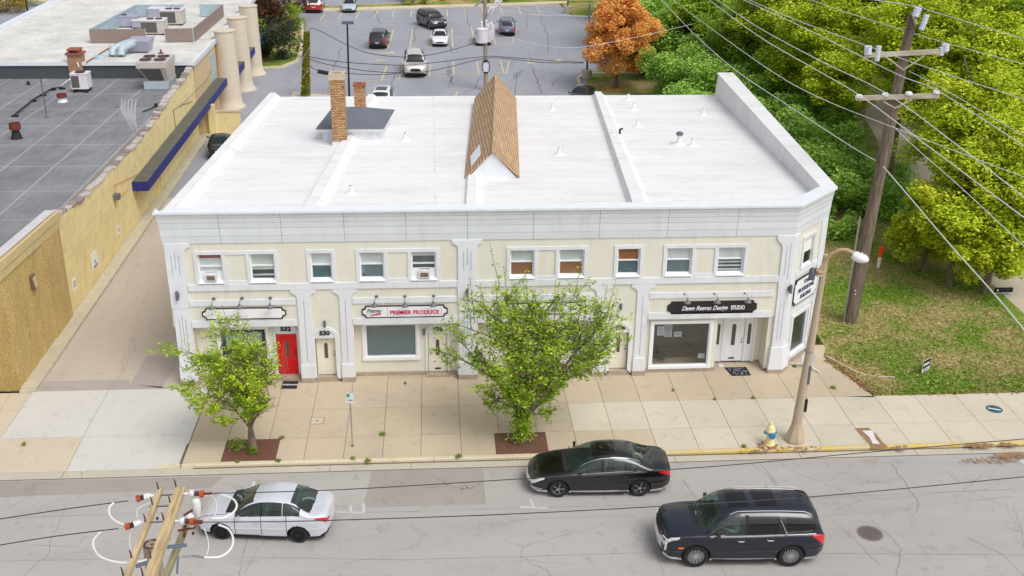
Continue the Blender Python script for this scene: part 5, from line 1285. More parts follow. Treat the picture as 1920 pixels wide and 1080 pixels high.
# brick chimney with cap on the white roof
bb_ = thing('roof_chimney', 'squat brick chimney with raised cap at the white roof edge', 'chimney', (-26.4, 84.1, 5.3))
q0 = G(116, 118, 5.5); chb = brick('speckled_brown_brick', (190, 140, 92), (150, 96, 70), (170, 150, 130), .2, .075, (R(90), 0, 0), .012, .4, .4)
g = MB(); g.box(-26.9, -25.9, 83.45, 84.4, 4.9, 6.3); g.build('brick_stack', chb, bb_)
g = MB(); g.box(-27.0, -25.8, 83.35, 84.5, 6.3, 6.45)
for xx in (-26.8, -26.15): g.box(xx, xx + .15, 83.5, 84.3, 6.45, 6.65)
g.box(-26.88, -25.95, 83.4, 84.4, 6.65, 6.72); g.build('chimney_cap', M['brick_base'], bb_)
# screened plant enclosure on the white roof
def screen(a, b, label, mat, h=1.12, frame=False):
    A, B = Vector(a), Vector(b); t = thing('plant_screen', label, 'screen', (*((A + B) / 2), ZW)); t_ = (B - A).normalized(); L = (B - A).length; nn = Vector((t_.y, -t_.x)); g = MB(); n = max(2, int(L / .3))
    for k in range(n):
        p0 = A + t_ * (L * k / n + .004); p1 = A + t_ * (L * (k + 1) / n - .004)
        g.hexa([(*p0, ZW + .08), (*p1, ZW + .08), (*(p1 - nn * .05), ZW + .08), (*(p0 - nn * .05), ZW + .08), (*p0, ZW + h), (*p1, ZW + h), (*(p1 - nn * .05), ZW + h), (*(p0 - nn * .05), ZW + h)])
    g.build('panel', mat, t)
    g = MB(); m_ = max(1, int(L / 2.2))
    for k in range(m_ + 1):
        p0 = A + t_ * (L * k / m_) - nn * .08; g.box(p0.x - .04, p0.x + .04, p0.y - .04, p0.y + .04, ZW, ZW + h + .02)
    for zz_ in (.5, h - .05): g.tube([(*(A - nn * .09), ZW + zz_), (*(B - nn * .09), ZW + zz_)], .03, 4)
    g.build('post', M['pale_sheet'], t)
screen((-27.3, 91.0), (-23.0, 91.2), 'long taupe screen panel at the front of the roof plant', M['screen_brown'])
screen((-21.45, 91.3), (-19.3, 91.5), 'short taupe screen panel nearest the round columns', M['screen_brown'])
screen((-19.2, 91.5), (-18.9, 103.5), 'taupe side screen along the roof edge by the round columns', M['screen_brown'])
screen((-26.6, 103.4), (-22.5, 103.6), 'pale sheet screen at the back of the roof plant', M['pale_sheet']); screen((-21.0, 103.6), (-18.95, 103.7), 'short pale sheet screen at the back corner near the columns', M['pale_sheet'])
screen((-26.65, 103.4), (-27.35, 91.2), 'pale sheet screen on the far side of the roof plant', M['pale_sheet'])
unit('rooftop_unit', 'lilac grey box unit deep left inside the roof screens', 236, 52, 2.0, 1.2, .9, ZW, M['ac_grey'], None, ((.4, .6, .22),), .1)
unit('rooftop_unit', 'middle unit with twin fans and coil at the screen gap', 287, 66, 1.9, 1.6, 1.15, ZW, M['ac_beige'], M['ac_white'], ((.35, .5, .3), (.72, .5, .3)), .12, (.02, .7))
unit('rooftop_unit', 'rear unit with coil and fans behind the middle unit', 322, 48, 1.9, 1.6, 1.25, ZW, M['ac_beige'], M['ac_white'], ((.35, .5, .3), (.72, .5, .3)), .12, (.02, .7))
unit('rooftop_unit', 'low lilac box between the middle and left roof units', 263, 54, 1.3, 1.0, .65, ZW, M['ac_grey'], M['ac_white'], (), .1)
unit('rooftop_unit', 'lilac box behind the rear unit with a fan', 297, 36, 1.7, 1.0, .9, ZW, M['ac_grey'], M['ac_white'], (), .1)
# duct unit
t = thing('duct_unit', 'box unit with curved pale blue ducts in front of the long screen', 'air conditioner', (-22.6, 87, ZW))
q0 = G(262, 100, ZW); g = MB(); g.hexa([(q0.x - .9, q0.y + .1, ZW + .1), (q0.x + .6, q0.y + .1, ZW + .1), (q0.x + .6, q0.y + 1.6, ZW + .1), (q0.x - .9, q0.y + 1.6, ZW + .1), (q0.x - .9, q0.y - .3, ZW + .95), (q0.x + .8, q0.y - .3, ZW + .95), (q0.x + .8, q0.y + 2.0, ZW + .95), (q0.x - .9, q0.y + 2.0, ZW + .95)]); g.build('casing', M['ac_grey'], t)
g = MB()
for dx in (-1.2, -.55):
    pts = [(q0.x - .1 + dx * .4, q0.y + .1, ZW + .8), (q0.x - .35 + dx * .55, q0.y - .5, ZW + .75), (q0.x - .5 + dx, q0.y - 1.1, ZW + .55), (q0.x - .5 + dx, q0.y - 1.35, ZW + .1)]
    g.tube(pts, .3, 10)
g.build('duct', M['duct_blue'], t, True)
p_ = G(302, 100, ZW); t = thing('roof_vent', 'little rusty stub vent on the white roof', 'vent', p_); t['local'] = 1; g = MB(); g.lathe([(.25, 0), (.2, .05), (.06, .08), (.06, .28), (.1, .3)], (0, 0, 0), 10); g.build('stub', M['rust'], t, True)
p_ = G(187, 109, ZW); t = thing('roof_hatch', 'small pale dome vent near the white roof edge', 'vent', p_); t['local'] = 1; g = MB(); g.lathe([(.45, 0), (.45, .08), (.3, .22), (.0, .28)], (0, 0, 0), 14, cap=False); g.build('dome', M['pale_sheet'], t, True)
t = thing('roof_pipe', 'dark pipe crossing the white roof to the long screen', 'pipe', G(190, 95, ZW)); g = MB(); g.tube([G(u, v, ZW + .08) for u, v in ((162, 117), (188, 100), (205, 90), (218, 81))], .04, 5); g.build('pipe', M['rust'], t)

# buildings far behind (only their feet show)
t = thing('brick_shop', 'tan and brick building beyond the car park with clipped shrubs in front', 'building', (6, 156, 0))
g = MB(); g.prism([(-3.5, 148.6), (24, 154.5), (24, 170), (-3.5, 165)], 0, 4.5); g.build('wall', plain('tan_stucco', (204, 180, 140), .85, var=.08), t)
g = MB()
for k in range(6): x = 1 + k * 3.2; y = 148.6 + (x + 3.5) * .2145; g.hexa([(x, y - .12, 0), (x + .8, y + .05, 0), (x + .8, y + .2, 0), (x, y + .1, 0), (x, y - .12, 4), (x + .8, y + .05, 4), (x + .8, y + .2, 4), (x, y + .1, 4)])
g.build('pillar', M['brick_base'], t)
g = MB()
for k in range(5): x = 2 + k * 3.2; y = 148.6 + (x + 3.5) * .2145; g.hexa([(x, y - .06, .3), (x + 2, y + .36, .3), (x + 2, y + .6, .3), (x, y + .2, .3), (x, y - .06, 3.2), (x + 2, y + .36, 3.2), (x + 2, y + .6, 3.2), (x, y + .2, 3.2)])
g.build('window', M['far_glass'], t)
t = thing('storefront', 'pale storefront with red posts beyond the far left car park', 'building', (-45, 152, 0))
g = MB(); g.box(-70, -34, 153, 160, 0, 4); g.build('wall', plain('pale_plaster', (220, 204, 176), .85), t); g = MB(); g.box(-70, -33, 149, 153, 0, .12); g.build('forecourt', m_tan, t)
for k in range(5):
    g = MB(); g.box(-52 + k * 3.2, -51.85 + k * 3.2, 150.5, 150.65, .1, 3.4); g.build('post', plain('red_post', (170, 40, 40), .6), t)
g = MB(); g.box(-47.5, -44.8, 150.2, 151, .1, 1.1); t = thing('blue_box', 'blue box between the red posts at the picture top', 'box', (-46, 150.5, 0)); g.build('body', plain('blue_box_paint', (30, 90, 180), .5), t)

# ================================================================== VEHICLES
def spl(pts, x):
    """monotone-ish cubic through (x,y) points"""
    xs = [p[0] for p in pts]; ys_ = [p[1] for p in pts]; n = len(xs)
    if x <= xs[0]: return ys_[0]
    if x >= xs[-1]: return ys_[-1]
    i = max(k for k in range(n - 1) if xs[k] <= x)
    def sl_(k):
        if k == 0 or k == n - 1: return 0 if n < 3 else ((ys_[1] - ys_[0]) / (xs[1] - xs[0]) if k == 0 else (ys_[-1] - ys_[-2]) / (xs[-1] - xs[-2]))
        a = (ys_[k] - ys_[k - 1]) / (xs[k] - xs[k - 1]); b = (ys_[k + 1] - ys_[k]) / (xs[k + 1] - xs[k])
        return 0 if a * b <= 0 else 2 * a * b / (a + b)
    h = xs[i + 1] - xs[i]; t = (x - xs[i]) / h; m0, m1 = sl_(i) * h, sl_(i + 1) * h
    return (2 * t ** 3 - 3 * t * t + 1) * ys_[i] + (t ** 3 - 2 * t * t + t) * m0 + (-2 * t ** 3 + 3 * t * t) * ys_[i + 1] + (t ** 3 - t * t) * m1
SEDAN = dict(L=4.62, W=1.80, H=1.46, top=[(0, .60), (.02, .68), (.10, .84), (.2, .93), (.275, .985), (.295, 1.0), (.36, 1.17), (.43, 1.345), (.50, 1.435), (.58, 1.46), (.67, 1.43), (.73, 1.36), (.80, 1.215), (.865, 1.09), (.885, 1.07), (.96, 1.05), (1, .98)],
             belt=[(0, .52), (.08, .70), (.25, .82), (.5, .89), (.8, .95), (.95, .93), (1, .86)], plan=[(0, .60), (.025, .72), (.08, .83), (.2, .89), (.5, .90), (.8, .885), (.93, .83), (.975, .75), (1, .66)],
             sill=[(0, .30), (.05, .2), (.5, .18), (.93, .2), (1, .34)], ws=(.290, .455), rw=(.715, .87), sg=(.305, .80), doors=(.30, .505, .70), pillars=((.497, .518), (.665, .672)), wh=(.195, .80), R=.325,
             hoodline=.28, lean=.30, gtop=.80, sun=None, rails=False)
SUV = dict(L=4.98, W=1.97, H=1.83, top=[(0, .92), (.012, 1.03), (.05, 1.10), (.14, 1.15), (.225, 1.18), (.25, 1.2), (.29, 1.38), (.335, 1.62), (.39, 1.76), (.47, 1.82), (.65, 1.83), (.83, 1.80), (.91, 1.75), (.945, 1.62), (.968, 1.36), (.987, 1.15), (1, 1.0)],
           belt=[(0, .78), (.05, .98), (.25, 1.06), (.5, 1.08), (.85, 1.12), (.96, 1.08), (1, .95)], plan=[(0, .74), (.02, .84), (.07, .93), (.2, .975), (.5, .985), (.85, .97), (.95, .91), (.985, .82), (1, .74)],
           sill=[(0, .36), (.05, .26), (.5, .24), (.93, .26), (1, .42)], ws=(.245, .375), rw=(.93, .97), sg=(.285, .925), doors=(.31, .50, .68), pillars=((.490, .512), (.700, .745)), wh=(.20, .79), R=.40,
           hoodline=.25, lean=.16, gtop=.78, sun=((.40, .52), (.56, .70)), rails=True)
def mk(d, kz=1.0, ky=1.0, **k):
    e = dict(d); e.update(k)
    for q in ('top', 'belt'): e[q] = [(a, b * kz) for a, b in e[q]]
    e['plan'] = [(a, b * ky) for a, b in e['plan']]; e['H'] *= kz; e['W'] *= ky; return e
def build_car(t, d, mats, cell=.022, detail=True):
    """mats: paint, glass, dark glass, trim, rim ...; front of the car is at -x"""
    L, gt = d['L'], d['gtop']; nx = int(L / cell); nl = max(5, int(.7 / cell)); nu = max(8, int(1.15 / cell)); nr = max(5, int(.5 / cell) // 2)
    X = [i / nx for i in range(nx + 1)]; N = 2 * (nl + nu) + 1
    def section(u):
        zt_, zb_, w_, zs_ = spl(d['top'], u), spl(d['belt'], u), spl(d['plan'], u), spl(d['sill'], u)
        zt_ = max(zt_, zb_ + .03); pts = []
        for k in range(nl):
            t_ = k / nl; z = zs_ + (zb_ - zs_) * t_
            y = w_ * (1 - .07 * (1 - t_) ** 3 - .03 * max(0, t_ - .75) / .25) + (.012 if .40 < t_ < .5 else 0); pts.append((y, z, -1 + t_))
        cab = min(1, max(0, (zt_ - zb_ - .14) / .25))
        for k in range(nu + 1):
            tt = k / nu; a = math.pi / 2 * (.5 * (2 * tt) ** 1.6 if tt < .5 else 1 - .5 * (2 - 2 * tt) ** 1.6); n = 2.3 + 1.1 * cab
            dz = (zt_ - zb_) * math.sin(a) ** (2 / n); y = (w_ * .97 - .035 * cab) * math.cos(a) ** (2 / n) if k < nu else 0
            y *= 1 - d['lean'] * dz * cab * .8
            pts.append((y, zb_ + dz, dz / max(.001, zt_ - zb_)))
        return pts, zt_, zb_, w_, cab
    V = []; SEC = []; info = []
    for u in X:
        pts, zt_, zb_, w_, cab = section(u); x = (u - .5) * L
        V += [(x, -p[0], p[1]) for p in pts] + [(x, p[0], p[1]) for p in pts[:-1][::-1]]
        info.append((zt_, zb_, w_, cab)); SEC.append(pts)
    NN = 2 * len(pts) - 1; lst = pts; F, lab = [], []
    wheels = [((c - .5) * L) for c in d['wh']]; Rw = d['R']
    for i in range(nx):
        u = (X[i] + X[i + 1]) / 2; zt_, zb_, w_, cab = info[i]; x = (u - .5) * L
        for j in range(NN - 1):
            q = (i * NN + j, (i + 1) * NN + j, (i + 1) * NN + j + 1, i * NN + j + 1)
            cy = sum(V[a][1] for a in q) / 4; cz = sum(V[a][2] for a in q) / 4; jj = j if j < nl + nu else NN - 2 - j
            f = -1 if jj < nl else SEC[i][jj][2]; name = 'body'; m_ = 0; ay = abs(cy)
            if jj < nl:
                dd = [math.hypot(x - c, cz - Rw * 1.0) for c in wheels]
                if min(dd) < Rw + .05: continue
                if detail and min(dd) < Rw + .05 + cell * 1.3: m_ = 1
                for dr in d['doors']:
                    if abs(u - dr) * L < cell * .5 and cz > spl(d['sill'], u) + .08: m_ = 1
                if cz < spl(d['sill'], u) + .09: m_ = d.get('sillmat', 1)
            else:
                if jj < nl + 2 and detail:
                    for dr in d['doors']:
                        if abs(u - dr) * L < cell * .5: m_ = 1
                yn = ay / (w_ * .97)
                wl, wh_ = d['ws'][0] - .035 * (1 - yn ** 2) + .005, d['ws'][1] - .018 * (1 - yn ** 2)
                yrel = ay / max(.01, max(p[0] for p in [s for s in SEC[i] if s[2] >= min(.8, .5 + cab * .3)] or SEC[i]))
                if wl < u < wh_ and cab > -1 and f > .55 and yrel < .93 and cab + (u - wl) * 60 > .2: name = 'windshield'
                rl, rh = d['rw'][0] + .012 * (1 - yn ** 2), d['rw'][1] + .012 * (1 - yn ** 2)
                if rl < u < rh and f > .55 and yrel < (.90 if not d['rails'] else .93): name = 'rear_window'
                zrel = cz - zb_; top_lim = (zt_ - zb_) * gt
                if name == 'body' and d['sg'][0] < u < d['sg'][1] and cab > .15 and .045 < zrel < top_lim and f < gt:
                    name = 'side_window_front' if u < d['pillars'][0][0] else 'side_window_rear'
                    for (a, b) in d['pillars']:
                        if a < u < b: name = 'body'; m_ = 1 if (a, b) == d['pillars'][0] else 0
                    if cy > 0 and name != 'body': name += '_far'
                elif name == 'body' and detail and d.get('chrome') and d['sg'][0] - .01 < u < d['sg'][1] + .008 and cab > .1 and (.0 < zrel <= .04 or (not d['rails'] and top_lim <= zrel < top_lim + .016)) and f < gt + .06: name = 'window_trim'
                if name == 'body' and d['sun'] and abs(cy) < .46:
                    for (a, b) in d['sun']:
                        if a < u < b: name = 'sunroof'
                if name == 'body' and detail and u < d['ws'][0] - .03 and abs(ay - w_ * .80) < cell * .5: m_ = 1
                if name == 'body' and detail and d['ws'][0] - .055 < u < d['ws'][0] and f > .7 and yrel < .93: m_ = 1
            if u < .095 and .03 + u * .9 < (cz - spl(d['belt'], u) + .14) < .17 and ay > .46: name = 'headlight'
            zq = cz - spl(d['belt'], u)
            if u > .915 and -.03 - 1.3 * (u - .91) * (1 if not d['rails'] else 2.6) < zq + .02 < .01 + .4 * (u - .91) and ay > (.5 if detail else .7): name = 'taillight'
            if name in ('headlight', 'taillight') and cy > 0: name += '_far'
            F.append(q); lab.append((name, m_))
    # rounded nose and tail
    for end in (0, nx):
        sgn = -1 if end == 0 else 1; base = list(range(end * NN, end * NN + NN)); bx = (X[end] - .5) * L
        zt_, zb_ = info[end][0], spl(d['sill'], X[end]); zc = (zt_ + zb_) / 2; prev = base; bul = .13 if end == 0 else .09
        P0 = [V[a] for a in base]
        for r_ in range(1, nr + 1):
            s_ = 1 - r_ / nr; cur = []
            for p in P0: V.append((bx + sgn * bul * (1 - s_ ** 2.2), p[1] * s_, zc + (p[2] - zc) * s_)); cur.append(len(V) - 1)
            for j in range(NN):
                k = (j + 1) % NN; q = (prev[j], prev[k], cur[k], cur[j]) if end == 0 else (prev[k], prev[j], cur[j], cur[k])
                cy = sum(V[a][1] for a in q) / 4; cz = sum(V[a][2] for a in q) / 4; ay = abs(cy); h = zt_ - zb_; zr_ = (cz - zb_) / h; name, m_ = 'body', 0
                if end == 0:
                    if ay < d.get('gw', .42) and d.get('gz', (.42, .86))[0] < zr_ < d.get('gz', (.42, .86))[1]: name = 'grille'
                    elif ay > .40 and .60 + (ay - .4) * .2 < zr_ < .86: name = 'headlight'
                    elif zr_ < .22: m_ = 1
                else:
                    if ay > (.46 if detail else .62) and .64 < zr_ < .80: name = 'taillight'
                    elif ay < .22 and .45 < zr_ < .62: name = 'licence_plate'
                    elif zr_ < .2: m_ = 1
                if name in ('headlight', 'taillight') and cy > 0: name += '_far'
                F.append(q); lab.append((name, m_))
            prev = cur
    groups = {}
    for q, (nm, m_) in zip(F, lab): groups.setdefault(nm, []).append((q, m_))
    body = None; names = {'headlight_far': 'headlight', 'taillight_far': 'taillight', 'side_window_front': 'side_window', 'side_window_rear': 'side_window', 'side_window_front_far': 'side_window', 'side_window_rear_far': 'side_window'}
    mt = {'body': [mats['paint'], M['interior'], M['chrome']], 'windshield': mats['glass'], 'rear_window': mats['rear'], 'side_window_front': mats['glass'], 'side_window_rear': mats['rear'], 'side_window_front_far': mats['glass'], 'side_window_rear_far': mats['rear'],
          'window_trim': M['chrome'], 'sunroof': M['dark_glass'] if detail else M['far_glass'], 'headlight': M['lamp_clear'], 'taillight': M['lamp_red'], 'headlight_far': M['lamp_clear'], 'taillight_far': M['lamp_red'], 'grille': mats.get('grille', M['interior']), 'licence_plate': M['plate']}
    for nm, fs_ in groups.items():
        used = {}; mb = MB()
        for q, m_ in fs_:
            idx = []
            for a in q:
                if a not in used: used[a] = len(mb.v); mb.v.append(V[a])
                idx.append(used[a])
            if len(set(idx)) < 3: continue
            mb.f.append(tuple(idx)); mb.m.append(m_)
        o = mb.build(names.get(nm, nm), mt[nm], t); o.data.polygons.foreach_set('use_smooth', [True] * len(o.data.polygons))
        if nm == 'body': body = o
    # wheels
    Wd = .2; yw = d['W'] / 2 - .14
    for cx in wheels:
        for sg in (-1, 1):
            yo = sg * yw; hx = MB(); hx.lathe([(Rw * .62, -.05), (Rw * .62, .05)], (cx, yo, Rw), 18 if detail else 10, axis='y'); w0 = hx.build('wheel', M['interior'], t)
            ty = MB(); ty.lathe([(Rw * .66, -Wd / 2), (Rw * .9, -Wd / 2 - .005), (Rw * .985, -Wd / 2 + .03), (Rw, 0), (Rw * .985, Wd / 2 - .03), (Rw * .9, Wd / 2 + .005), (Rw * .66, Wd / 2)], (cx, yo, Rw), 32 if detail else 14, axis='y', cap=False); ty.build('tyre', M['rubber'], w0, True)
            rm = MB(); of = yo + sg * (Wd / 2 - .025); rm.lathe([(Rw * .67, 0), (Rw * .67, .03), (Rw * .6, .03), (Rw * .6, 0)], (cx, of, Rw), 32 if detail else 14, axis='y', cap=False); rm.lathe([(Rw * .14, -.02), (Rw * .13, .03)], (cx, of, Rw), 10, axis='y')
            ns = d.get('spokes', 5) if detail else 5
            for k in range(ns):
                a = 2 * math.pi * k / ns; ww = .34 / ns; ww = max(.035, .26 / ns)
                for s0 in ((-1, 1) if ns <= 7 else (0,)):
                    a1 = a + s0 * ww * .45; c_, s_ = math.cos(a1), math.sin(a1); pw = Rw * ww * (.8 if ns <= 7 else 1.2)
                    r0, r1 = Rw * .1, Rw * .62; pts = [(cx + r0 * c_ - pw * s_ * .6, Rw + r0 * s_ + pw * c_ * .6), (cx + r0 * c_ + pw * s_ * .6, Rw + r0 * s_ - pw * c_ * .6), (cx + r1 * c_ + pw * s_, Rw + r1 * s_ - pw * c_), (cx + r1 * c_ - pw * s_, Rw + r1 * s_ + pw * c_)]
                    rm.hexa([(p[0], of - .012, p[1]) for p in pts] + [(p[0], of + .018, p[1]) for p in pts])
            rm.build('rim', mats['rim'], w0)
    # underbody and arch liners
    ub = MB(); zs0 = spl(d['sill'], .5); hw = d['W'] / 2
    ub.box(-L * .47, L * .47, -hw + .26, hw - .26, zs0 - .04, .62)
    ub.box(wheels[0] + Rw + .1, wheels[1] - Rw - .1, -hw + .06, hw - .06, zs0 - .02, .40)
    ub.build('chassis', M['interior'], t)
    # mirrors
    um = d['sg'][0] + .035; xm = (um - .5) * L; zm = spl(d['belt'], um) + .10
    for sg in (-1, 1):
        yb_ = sg * (spl(d['plan'], um) - .06)
        mm = MB(); mm.hexa([(xm - .05, yb_, zm - .03), (xm + .02, yb_, zm - .03), (xm + .06, yb_ + sg * .2, zm - .05), (xm - .06, yb_ + sg * .2, zm - .05), (xm - .03, yb_, zm + .01), (xm + .02, yb_, zm + .01), (xm + .06, yb_ + sg * .22, zm + .09), (xm - .05, yb_ + sg * .22, zm + .09)]); mm.build('wing_mirror', mats['paint'], t)
    if detail:
        for uu in d['doors'][1:]:
            for sg in (-1, 1):
                xx = (uu - .5) * L - .16; yy = sg * (spl(d['plan'], uu) * .99 + .002); zz_ = spl(d['belt'], uu) - .13; h = MB(); h.tube([(xx - .10, yy, zz_), (xx - .08, yy + sg * .035, zz_), (xx + .08, yy + sg * .035, zz_), (xx + .1, yy, zz_)], .016, 6); h.build('door_handle', mats.get('handle', mats['paint']), t)
        # cabin
        sx = (d['doors'][1] - .5) * L; zf = .30
        it = MB(); it.box((d['ws'][0] - .5) * L + .3, (d['rw'][0] - .5) * L + .1, -hw + .16, hw - .16, .62, .66); it.box((d['ws'][0] - .5) * L + .08, (d['ws'][0] - .5) * L + .62, -hw + .2, hw - .2, .68, spl(d['belt'], .35) + .03); it.build('dashboard', M['interior'], t)
        for sy in (-.38, .38):
            st = MB(); st.hexa([(sx - .42, sy - .24, .62), (sx + .1, sy - .24, .62), (sx + .1, sy + .24, .62), (sx - .42, sy + .24, .62), (sx - .42, sy - .24, .74), (sx + .1, sy - .24, .72), (sx + .1, sy + .24, .72), (sx - .42, sy + .24, .74)])
            st.hexa([(sx, sy - .23, .7), (sx + .12, sy - .23, .7), (sx + .12, sy + .23, .7), (sx, sy + .23, .7), (sx + .14, sy - .19, d['H'] - .26), (sx + .24, sy - .19, d['H'] - .26), (sx + .24, sy + .19, d['H'] - .26), (sx + .14, sy + .19, d['H'] - .26)])
            st.box(sx + .14, sx + .24, sy - .12, sy + .12, d['H'] - .25, d['H'] - .12); st.build('seat', mats.get('seat', M['seat']), t)
        st = MB(); bx = (d['doors'][2] - .5) * L; st.box(bx - .42, bx + .1, -hw + .28, hw - .28, .6, .72); st.hexa([(bx, -hw + .28, .7), (bx + .14, -hw + .28, .7), (bx + .14, hw - .28, .7), (bx, hw - .28, .7), (bx + .2, -hw + .34, d['H'] - .34), (bx + .3, -hw + .34, d['H'] - .34), (bx + .3, hw - .34, d['H'] - .34), (bx + .2, hw - .34, d['H'] - .34)]); st.build('rear_seat', mats.get('seat', M['seat']), t)
        sw = MB(); sw.lathe([(.18, 0), (.19, .01), (.18, .02), (.17, .01)], (0, 0, 0), 18, axis='x', cap=False); sw.v = [(x + (d['ws'][0] - .5) * L + .72, y - .38, z + spl(d['belt'], .35) + .0) for x, y, z in sw.v]; sw.build('steering_wheel', M['interior'], t)
        # wipers
        for sy in (-.45, .1):
            wp = MB(); x0 = (d['ws'][0] - .028 - .5) * L; zz_ = spl(d['top'], d['ws'][0] - .01); wp.tube([(x0 - .02, sy, zz_ + .02), (x0 + .16, sy + .55, zz_ + .10)], .012, 4); wp.build('wiper', M['interior'], t)
    if d['rails']:
        for sg in (-1, 1):
            pts = []
            for k in range(13):
                u = .40 + (.90 - .40) * k / 12; z = spl(d['belt'], u); z += (spl(d['top'], u) - z) * .88; pts.append(((u - .5) * L, sg * d['W'] / 2 * .66, z + (.035 if 0 < k < 12 else -.03)))
            rl = MB(); rl.tube(pts, .016, 6); rl.build('roof_rail', M['chrome'] if detail else M['iron'], t, True)
    # bumper lines
    if detail:
        bb = MB()
        for sg in (-1, 1):
            pts = [((u - .5) * L, sg * (spl(d['plan'], u) + .004), .36) for u in (.02, .05, .08)]; bb.tube(pts, .018, 5)
        bb.build('bumper_trim', mats.get('bumper', M['chrome']), t)
    return body
def place(t, c, rz, s=1.0):
    t.location = c; t.rotation_euler = (0, 0, rz); t.scale = (s, s, s)
def place_by_wheels(t, d, pf, pr, W_):
    """pf, pr: pixels where the near (-y) wheels touch the road"""
    A, B = G(*pf, RZ), G(*pr, RZ); wb = (d['wh'][1] - d['wh'][0]) * d['L']; s = (B - A).length / wb; ax = (B - A).normalized(); rz = math.atan2(ax.y, ax.x)
    nrm_ = Vector((-ax.y, ax.x, 0)); mid = A + (B - A) * ((.5 - d['wh'][0]) / (d['wh'][1] - d['wh'][0])); c = mid + nrm_ * (W_ / 2 - .1) * s
    place(t, c, rz, s); return s
# silver saloon
p_silver = paint('silver_car_paint', (214, 216, 224), .25, .35); p_black = paint('black_car_paint', (9, 9, 11), 0, .3); p_blue = paint('dark_blue_car_paint', (12, 20, 40), .1, .3)
D1 = mk(SEDAN, 1.10, 1.05, L=4.56, W=1.78, wh=(.19, .785), spokes=7, ws=(.275, .45), gw=.3)
c1 = thing('silver_saloon', 'silver saloon car driving nearest the wooden pole crossarms', 'car', local=True)
build_car(c1, D1, dict(paint=p_silver, glass=M['car_glass'], rear=M['car_glass'], rim=M['rim_dark'], bumper=p_silver)); place_by_wheels(c1, D1, (418, 1009), (562, 1015), 1.78)
# black saloon
D2 = mk(SEDAN, 1.06, 1.02, L=4.87, W=1.80, wh=(.195, .78), chrome=True, sun=((.475, .60),), spokes=5, sillmat=2, R=.34)
c2 = thing('black_saloon', 'shiny black saloon parked at the kerb beside the larger street tree', 'car', local=True)
build_car(c2, D2, dict(paint=p_black, glass=M['car_glass'], rear=M['car_glass'], rim=M['rim_silver'], grille=M['chrome'])); place_by_wheels(c2, D2, (1046, 931), (1198, 929), 1.80)
# dark blue suv
D3 = mk(SUV, 1.05, 1.03, chrome=True, spokes=18, gw=.62, gz=(.25, .85), sillmat=2)
c3 = thing('dark_blue_suv', 'large dark blue suv with chrome trim driving in the road', 'car', local=True)
build_car(c3, D3, dict(paint=p_blue, glass=M['car_glass'], rear=M['dark_glass'], rim=M['rim_silver'], grille=M['chrome'], handle=M['chrome'])); s3_ = place_by_wheels(c3, D3, (1302, 1061), (1479, 1060), 1.97)
g = MB()
for sg in (-1, 1):
    g.tube([(-2.50, sg * .62, .95), (-2.42, sg * .8, .95), (-2.3, sg * .9, .93)], .025, 5); g.tube([(-2.43, sg * .86, .84), (-2.44, sg * .85, .6)], .035, 5)
g.build('headlight_strip', M['lamp_clear'], c3)
g = MB()
for sg in (-1, 1): g.box(-2.06, -1.9, sg * .995 - .012, sg * .995 + .012, .72, .76)
g.build('side_marker', M['amber'], c3)
for sg in (-1, 1): g = MB(); g.tube([(.98, sg * .95, 1.74), (1.24, sg * 1.012, 1.22)], .018, 5); g.tube([(1.24, sg * 1.012, 1.22), (2.1, sg * .98, 1.25)], .012, 5); g.build('chrome_strip', M['chrome'], c3)
g = MB(); g.hexa([(1.6, -.03, 1.85), (1.83, -.03, 1.84), (1.83, .03, 1.84), (1.6, .03, 1.85), (1.8, -.015, 2.0), (1.86, -.015, 1.98), (1.86, .015, 1.98), (1.8, .015, 2.0)]); g.build('roof_antenna', p_blue, c3)

# ---- driver of the suv (grown over a skeleton, one continuous body)
def skin_figure(name, verts, edges, radii, mat, parent, sub=2, loc=(0, 0, 0)):
    me = bpy.data.meshes.new(name); me.from_pydata(verts, edges, []); o = bpy.data.objects.new(name, me); S.collection.objects.link(o)
    md = o.modifiers.new('s', 'SKIN'); 
    for i, r_ in enumerate(radii): me.skin_vertices[0].data[i].radius = (r_, r_) if not isinstance(r_, tuple) else r_
    me.skin_vertices[0].data[0].use_root = True
    o.modifiers.new('u', 'SUBSURF').levels = sub
    bpy.context.view_layer.update(); m2 = bpy.data.meshes.new_from_object(o.evaluated_get(bpy.context.evaluated_depsgraph_get())); bpy.data.objects.remove(o)
    m2.materials.clear(); m2.materials.append(mat); m2.polygons.foreach_set('use_smooth', [True] * len(m2.polygons)); m2.name = name
    return link(name, m2, parent)
pv = [(0, 0, 0), (.02, 0, .22), (.04, 0, .42), (.03, 0, .52), (.02, 0, .60), (-.01, 0, .70), (.0, 0, .78),
      (.04, -.17, .44), (-.06, -.22, .24), (-.30, -.16, .30), (-.40, -.13, .33), (.04, .17, .44), (-.04, .22, .24), (-.26, .18, .28), (-.38, .15, .33),
      (-.03, -.10, -.01), (-.42, -.12, .05), (-.62, -.12, -.24), (-.03, .10, -.01), (-.42, .12, .05), (-.62, .12, -.24)]
pe = [(0, 1), (1, 2), (2, 3), (3, 4), (4, 5), (5, 6), (2, 7), (7, 8), (8, 9), (9, 10), (2, 11), (11, 12), (12, 13), (13, 14), (0, 15), (15, 16), (16, 17), (0, 18), (18, 19), (19, 20)]
pr_ = [.15, .14, .15, .06, .07, .095, .07, .065, .05, .04, .035, .065, .05, .04, .035, .09, .07, .05, .09, .07, .05]
drv = thing('person', 'person with blond hair in a pale shirt driving the dark blue suv', 'person', local=True)
seatx = (D3['doors'][1] - .5) * D3['L'] - .18
b_ = skin_figure('body', pv, pe, pr_, M['skin'], drv)
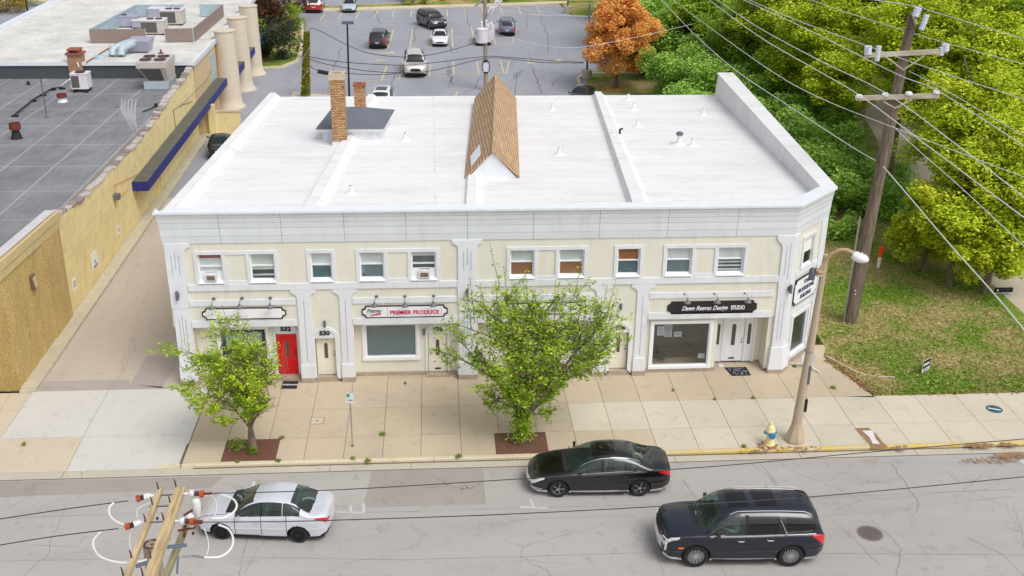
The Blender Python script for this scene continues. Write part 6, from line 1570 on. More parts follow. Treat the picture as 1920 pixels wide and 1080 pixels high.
def ell(name, c, r, mat, n=14):
    mb = MB(); mb.lathe([(max(.001, math.sin(math.pi * k / n)), -math.cos(math.pi * k / n)) for k in range(n + 1)], (0, 0, 0), 16, cap=False); mb.v = [(c[0] + x * r[0], c[1] + y * r[1], c[2] + z * r[2]) for x, y, z in mb.v]; return mb.build(name, mat, drv, True)
ell('hair', (.03, 0, .735), (.115, .105, .12), M['hair']); sh_ = skin_figure('shirt', pv[:3] + [pv[7], pv[8], pv[9], pv[11], pv[12], pv[13]], [(0, 1), (1, 2), (2, 3), (3, 4), (4, 5), (2, 6), (6, 7), (7, 8)], [.165, .155, .165, .08, .06, .05, .08, .06, .05], M['shirt'], drv)
fm_ = MB()
for sy in (-.035, .035): fm_.lathe([(.001, -.012), (.012, 0), (.001, .012)], (-.095, sy, .715), 8)
fm_.build('eye', M['ink'], drv); fm_ = MB(); fm_.hexa([(-.09, -.015, .66), (-.09, .015, .66), (-.08, .015, .66), (-.08, -.015, .66), (-.125, -.012, .67), (-.125, .012, .67), (-.09, .008, .71), (-.09, -.008, .71)]); fm_.build('nose', M['skin'], drv)
for sy in (-.13, .15):
    for k in range(5):
        f_ = MB(); bx, by, bz = -.40, sy, .33; an = (k - 2) * .018
        if k < 4: pts = [(bx, by + (k - 1.5) * .018, bz), (bx - .05, by + (k - 1.5) * .02, bz + .02 - .004 * k), (bx - .075, by + (k - 1.5) * .02, bz - .005), (bx - .06, by + (k - 1.5) * .019, bz - .035)]
        else: pts = [(bx + .01, by + .03, bz), (bx - .02, by + .05, bz + .01), (bx - .05, by + .045, bz + .005)]
        f_.tube(pts, [.01, .009, .008, .006][:len(pts)], 6); f_.build('finger', M['skin'], drv, True)
M3 = Matrix.Translation(c3.location) @ Matrix.Rotation(c3.rotation_euler[2], 4, 'Z') @ Matrix.Scale(s3_, 4)
lp = M3 @ Vector((seatx, -.40, .80)); drv.location = lp; drv.rotation_euler = (0, 0, c3.rotation_euler[2]); drv.scale = (s3_, s3_, s3_)

# ---- cars in the car park
def lot_car(name, label, d, col_, u, v, rz, flake=.1, s=1.0, z=0.0, cell=.07, mats=None):
    t = thing(name, label, 'car', local=True); p_ = paint(name + '_paint', col_, flake)
    build_car(t, d, dict(paint=p_, glass=M['far_glass'], rear=M['far_glass'], rim=M['rim_silver'], **(mats or {})), cell, False)
    c = G(u, v, z); place(t, (c.x, c.y, z), rz, s); return t
FWD, AWAY = R(90), R(-90)      # nose towards the camera / away from it
lot_car('black_crossover', 'black crossover seen from behind at the left end of the middle row', mk(SUV, L=4.75, W=1.9, H=1.7), (34, 34, 40), 712, 85, AWAY - R(4))
lot_car('white_saloon', 'small white saloon facing the camera in the middle row', mk(SEDAN, L=4.45, W=1.72), (240, 240, 240), 825, 81, FWD)
lot_car('beige_suv', 'large beige suv facing the camera in the near row', mk(SUV, L=5.1, W=2.0, H=1.9, sun=None), (222, 216, 208), 778, 135, FWD + R(2), .3, 1.1, mats=dict(grille=M['interior']))
lot_car('grey_crossover', 'dark grey crossover moving across the far aisle', mk(SUV, L=4.7, W=1.9, sun=((.45, .7),)), (58, 60, 66), 809, 50, FWD + R(24), .2, 1.08)
lot_car('blue_grey_crossover', 'blue grey crossover seen from behind by the hatched bay', mk(SUV, L=4.6, W=1.88), (96, 108, 128), 950, 62, AWAY - R(2), .3)
lot_car('white_saloon', 'white saloon with red tail lamps behind the transformer pole', mk(SEDAN, L=4.7, W=1.82), (238, 238, 240), 905, 79, AWAY)
lot_car('white_hatchback', 'white hatchback with sunroof just behind the white roof edge', mk(SUV, L=4.3, W=1.8, sun=((.42, .72),), rails=False), (240, 242, 244), 716, 207, FWD - R(3))
lot_car('dark_hatchback', 'dark grey hatchback behind the roof near the orange tree', mk(SEDAN, L=4.3, W=1.8), (40, 44, 52), 1090, 192, FWD - R(20), .2)
lot_car('red_and_white_van', 'white and red vehicle at the far edge of the car park', mk(SUV, L=4.9, W=1.95, rails=False), (236, 232, 230), 592, 19, AWAY, 0, 1.1, mats=None)
lot_car('pale_saloon', 'pale blue grey saloon at the far edge beside the red vehicle', mk(SEDAN, L=4.6), (190, 204, 214), 656, 19, FWD)
lot_car('black_coupe', 'black car in the alley partly hidden by the left roof parapet', mk(SEDAN, L=4.5), (20, 20, 24), 416, 285, AWAY + R(6), 0, 1.0)
for o_ in S.objects:
    if o_.name.startswith('red_and_white_van'):
        for c_ in o_.children:
            if c_.name.startswith('body'):
                me = c_.data; me.materials.append(paint('red_lower_paint', (178, 40, 32)))
                for p_ in me.polygons:
                    if p_.center.z < 1.0: p_.material_index = 3

# ================================================================== POLES, WIRES, STREET FURNITURE
def vpole(t, mat, x, y, z0, z1, r0, r1, lean=(0, 0), n=16, name='pole', knots=6):
    g = MB(); pts, rad = [], []
    for k in range(knots + 1):
        s_ = k / knots; pts.append((x + lean[0] * s_, y + lean[1] * s_, z0 + (z1 - z0) * s_)); rad.append(r0 + (r1 - r0) * s_)
    g.tube(pts, rad, n); return g.build(name, mat, t, True)
# tall wooden transmission pole
b = G(1592, 603); YP = b.y
tp = thing('utility_pole', 'tall dark wooden power pole with two crossarms standing on the lawn', 'pole', b)
vpole(tp, M['pole_wood'], b.x, b.y, -.2, 15.05, .345, .20, (.86, 0), 18)
def cylpx(t, name, a, b_, r, mat, Y, n=12, prof=None):
    A, B = W(*a, Y), W(*b_, Y); g = MB(); d = B - A; pts = [A + d * (k / 10) for k in range(11)]
    rr = [r * (1 + .16 * (k % 2)) for k in range(11)] if prof is None else prof
    g.tube(pts, rr, n); return g.build(name, mat, t, True)
def arm(t, a, b_, Y, th, mat, name='crossarm', hgt=None):
    A, B = W(*a, Y), W(*b_, Y); hh = hgt or th; g = MB()
    g.hexa([(A.x, Y - th / 2, A.z - hh / 2), (B.x, Y - th / 2, B.z - hh / 2), (B.x, Y + th / 2, B.z - hh / 2), (A.x, Y + th / 2, A.z - hh / 2), (A.x, Y - th / 2, A.z + hh / 2), (B.x, Y - th / 2, B.z + hh / 2), (B.x, Y + th / 2, B.z + hh / 2), (A.x, Y + th / 2, A.z + hh / 2)])
    return g.build(name, mat, t)
Ya = YP - .33
arm(tp, (1622, 104), (1776, 95.5), Ya, .16, M['arm_wood'], hgt=.2); arm(tp, (1605, 184), (1760, 179.5), Ya, .16, M['arm_wood'], hgt=.2)
for a, m_, b_ in (((1660, 106), (1694, 131), (1734, 104)), ((1656, 190), (1678, 203), (1710, 187))):
    g = MB(); g.tube([W(*a, Ya - .1), W(*m_, Ya - .02), W(*b_, Ya - .1)], .035, 6); g.build('brace', M['arm_wood'], tp)
for a, b_, r_ in (((1627, 102), (1628, 86), .15), ((1644, 114), (1648, 86), .11), ((1764, 104), (1766, 88), .11), ((1772, 96), (1773, 82), .16), ((1716, 31), (1722, 14), .15), ((1727, 56), (1738, 27), .12)):
    cylpx(tp, 'insulator', a, b_, r_, M['ac_white'] if r_ < 0 else plain('pale_lilac_insulator_%d' % len(bpy.data.materials), (206, 212, 226), .4, var=.04), Ya)
for u, v in ((1611, 180), (1660, 176.5), (1704, 174.5), (1756, 172)):
    p_ = W(u, v, Ya); g = MB(); g.lathe([(.06, -.12), (.16, -.08), (.17, 0), (.1, .07), (.0, .09)], p_, 12, cap=False); g.build('insulator', M['insul_white'], tp, True)
g = MB(); g.tube([W(1718, 45, Ya), W(1713, 30, Ya)], .07, 6); g.build('pole_bracket', M['arm_wood'], tp)
# conduit up its side
q = G(1580, 604); g = MB(); g.tube([(b.x - .37, b.y - .2, -.1), (b.x - .30, b.y - .2, 4.9), (b.x - .29, b.y - .2, 5.6)], .045, 8); g.build('conduit', M['steel'], tp, True)
g = MB()
for v in (545, 552): p_ = W(1604, v, YP - .33); g.lathe([(.03, 0), (.03, .02)], p_, 8, axis='y')
g.build('bolt', M['sign_white'], tp)
def wire(label, px_, z, r=.022, mat='cable_light', sag=0.0, grp='power lines over the wood', ext=(0, 0), name='power_line'):
    """px_: image points of a wire that hangs at height z"""
    zs = z if isinstance(z, (list, tuple)) else [z] * len(px_)
    pts = [G(u, v, zz_) for (u, v), zz_ in zip(px_, zs)]
    out = []
    for i in range(len(pts) - 1):
        p0, p1, p2, p3 = pts[max(0, i - 1)], pts[i], pts[i + 1], pts[min(len(pts) - 1, i + 2)]
        for k in range(8):
            t_ = k / 8; out.append(.5 * ((2 * p1) + (p2 - p0) * t_ + (2 * p0 - 5 * p1 + 4 * p2 - p3) * t_ ** 2 + (3 * p1 - p0 - 3 * p2 + p3) * t_ ** 3))
    out.append(pts[-1])
    if ext[0]: out.insert(0, out[0] + (out[0] - out[3]).normalized() * ext[0])
    if ext[1]: out.append(out[-1] + (out[-1] - out[-4]).normalized() * ext[1])
    t = thing(name, label, 'cable', out[len(out) // 2], group=grp); g = MB(); g.tube(out, r * (.6 if r > .02 else 1), 5); g.build('wire', M[mat], t, True); return t
def za(u, v): return W(u, v, Ya).z
PL = [('topmost pale power line over the pole top insulator', [(1641, 0), (1721, 12), (1751, 22), (1920, 73)], za(1721, 12), .026),
      ('power line to the right end of the upper crossarm', [(1521, 0), (1600, 27), (1696, 57), (1772, 80), (1920, 120)], za(1772, 80), .026),
      ('power line over the left insulator of the upper crossarm', [(1405, 0), (1500, 40), (1627, 86), (1720, 120), (1920, 186)], za(1627, 86), .026),
      ('thick power line that passes behind the pole under its upper crossarm', [(1395, 0), (1520, 58), (1678, 137), (1756, 169), (1920, 273)], za(1690, 140), .034),
      ('thin line leaving the upper brace of the tall pole', [(1704, 133), (1769, 167), (1920, 255)], za(1704, 133), .024),
      ('power line over the second insulator of the lower crossarm', [(1345, 0), (1420, 50), (1540, 115), (1660, 174), (1805, 280), (1920, 370)], za(1660, 174), .034),
      ('power line over the leftmost insulator of the lower crossarm', [(1330, 0), (1420, 66), (1520, 125), (1611, 178), (1748, 280), (1920, 408)], za(1611, 178), .034),
      ('pale line meeting the tall pole just below the lower crossarm', [(1262, 0), (1345, 62), (1460, 142), (1550, 189), (1650, 229)], za(1655, 230), .028),
      ('pale line leaving the tall pole below the lower crossarm', [(1675, 237), (1720, 280), (1800, 350), (1920, 462)], za(1675, 237), .026)]
for lb_, px_, z, r_ in PL: wire(lb_, px_, z, r_, ext=(30 if px_[0][1] == 0 else 0, 28))
z8 = za(1641, 301)
wire('twisted service cable running down to the tall pole at mid height', [(1241, 0), (1300, 62), (1380, 132), (1500, 212), (1589, 270), (1641, 301)], z8, .035, ext=(20, 0)); wire('twisted cable leaving the tall pole at mid height towards the trail', [(1656, 312), (1710, 375), (1779, 456), (1863, 550), (1920, 618)], z8, .04, ext=(0, 26))
# nearer poles of the same line, out of the picture, carry the far ends
# slim pole in the thicket
b = G(1312, 116); t = thing('utility_pole', 'slim grey wooden pole rising out of the thicket by the orange tree', 'pole', b); vpole(t, M['pole_grey'], b.x, b.y, -.2, 12.5, .2, .14, (.6, 0), 12)
p_ = W(1323, 4, b.y - .2); g = MB(); g.tube([(p_.x - .2, p_.y, p_.z), (p_.x + .7, p_.y, p_.z + .1)], .06, 6); g.build('bracket', M['steel'], t)
zc_ = W(1320, 8, b.y).z
for lb_, px_ in (('thin pale service wire from the slim pole over the orange tree', [(1320, 8), (1212, 26), (1100, 30), (1030, 24), (930, 8)]), ('lower thin wire from the slim pole towards the car park', [(1318, 14), (1180, 30), (1010, 28), (960, 22), (905, 10)]), ('long thin wire from the slim pole across the car park', [(1312, 42), (1137, 81), (1040, 88), (912, 60)])):
    wire(lb_, px_, zc_ * .97, .03, grp='service wires over the car park')
# transformer pole in the car park
b = G(911, 168); t = thing('utility_pole', 'wooden pole with white transformer cans behind the shingled ridge', 'pole', b); vpole(t, M['pole_grey'], b.x, b.y, -.1, 10.5, .2, .15, (-.12, 0), 12)
YT = b.y - .35; p_ = W(904, 66, YT); g = MB(); g.lathe([(.46, -.66), (.52, -.62), (.52, .46), (.54, .48), (.54, .58), (.26, .68), (0, .7)], p_, 18, cap=False); g.build('transformer', M['ac_white'], t, True)
p_ = W(917, 60, YT + .5); g = MB(); g.lathe([(.45, -.7), (.5, -.6), (.5, .6), (.2, .74), (0, .76)], p_, 16, cap=False); g.build('transformer', M['ac_white'], t, True)
for u, v in ((903, 44), (912, 42), (921, 46)): p_ = W(u, v, YT); g = MB(); g.lathe([(.1, -.3), (.13, -.15), (.08, 0), (.12, .1), (.0, .3)], p_, 8); g.build('bushing', M['ac_white'], t, True)
g = MB(); g.tube([W(912, 30, YT), W(926, 14, YT), W(938, 8, YT)], .05, 5); g.tube([W(890, 12, YT), W(905, 0, YT)], .08, 5); g.build('bracket', M['steel'], t)
for u, v in ((915, 25), (921, 25), (925, 13), (931, 14)): p_ = W(u, v, YT); g = MB(); g.tube([p_, p_ + Vector((.25, 0, .5)), p_ + Vector((.5, 0, .55))], [.09, .12, .07], 7); g.build('cutout_fuse', M['ac_white'], t, True)
p_ = W(911, 125, YT + .1); g = MB(); g.lathe([(.62, -.05), (.62, .05), (.52, .05), (.52, -.05)], p_, 20, axis='y', cap=False); g.v = [(p_.x + (x - p_.x) * .62, y, z) for x, y, z in g.v]; g.build('meter_ring', M['interior'], t); g = MB(); g.box(p_.x - .22, p_.x + .22, p_.y - .1, p_.y, p_.z - .45, p_.z + .35); g.build('meter_box', M['ac_white'], t)
# ivy pole
b = G(573, 182); ivp = thing('ivy_pole', 'old pole wrapped in yellow green ivy at the car park edge', 'pole', b); vpole(ivp, M['pole_grey'], b.x, b.y, 0, 6.6, .17, .13, (.45, 0), 10)
IVY = b
# service cables over the car park
for lb_, px_, z in (('black cable sagging from the ivy pole to the transformer pole', [(578, 60), (583, 53), (600, 58), (650, 84), (690, 99), (740, 106), (780, 106), (830, 98), (893, 80)], 6.2), ('upper grey cable sagging between the ivy pole and the meter ring', [(578, 106), (640, 116), (740, 122), (800, 119), (908, 106), (960, 108), (1040, 114), (1095, 117)], 5.4), ('thick black cable sagging past the beige suv to the meter', [(578, 110), (620, 122), (700, 134), (780, 136), (840, 126), (911, 109), (960, 111), (1020, 117), (1095, 118)], 5.2),
                      ('short black cable with splice box near the tall chimney', [(580, 124), (606, 136), (640, 137), (700, 140), (740, 138), (757, 132)], 4.8)):
    wire(lb_, px_, z, .045, 'cable', grp='black cables over the car park')
p_ = G(608, 136, 4.8); t = thing('splice_box', 'black cable splice hanging left of the tall chimney top', 'box', p_); g = MB(); g.tube([p_ + Vector((-.5, 0, .1)), p_ + Vector((.5, 0, -.1))], .16, 8); g.build('casing', M['interior'], t)
for a, b_ in (((583, 84), (528, 176)), ((584, 120), (548, 176))): wire('thin stay wire falling from the ivy pole to the left ' + ('outer' if a[1] == 84 else 'inner'), [a, b_], [5.5 if a[1] == 84 else 4.5, .2], .02, 'cable_light', grp='stay wires')
# lot lamps
def lotlamp(u, v, ut, vt, label, dark=True):
    b = G(u, v); t = thing('lamp_post', label, 'lamp post', b); p_ = W(ut, vt, b.y); vpole(t, M['black'] if dark else M['iron'], b.x, b.y, 0, p_.z, .09, .07, (p_.x - b.x, 0), 8)
    g = MB(); g.box(p_.x - .45, p_.x + .55, p_.y - .2, p_.y + .2, p_.z, p_.z + .22); g.build('lamp_head', M['iron'], t)
lotlamp(655, 186, 651, 45, 'black lamp post in the car park behind the small chimney'); lotlamp(64, 92, 45, -18, 'dark lamp post in the far left car park')
for u, v, lb_ in ((1100, 147, 'round concrete lamp base by the orange tree'), (1064, 24, 'small concrete lamp base on the far lawn corner')):
    p_ = G(u, v); t = thing('lot_lamp', lb_, 'lamp', p_); g = MB(); g.lathe([(.5, 0), (.5, .75), (.52, .8), (.4, .84), (0, .84)], p_, 16, cap=False); g.build('concrete_base', M['concrete'], t); g = MB(); g.lathe([(.12, .84), (.1, 1.5), (.08, 7)], p_, 8); g.build('post', M['iron'], t)
# street lamp with curved arm
b = G(1490, 826); t = thing('street_lamp', 'concrete street lamp with curved arm and white oval head by the hydrant', 'street lamp', b)
g = MB(); g.lathe([(.40, 0), (.41, .12), (.39, .2), (.27, .55), (.22, .8)], b, 8); g.build('lamp_base', M['conc_pole'], t)
g = MB(); tp_ = W(1549, 480, b.y); g.tube([(b.x, b.y, .75), (b.x + (tp_.x - b.x) * .5, b.y, 4.2), (tp_.x, b.y, tp_.z)], [.205, .15, .11], 12); g.tube([(tp_.x, b.y, tp_.z), (tp_.x, b.y, tp_.z + .08)], [.125, .08], 10); g.build('lamp_column', M['conc_pole'], t, True)
g = MB(); q = [W(1533, 512, b.y), W(1541, 500, b.y - .02), W(1550, 487, b.y - .1), W(1560, 475, b.y - .2), W(1575, 468, b.y - .35), W(1590, 469, b.y - .5), W(1602, 476, b.y - .6)]; g.tube(q, .065, 8)
for v in (508, 514): p_ = W(1538 - (v - 508) * .3, v, b.y); g.lathe([(.17, -.04), (.17, .04)], p_, 10)
g.build('lamp_arm', plain('rust_stained_arm', (204, 172, 138), .8, var=.25, scale=8), t, True)
A, B = W(1600, 476, b.y - .6), W(1628, 491, b.y - .95); d_ = B - A; g = MB(); n_ = 10; pts = [A + d_ * (k / n_) for k in range(n_ + 1)]; rr = [.06 + .19 * math.sin(math.pi * min(1, .15 + .85 * k / n_)) ** .7 if k < n_ else .05 for k in range(n_ + 1)]
g.tube(pts, rr, 14); cz_ = (A.z + B.z) / 2; g.v = [(x, y, cz_ + (z - cz_) * .75) for x, y, z in g.v]; g.build('lamp_head', M['sign_white'], t, True)
c_ = A + d_ * .45; g = MB(); g.lathe([(.05, .1), (.05, .22)], c_, 8); g.box(c_.x - .12, c_.x + .12, c_.y - .1, c_.y + .02, c_.z + .12, c_.z + .165); g.build('photocell', M['iron'], t)
for (u, v, w_, h_, dy, mt_) in ((1515, 700, .09, .8, -.02, 'iron'), (1509, 757, .09, .55, -.02, 'black')):
    p_ = W(u, v, b.y); g = MB(); g.box(p_.x - w_ / 2, p_.x + w_ / 2, p_.y - .18, p_.y + .18, p_.z - h_ / 2, p_.z + h_ / 2); g.build('pole_sign', M[mt_], t)
p_ = W(1529, 509, b.y + .1); g = MB(); g.lathe([(.12, -.22), (.13, .12), (.08, .24)], p_ + Vector((-.12, 0, -.1)), 10); g.build('junction_box', M['iron'], t, True)
p_ = W(1516, 657, b.y); g = MB(); g.lathe([(.19, -.02), (.19, .02)], p_, 12); g.build('band', M['steel'], t)
# hydrant
b = G(1442, 833); t = thing('fire_hydrant', 'cream fire hydrant with blue caps on the pavement', 'hydrant', b); t['local'] = 1
g = MB(); g.lathe([(.22, 0), (.22, .05), (.17, .06), (.16, .12), (.18, .14), (.18, .17), (.14, .19), (.135, .58), (.19, .6), (.19, .66), (.17, .68), (.165, .74), (.13, .84), (.06, .9), (.05, .9), (.05, .97), (0, .98)], (0, 0, 0), 20, cap=False); g.build('barrel', M['hydrant'], t, True)
for nm, ax, c_, r_ in (('outlet_cap', 'y', (.02, -.2, .5), .115), ('side_cap', 'x', (-.2, 0, .56), .07), ('side_cap', 'x', (.2, 0, .56), .07)):
    g = MB(); g.lathe([(r_ * 1.1, -.05), (r_ * 1.15, .04), (r_ * .4, .05)] if ax == 'x' else [(r_ * .3, -.08), (r_ * 1.1, -.05), (r_ * 1.15, .06)], c_, 14, axis=ax); g.build(nm, M['blue_cap'], t, True)
g = MB(); g.lathe([(.05, .96), (.045, 1.02), (0, 1.03)], (0, 0, 0), 8, cap=False); g.build('top_nut', M['sign_white'], t)
def blotch(name, lbl, u, v, rx, ry, mat, cat, n=26, seed=1, hgt=.03):
    r_ = random.Random(seed); c_ = G(u, v); t = thing(name, lbl, cat, c_); g = MB()
    for k in range(n):
        a = r_.uniform(0, 6.28); q = math.sqrt(r_.random()); x = c_.x + rx * q * math.cos(a); y = c_.y + ry * q * math.sin(a); s_ = r_.uniform(.03, .08)
        an = r_.uniform(0, 3); dx, dy = s_ * math.cos(an), s_ * math.sin(an); g.face([(x - dx, y - dy, .006 + r_.uniform(0, hgt)), (x + dy, y - dx, .006 + r_.uniform(0, hgt)), (x + dx, y + dy, .006 + r_.uniform(0, hgt)), (x - dy, y + dx, .006 + r_.uniform(0, hgt))])
    g.build('leaves', mat, t); return t
blotch('leaf_litter', 'dead leaves gathered round the hydrant foot', 1438, 836, .42, .3, M['leaf_litter'], 'leaves', 70, 3)
# worn hole in the pavement with weeds
c_ = G(1634, 822); t = thing('broken_slab', 'broken pavement patch with dead grass and pale rubble right of the street lamp', 'patch', c_); g = MB(); q = [G(u, v) for u, v in ((1602, 803), (1628, 802), (1644, 815), (1656, 830), (1666, 839), (1634, 841), (1628, 832), (1616, 818))]; g.face([(p.x, p.y, .005) for p in q][::-1]); g.build('bare_soil', plain('dry_soil', (150, 118, 84), .95, var=.35, scale=9), t)
g = MB(); q = [G(u, v) for u, v in ((1616, 808), (1636, 808), (1642, 824), (1650, 833), (1636, 832), (1630, 820))]; g.prism([(p.x, p.y) for p in q][::-1], .006, .02); g.build('rubble', M['ac_white'], t)
# gutter leaves at the far right
for i, (u, v, rx, n_) in enumerate(((1905, 853, .9, 130), (1838, 836, .6, 60), (1890, 834, .4, 40), (1860, 862, 1.2, 60), (1690, 840, .4, 20), (1500, 842, 1.0, 24), (1418, 846, .6, 20))):
    tt = blotch('leaf_litter', ['pile of dead leaves in the gutter at the far right', 'dead leaves on the yellow kerb right of the broken slab', 'small leaf heap on the kerb at the right picture edge', 'scattered leaves along the right gutter joint', 'few leaves on the kerb below the broken slab', 'few leaves on the kerb below the street lamp', 'few leaves on the kerb left of the hydrant'][i], u, v, rx, .16, M['leaf_litter'], 'leaves', n_, 20 + i)
# manhole, valve box, pavement emblem
c_ = G(1631, 1000, RZ); t = thing('manhole_cover', 'round brown manhole cover in the road right of the blue suv', 'manhole', c_); t['local'] = 1
g = MB(); g.lathe([(.42, .0), (.42, .012), (.38, .014), (.0, .014)], (0, 0, 0), 32, cap=False)
g.build('cover', plain('brown_iron_cover', (112, 100, 96), .7, var=.25, scale=10), t)
g = MB(); g.lathe([(.47, .0), (.47, .009), (.42, .009)], (0, 0, 0), 32, cap=False); g.build('ring', plain('manhole_ring', (140, 132, 126), .8, var=.2), t)
g = MB()
for k in range(-4, 5):
    L_ = math.sqrt(max(0, .33 ** 2 - (k * .075) ** 2)); g.box(k * .075 - .012, k * .075 + .012, -L_, L_, .014, .019)
g.build('tread', plain('manhole_tread', (92, 84, 82), .7), t)
c_ = G(1864, 767); t = thing('pavement_emblem', 'round blue green emblem with white cross bars painted on the pavement', 'emblem', c_); t['local'] = 1
g = MB(); g.lathe([(.34, .004), (.34, .006), (0, .006)], (0, 0, 0), 28, cap=False); g.build('disc', plain('blue_green_paint', (52, 92, 108), .8, var=.1), t); g = MB()
g.hexa([(-.24, .07, .006), (-.2, .13, .006), (.25, -.08, .006), (.21, -.14, .006), (-.24, .07, .009), (-.2, .13, .009), (.25, -.08, .009), (.21, -.14, .009)][::1]);  g.build('white_bar', M['sign_white'], t)
c_ = G(595, 789); t = thing('valve_box', 'square utility lid in the pavement slab left of the parking sign', 'lid', c_); g = MB(); g.box(c_.x - .26, c_.x + .26, c_.y - .26, c_.y + .26, .001, .006); g.build('lid', m_tan, t)
g = MB(); 
for q in ((-.27, -.25, -.27, .27), (.25, .27, -.27, .27), (-.25, .25, -.27, -.25), (-.25, .25, .25, .27)): g.box(c_.x + q[0], c_.x + q[1], c_.y + q[2], c_.y + q[3], .001, .008)
g.lathe([(.05, .006), (.05, .009), (0, .009)], (c_.x, c_.y, 0), 10, cap=False); g.build('lid_edge', m_seam, t)
# parking sign on a thin post
b = G(661, 836); t = thing('parking_sign', 'small green and white parking sign on a leaning steel post', 'sign', b); tp_ = W(656, 740, b.y)
g = MB(); g.tube([b, tp_ + Vector((0, .02, .1))], .028, 6); g.build('post', M['steel'], t); p_ = W(657.5, 745, b.y - .03); g = MB()
g.hexa([(p_.x - .17, p_.y, p_.z - .25), (p_.x + .13, p_.y - .12, p_.z - .22), (p_.x + .13, p_.y - .1, p_.z - .22), (p_.x - .17, p_.y + .02, p_.z - .25), (p_.x - .17, p_.y, p_.z + .2), (p_.x + .13, p_.y - .12, p_.z + .23), (p_.x + .13, p_.y - .1, p_.z + .23), (p_.x - .17, p_.y + .02, p_.z + .2)]); g.build('sign_plate', plain('white_green_tint_plate', (232, 244, 242), .4, var=.03), t)
g = MB(); g.hexa([(p_.x - .16, p_.y - .006, p_.z + .02), (p_.x - .04, p_.y - .055, p_.z + .03), (p_.x - .04, p_.y - .05, p_.z + .03), (p_.x - .16, p_.y - .001, p_.z + .02), (p_.x - .16, p_.y - .006, p_.z + .17), (p_.x - .04, p_.y - .055, p_.z + .18), (p_.x - .04, p_.y - .05, p_.z + .18), (p_.x - .16, p_.y - .001, p_.z + .17)])
g.build('green_symbol', plain('sign_green', (60, 170, 150), .5), t)
g = MB(); g.hexa([(p_.x - .1, p_.y - .035, p_.z - .12), (p_.x + .08, p_.y - .105, p_.z - .1), (p_.x + .08, p_.y - .1, p_.z - .1), (p_.x - .1, p_.y - .03, p_.z - .12), (p_.x - .1, p_.y - .035, p_.z - .08), (p_.x + .08, p_.y - .105, p_.z - .06), (p_.x + .08, p_.y - .1, p_.z - .06), (p_.x - .1, p_.y - .03, p_.z - .08)]); g.build('red_arrow', M['pink'], t)
g = MB(); g.lathe([(.07, 0), (.05, .02)], b, 8); g.build('post_foot', M['rust'], t)
# orange and white marker post
b = G(1646, 502); t = thing('marker_post', 'orange and white marker post on the dry lawn', 'post', b); g = MB(); q = W(1653, 462, b.y); h_ = q.z; g.tube([(b.x, b.y, 0), (b.x + .03, b.y, h_ * .52)], .1, 8); g.build('white_tube', M['hose'], t, True); g = MB(); g.tube([(b.x + .03, b.y, h_ * .52), (b.x + .05, b.y, h_)], .12, 8)
for f_ in (.86, .95): g.tube([(b.x + .05, b.y, h_ * f_ - .03), (b.x + .05, b.y, h_ * f_ + .03)], .15, 8)
g.build('orange_tube', M['orange'], t, True)
# yard sign
b = G(1733, 702); t = thing('yard_sign', 'small black and white yard sign stuck in the lawn', 'sign', b); g = MB()
for dx in (-.0, .14): g.tube([(b.x + dx, b.y + dx * 1.4, 0), (b.x + dx, b.y + dx * 1.4, .3)], .012, 4)
g.build('wire_leg', M['steel'], t)
def ysq(x0, x1, z0, z1, e, mat, nm):
    g = MB(); dx, dy = .80, .60
    P = lambda s_, z: (b.x + .07 + s_ * dx * .8, b.y + .1 + s_ * dy * .8, z)
    a0, a1, a2, a3 = P(x0, z0), P(x1, z0), P(x1, z1), P(x0, z1); o_ = Vector((dy, -dx, 0)) * e; o2 = Vector((dy, -dx, 0)) * (e - .008)
    g.hexa([Vector(a0) + o2, Vector(a1) + o2, Vector(a1) + o_, Vector(a0) + o_, Vector(a3) + o2, Vector(a2) + o2, Vector(a2) + o_, Vector(a3) + o_]); g.build(nm, mat, t)
ysq(-.4, .4, .12, .72, .008, M['sign_white'], 'sign_plate'); ysq(-.38, .38, .3, .70, .013, M['ink'], 'black_band')
for k in range(4): ysq(-.3 + k * .15, -.2 + k * .15, .42, .56, .017, M['sign_white'], 'lettering')
ysq(-.3, .3, .18, .22, .013, M['ink'], 'small_print')
# fallen satellite dish and arm at the corner
b = G(1512, 690); t = thing('satellite_dish', 'white satellite dish with its arm leaning at the building corner', 'dish', b); t['local'] = 1
g = MB(); g.lathe([(0, .0), (.15, .012), (.3, .05), (.40, .10), (.405, .10), (.3, .07), (.15, .03), (0, .02)], (0, 0, 0), 24, cap=False); d_ = g.build('reflector', M['dish'], t, True); d_.rotation_euler = (R(78), 0, R(-38)); d_.location = (.1, .05, .42); d_.scale = (.8, 1.05, 1)
g = MB(); g.tube([(-.75, .45, .05), (-.35, .2, .12), (-.02, .05, .25), (.15, -.12, .12), (.45, -.5, .05)], .035, 6); g.tube([(.05, .95, .75), (.42, .45, .1)], .03, 6); g.build('mast', M['dish'], t, True)
g = MB(); g.box(-.12, .02, .0, .12, .15, .3); g.build('bracket', M['iron'], t)
p_ = G(1882, 553); t = thing('low_sign', 'long low black sign board lying beside the trail', 'sign', p_); g = MB(); g.box(p_.x - .5, p_.x + .45, p_.y, p_.y + .12, .1, .38); g.build('board', M['interior'], t); g = MB(); g.lathe([(.05, -.01), (.05, 0)], (p_.x - .38, p_.y, .28), 8, axis='y'); g.box(p_.x - .5, p_.x + .45, p_.y - .01, p_.y - .001, .1, .13); g.build('white_mark', M['sign_white'], t)

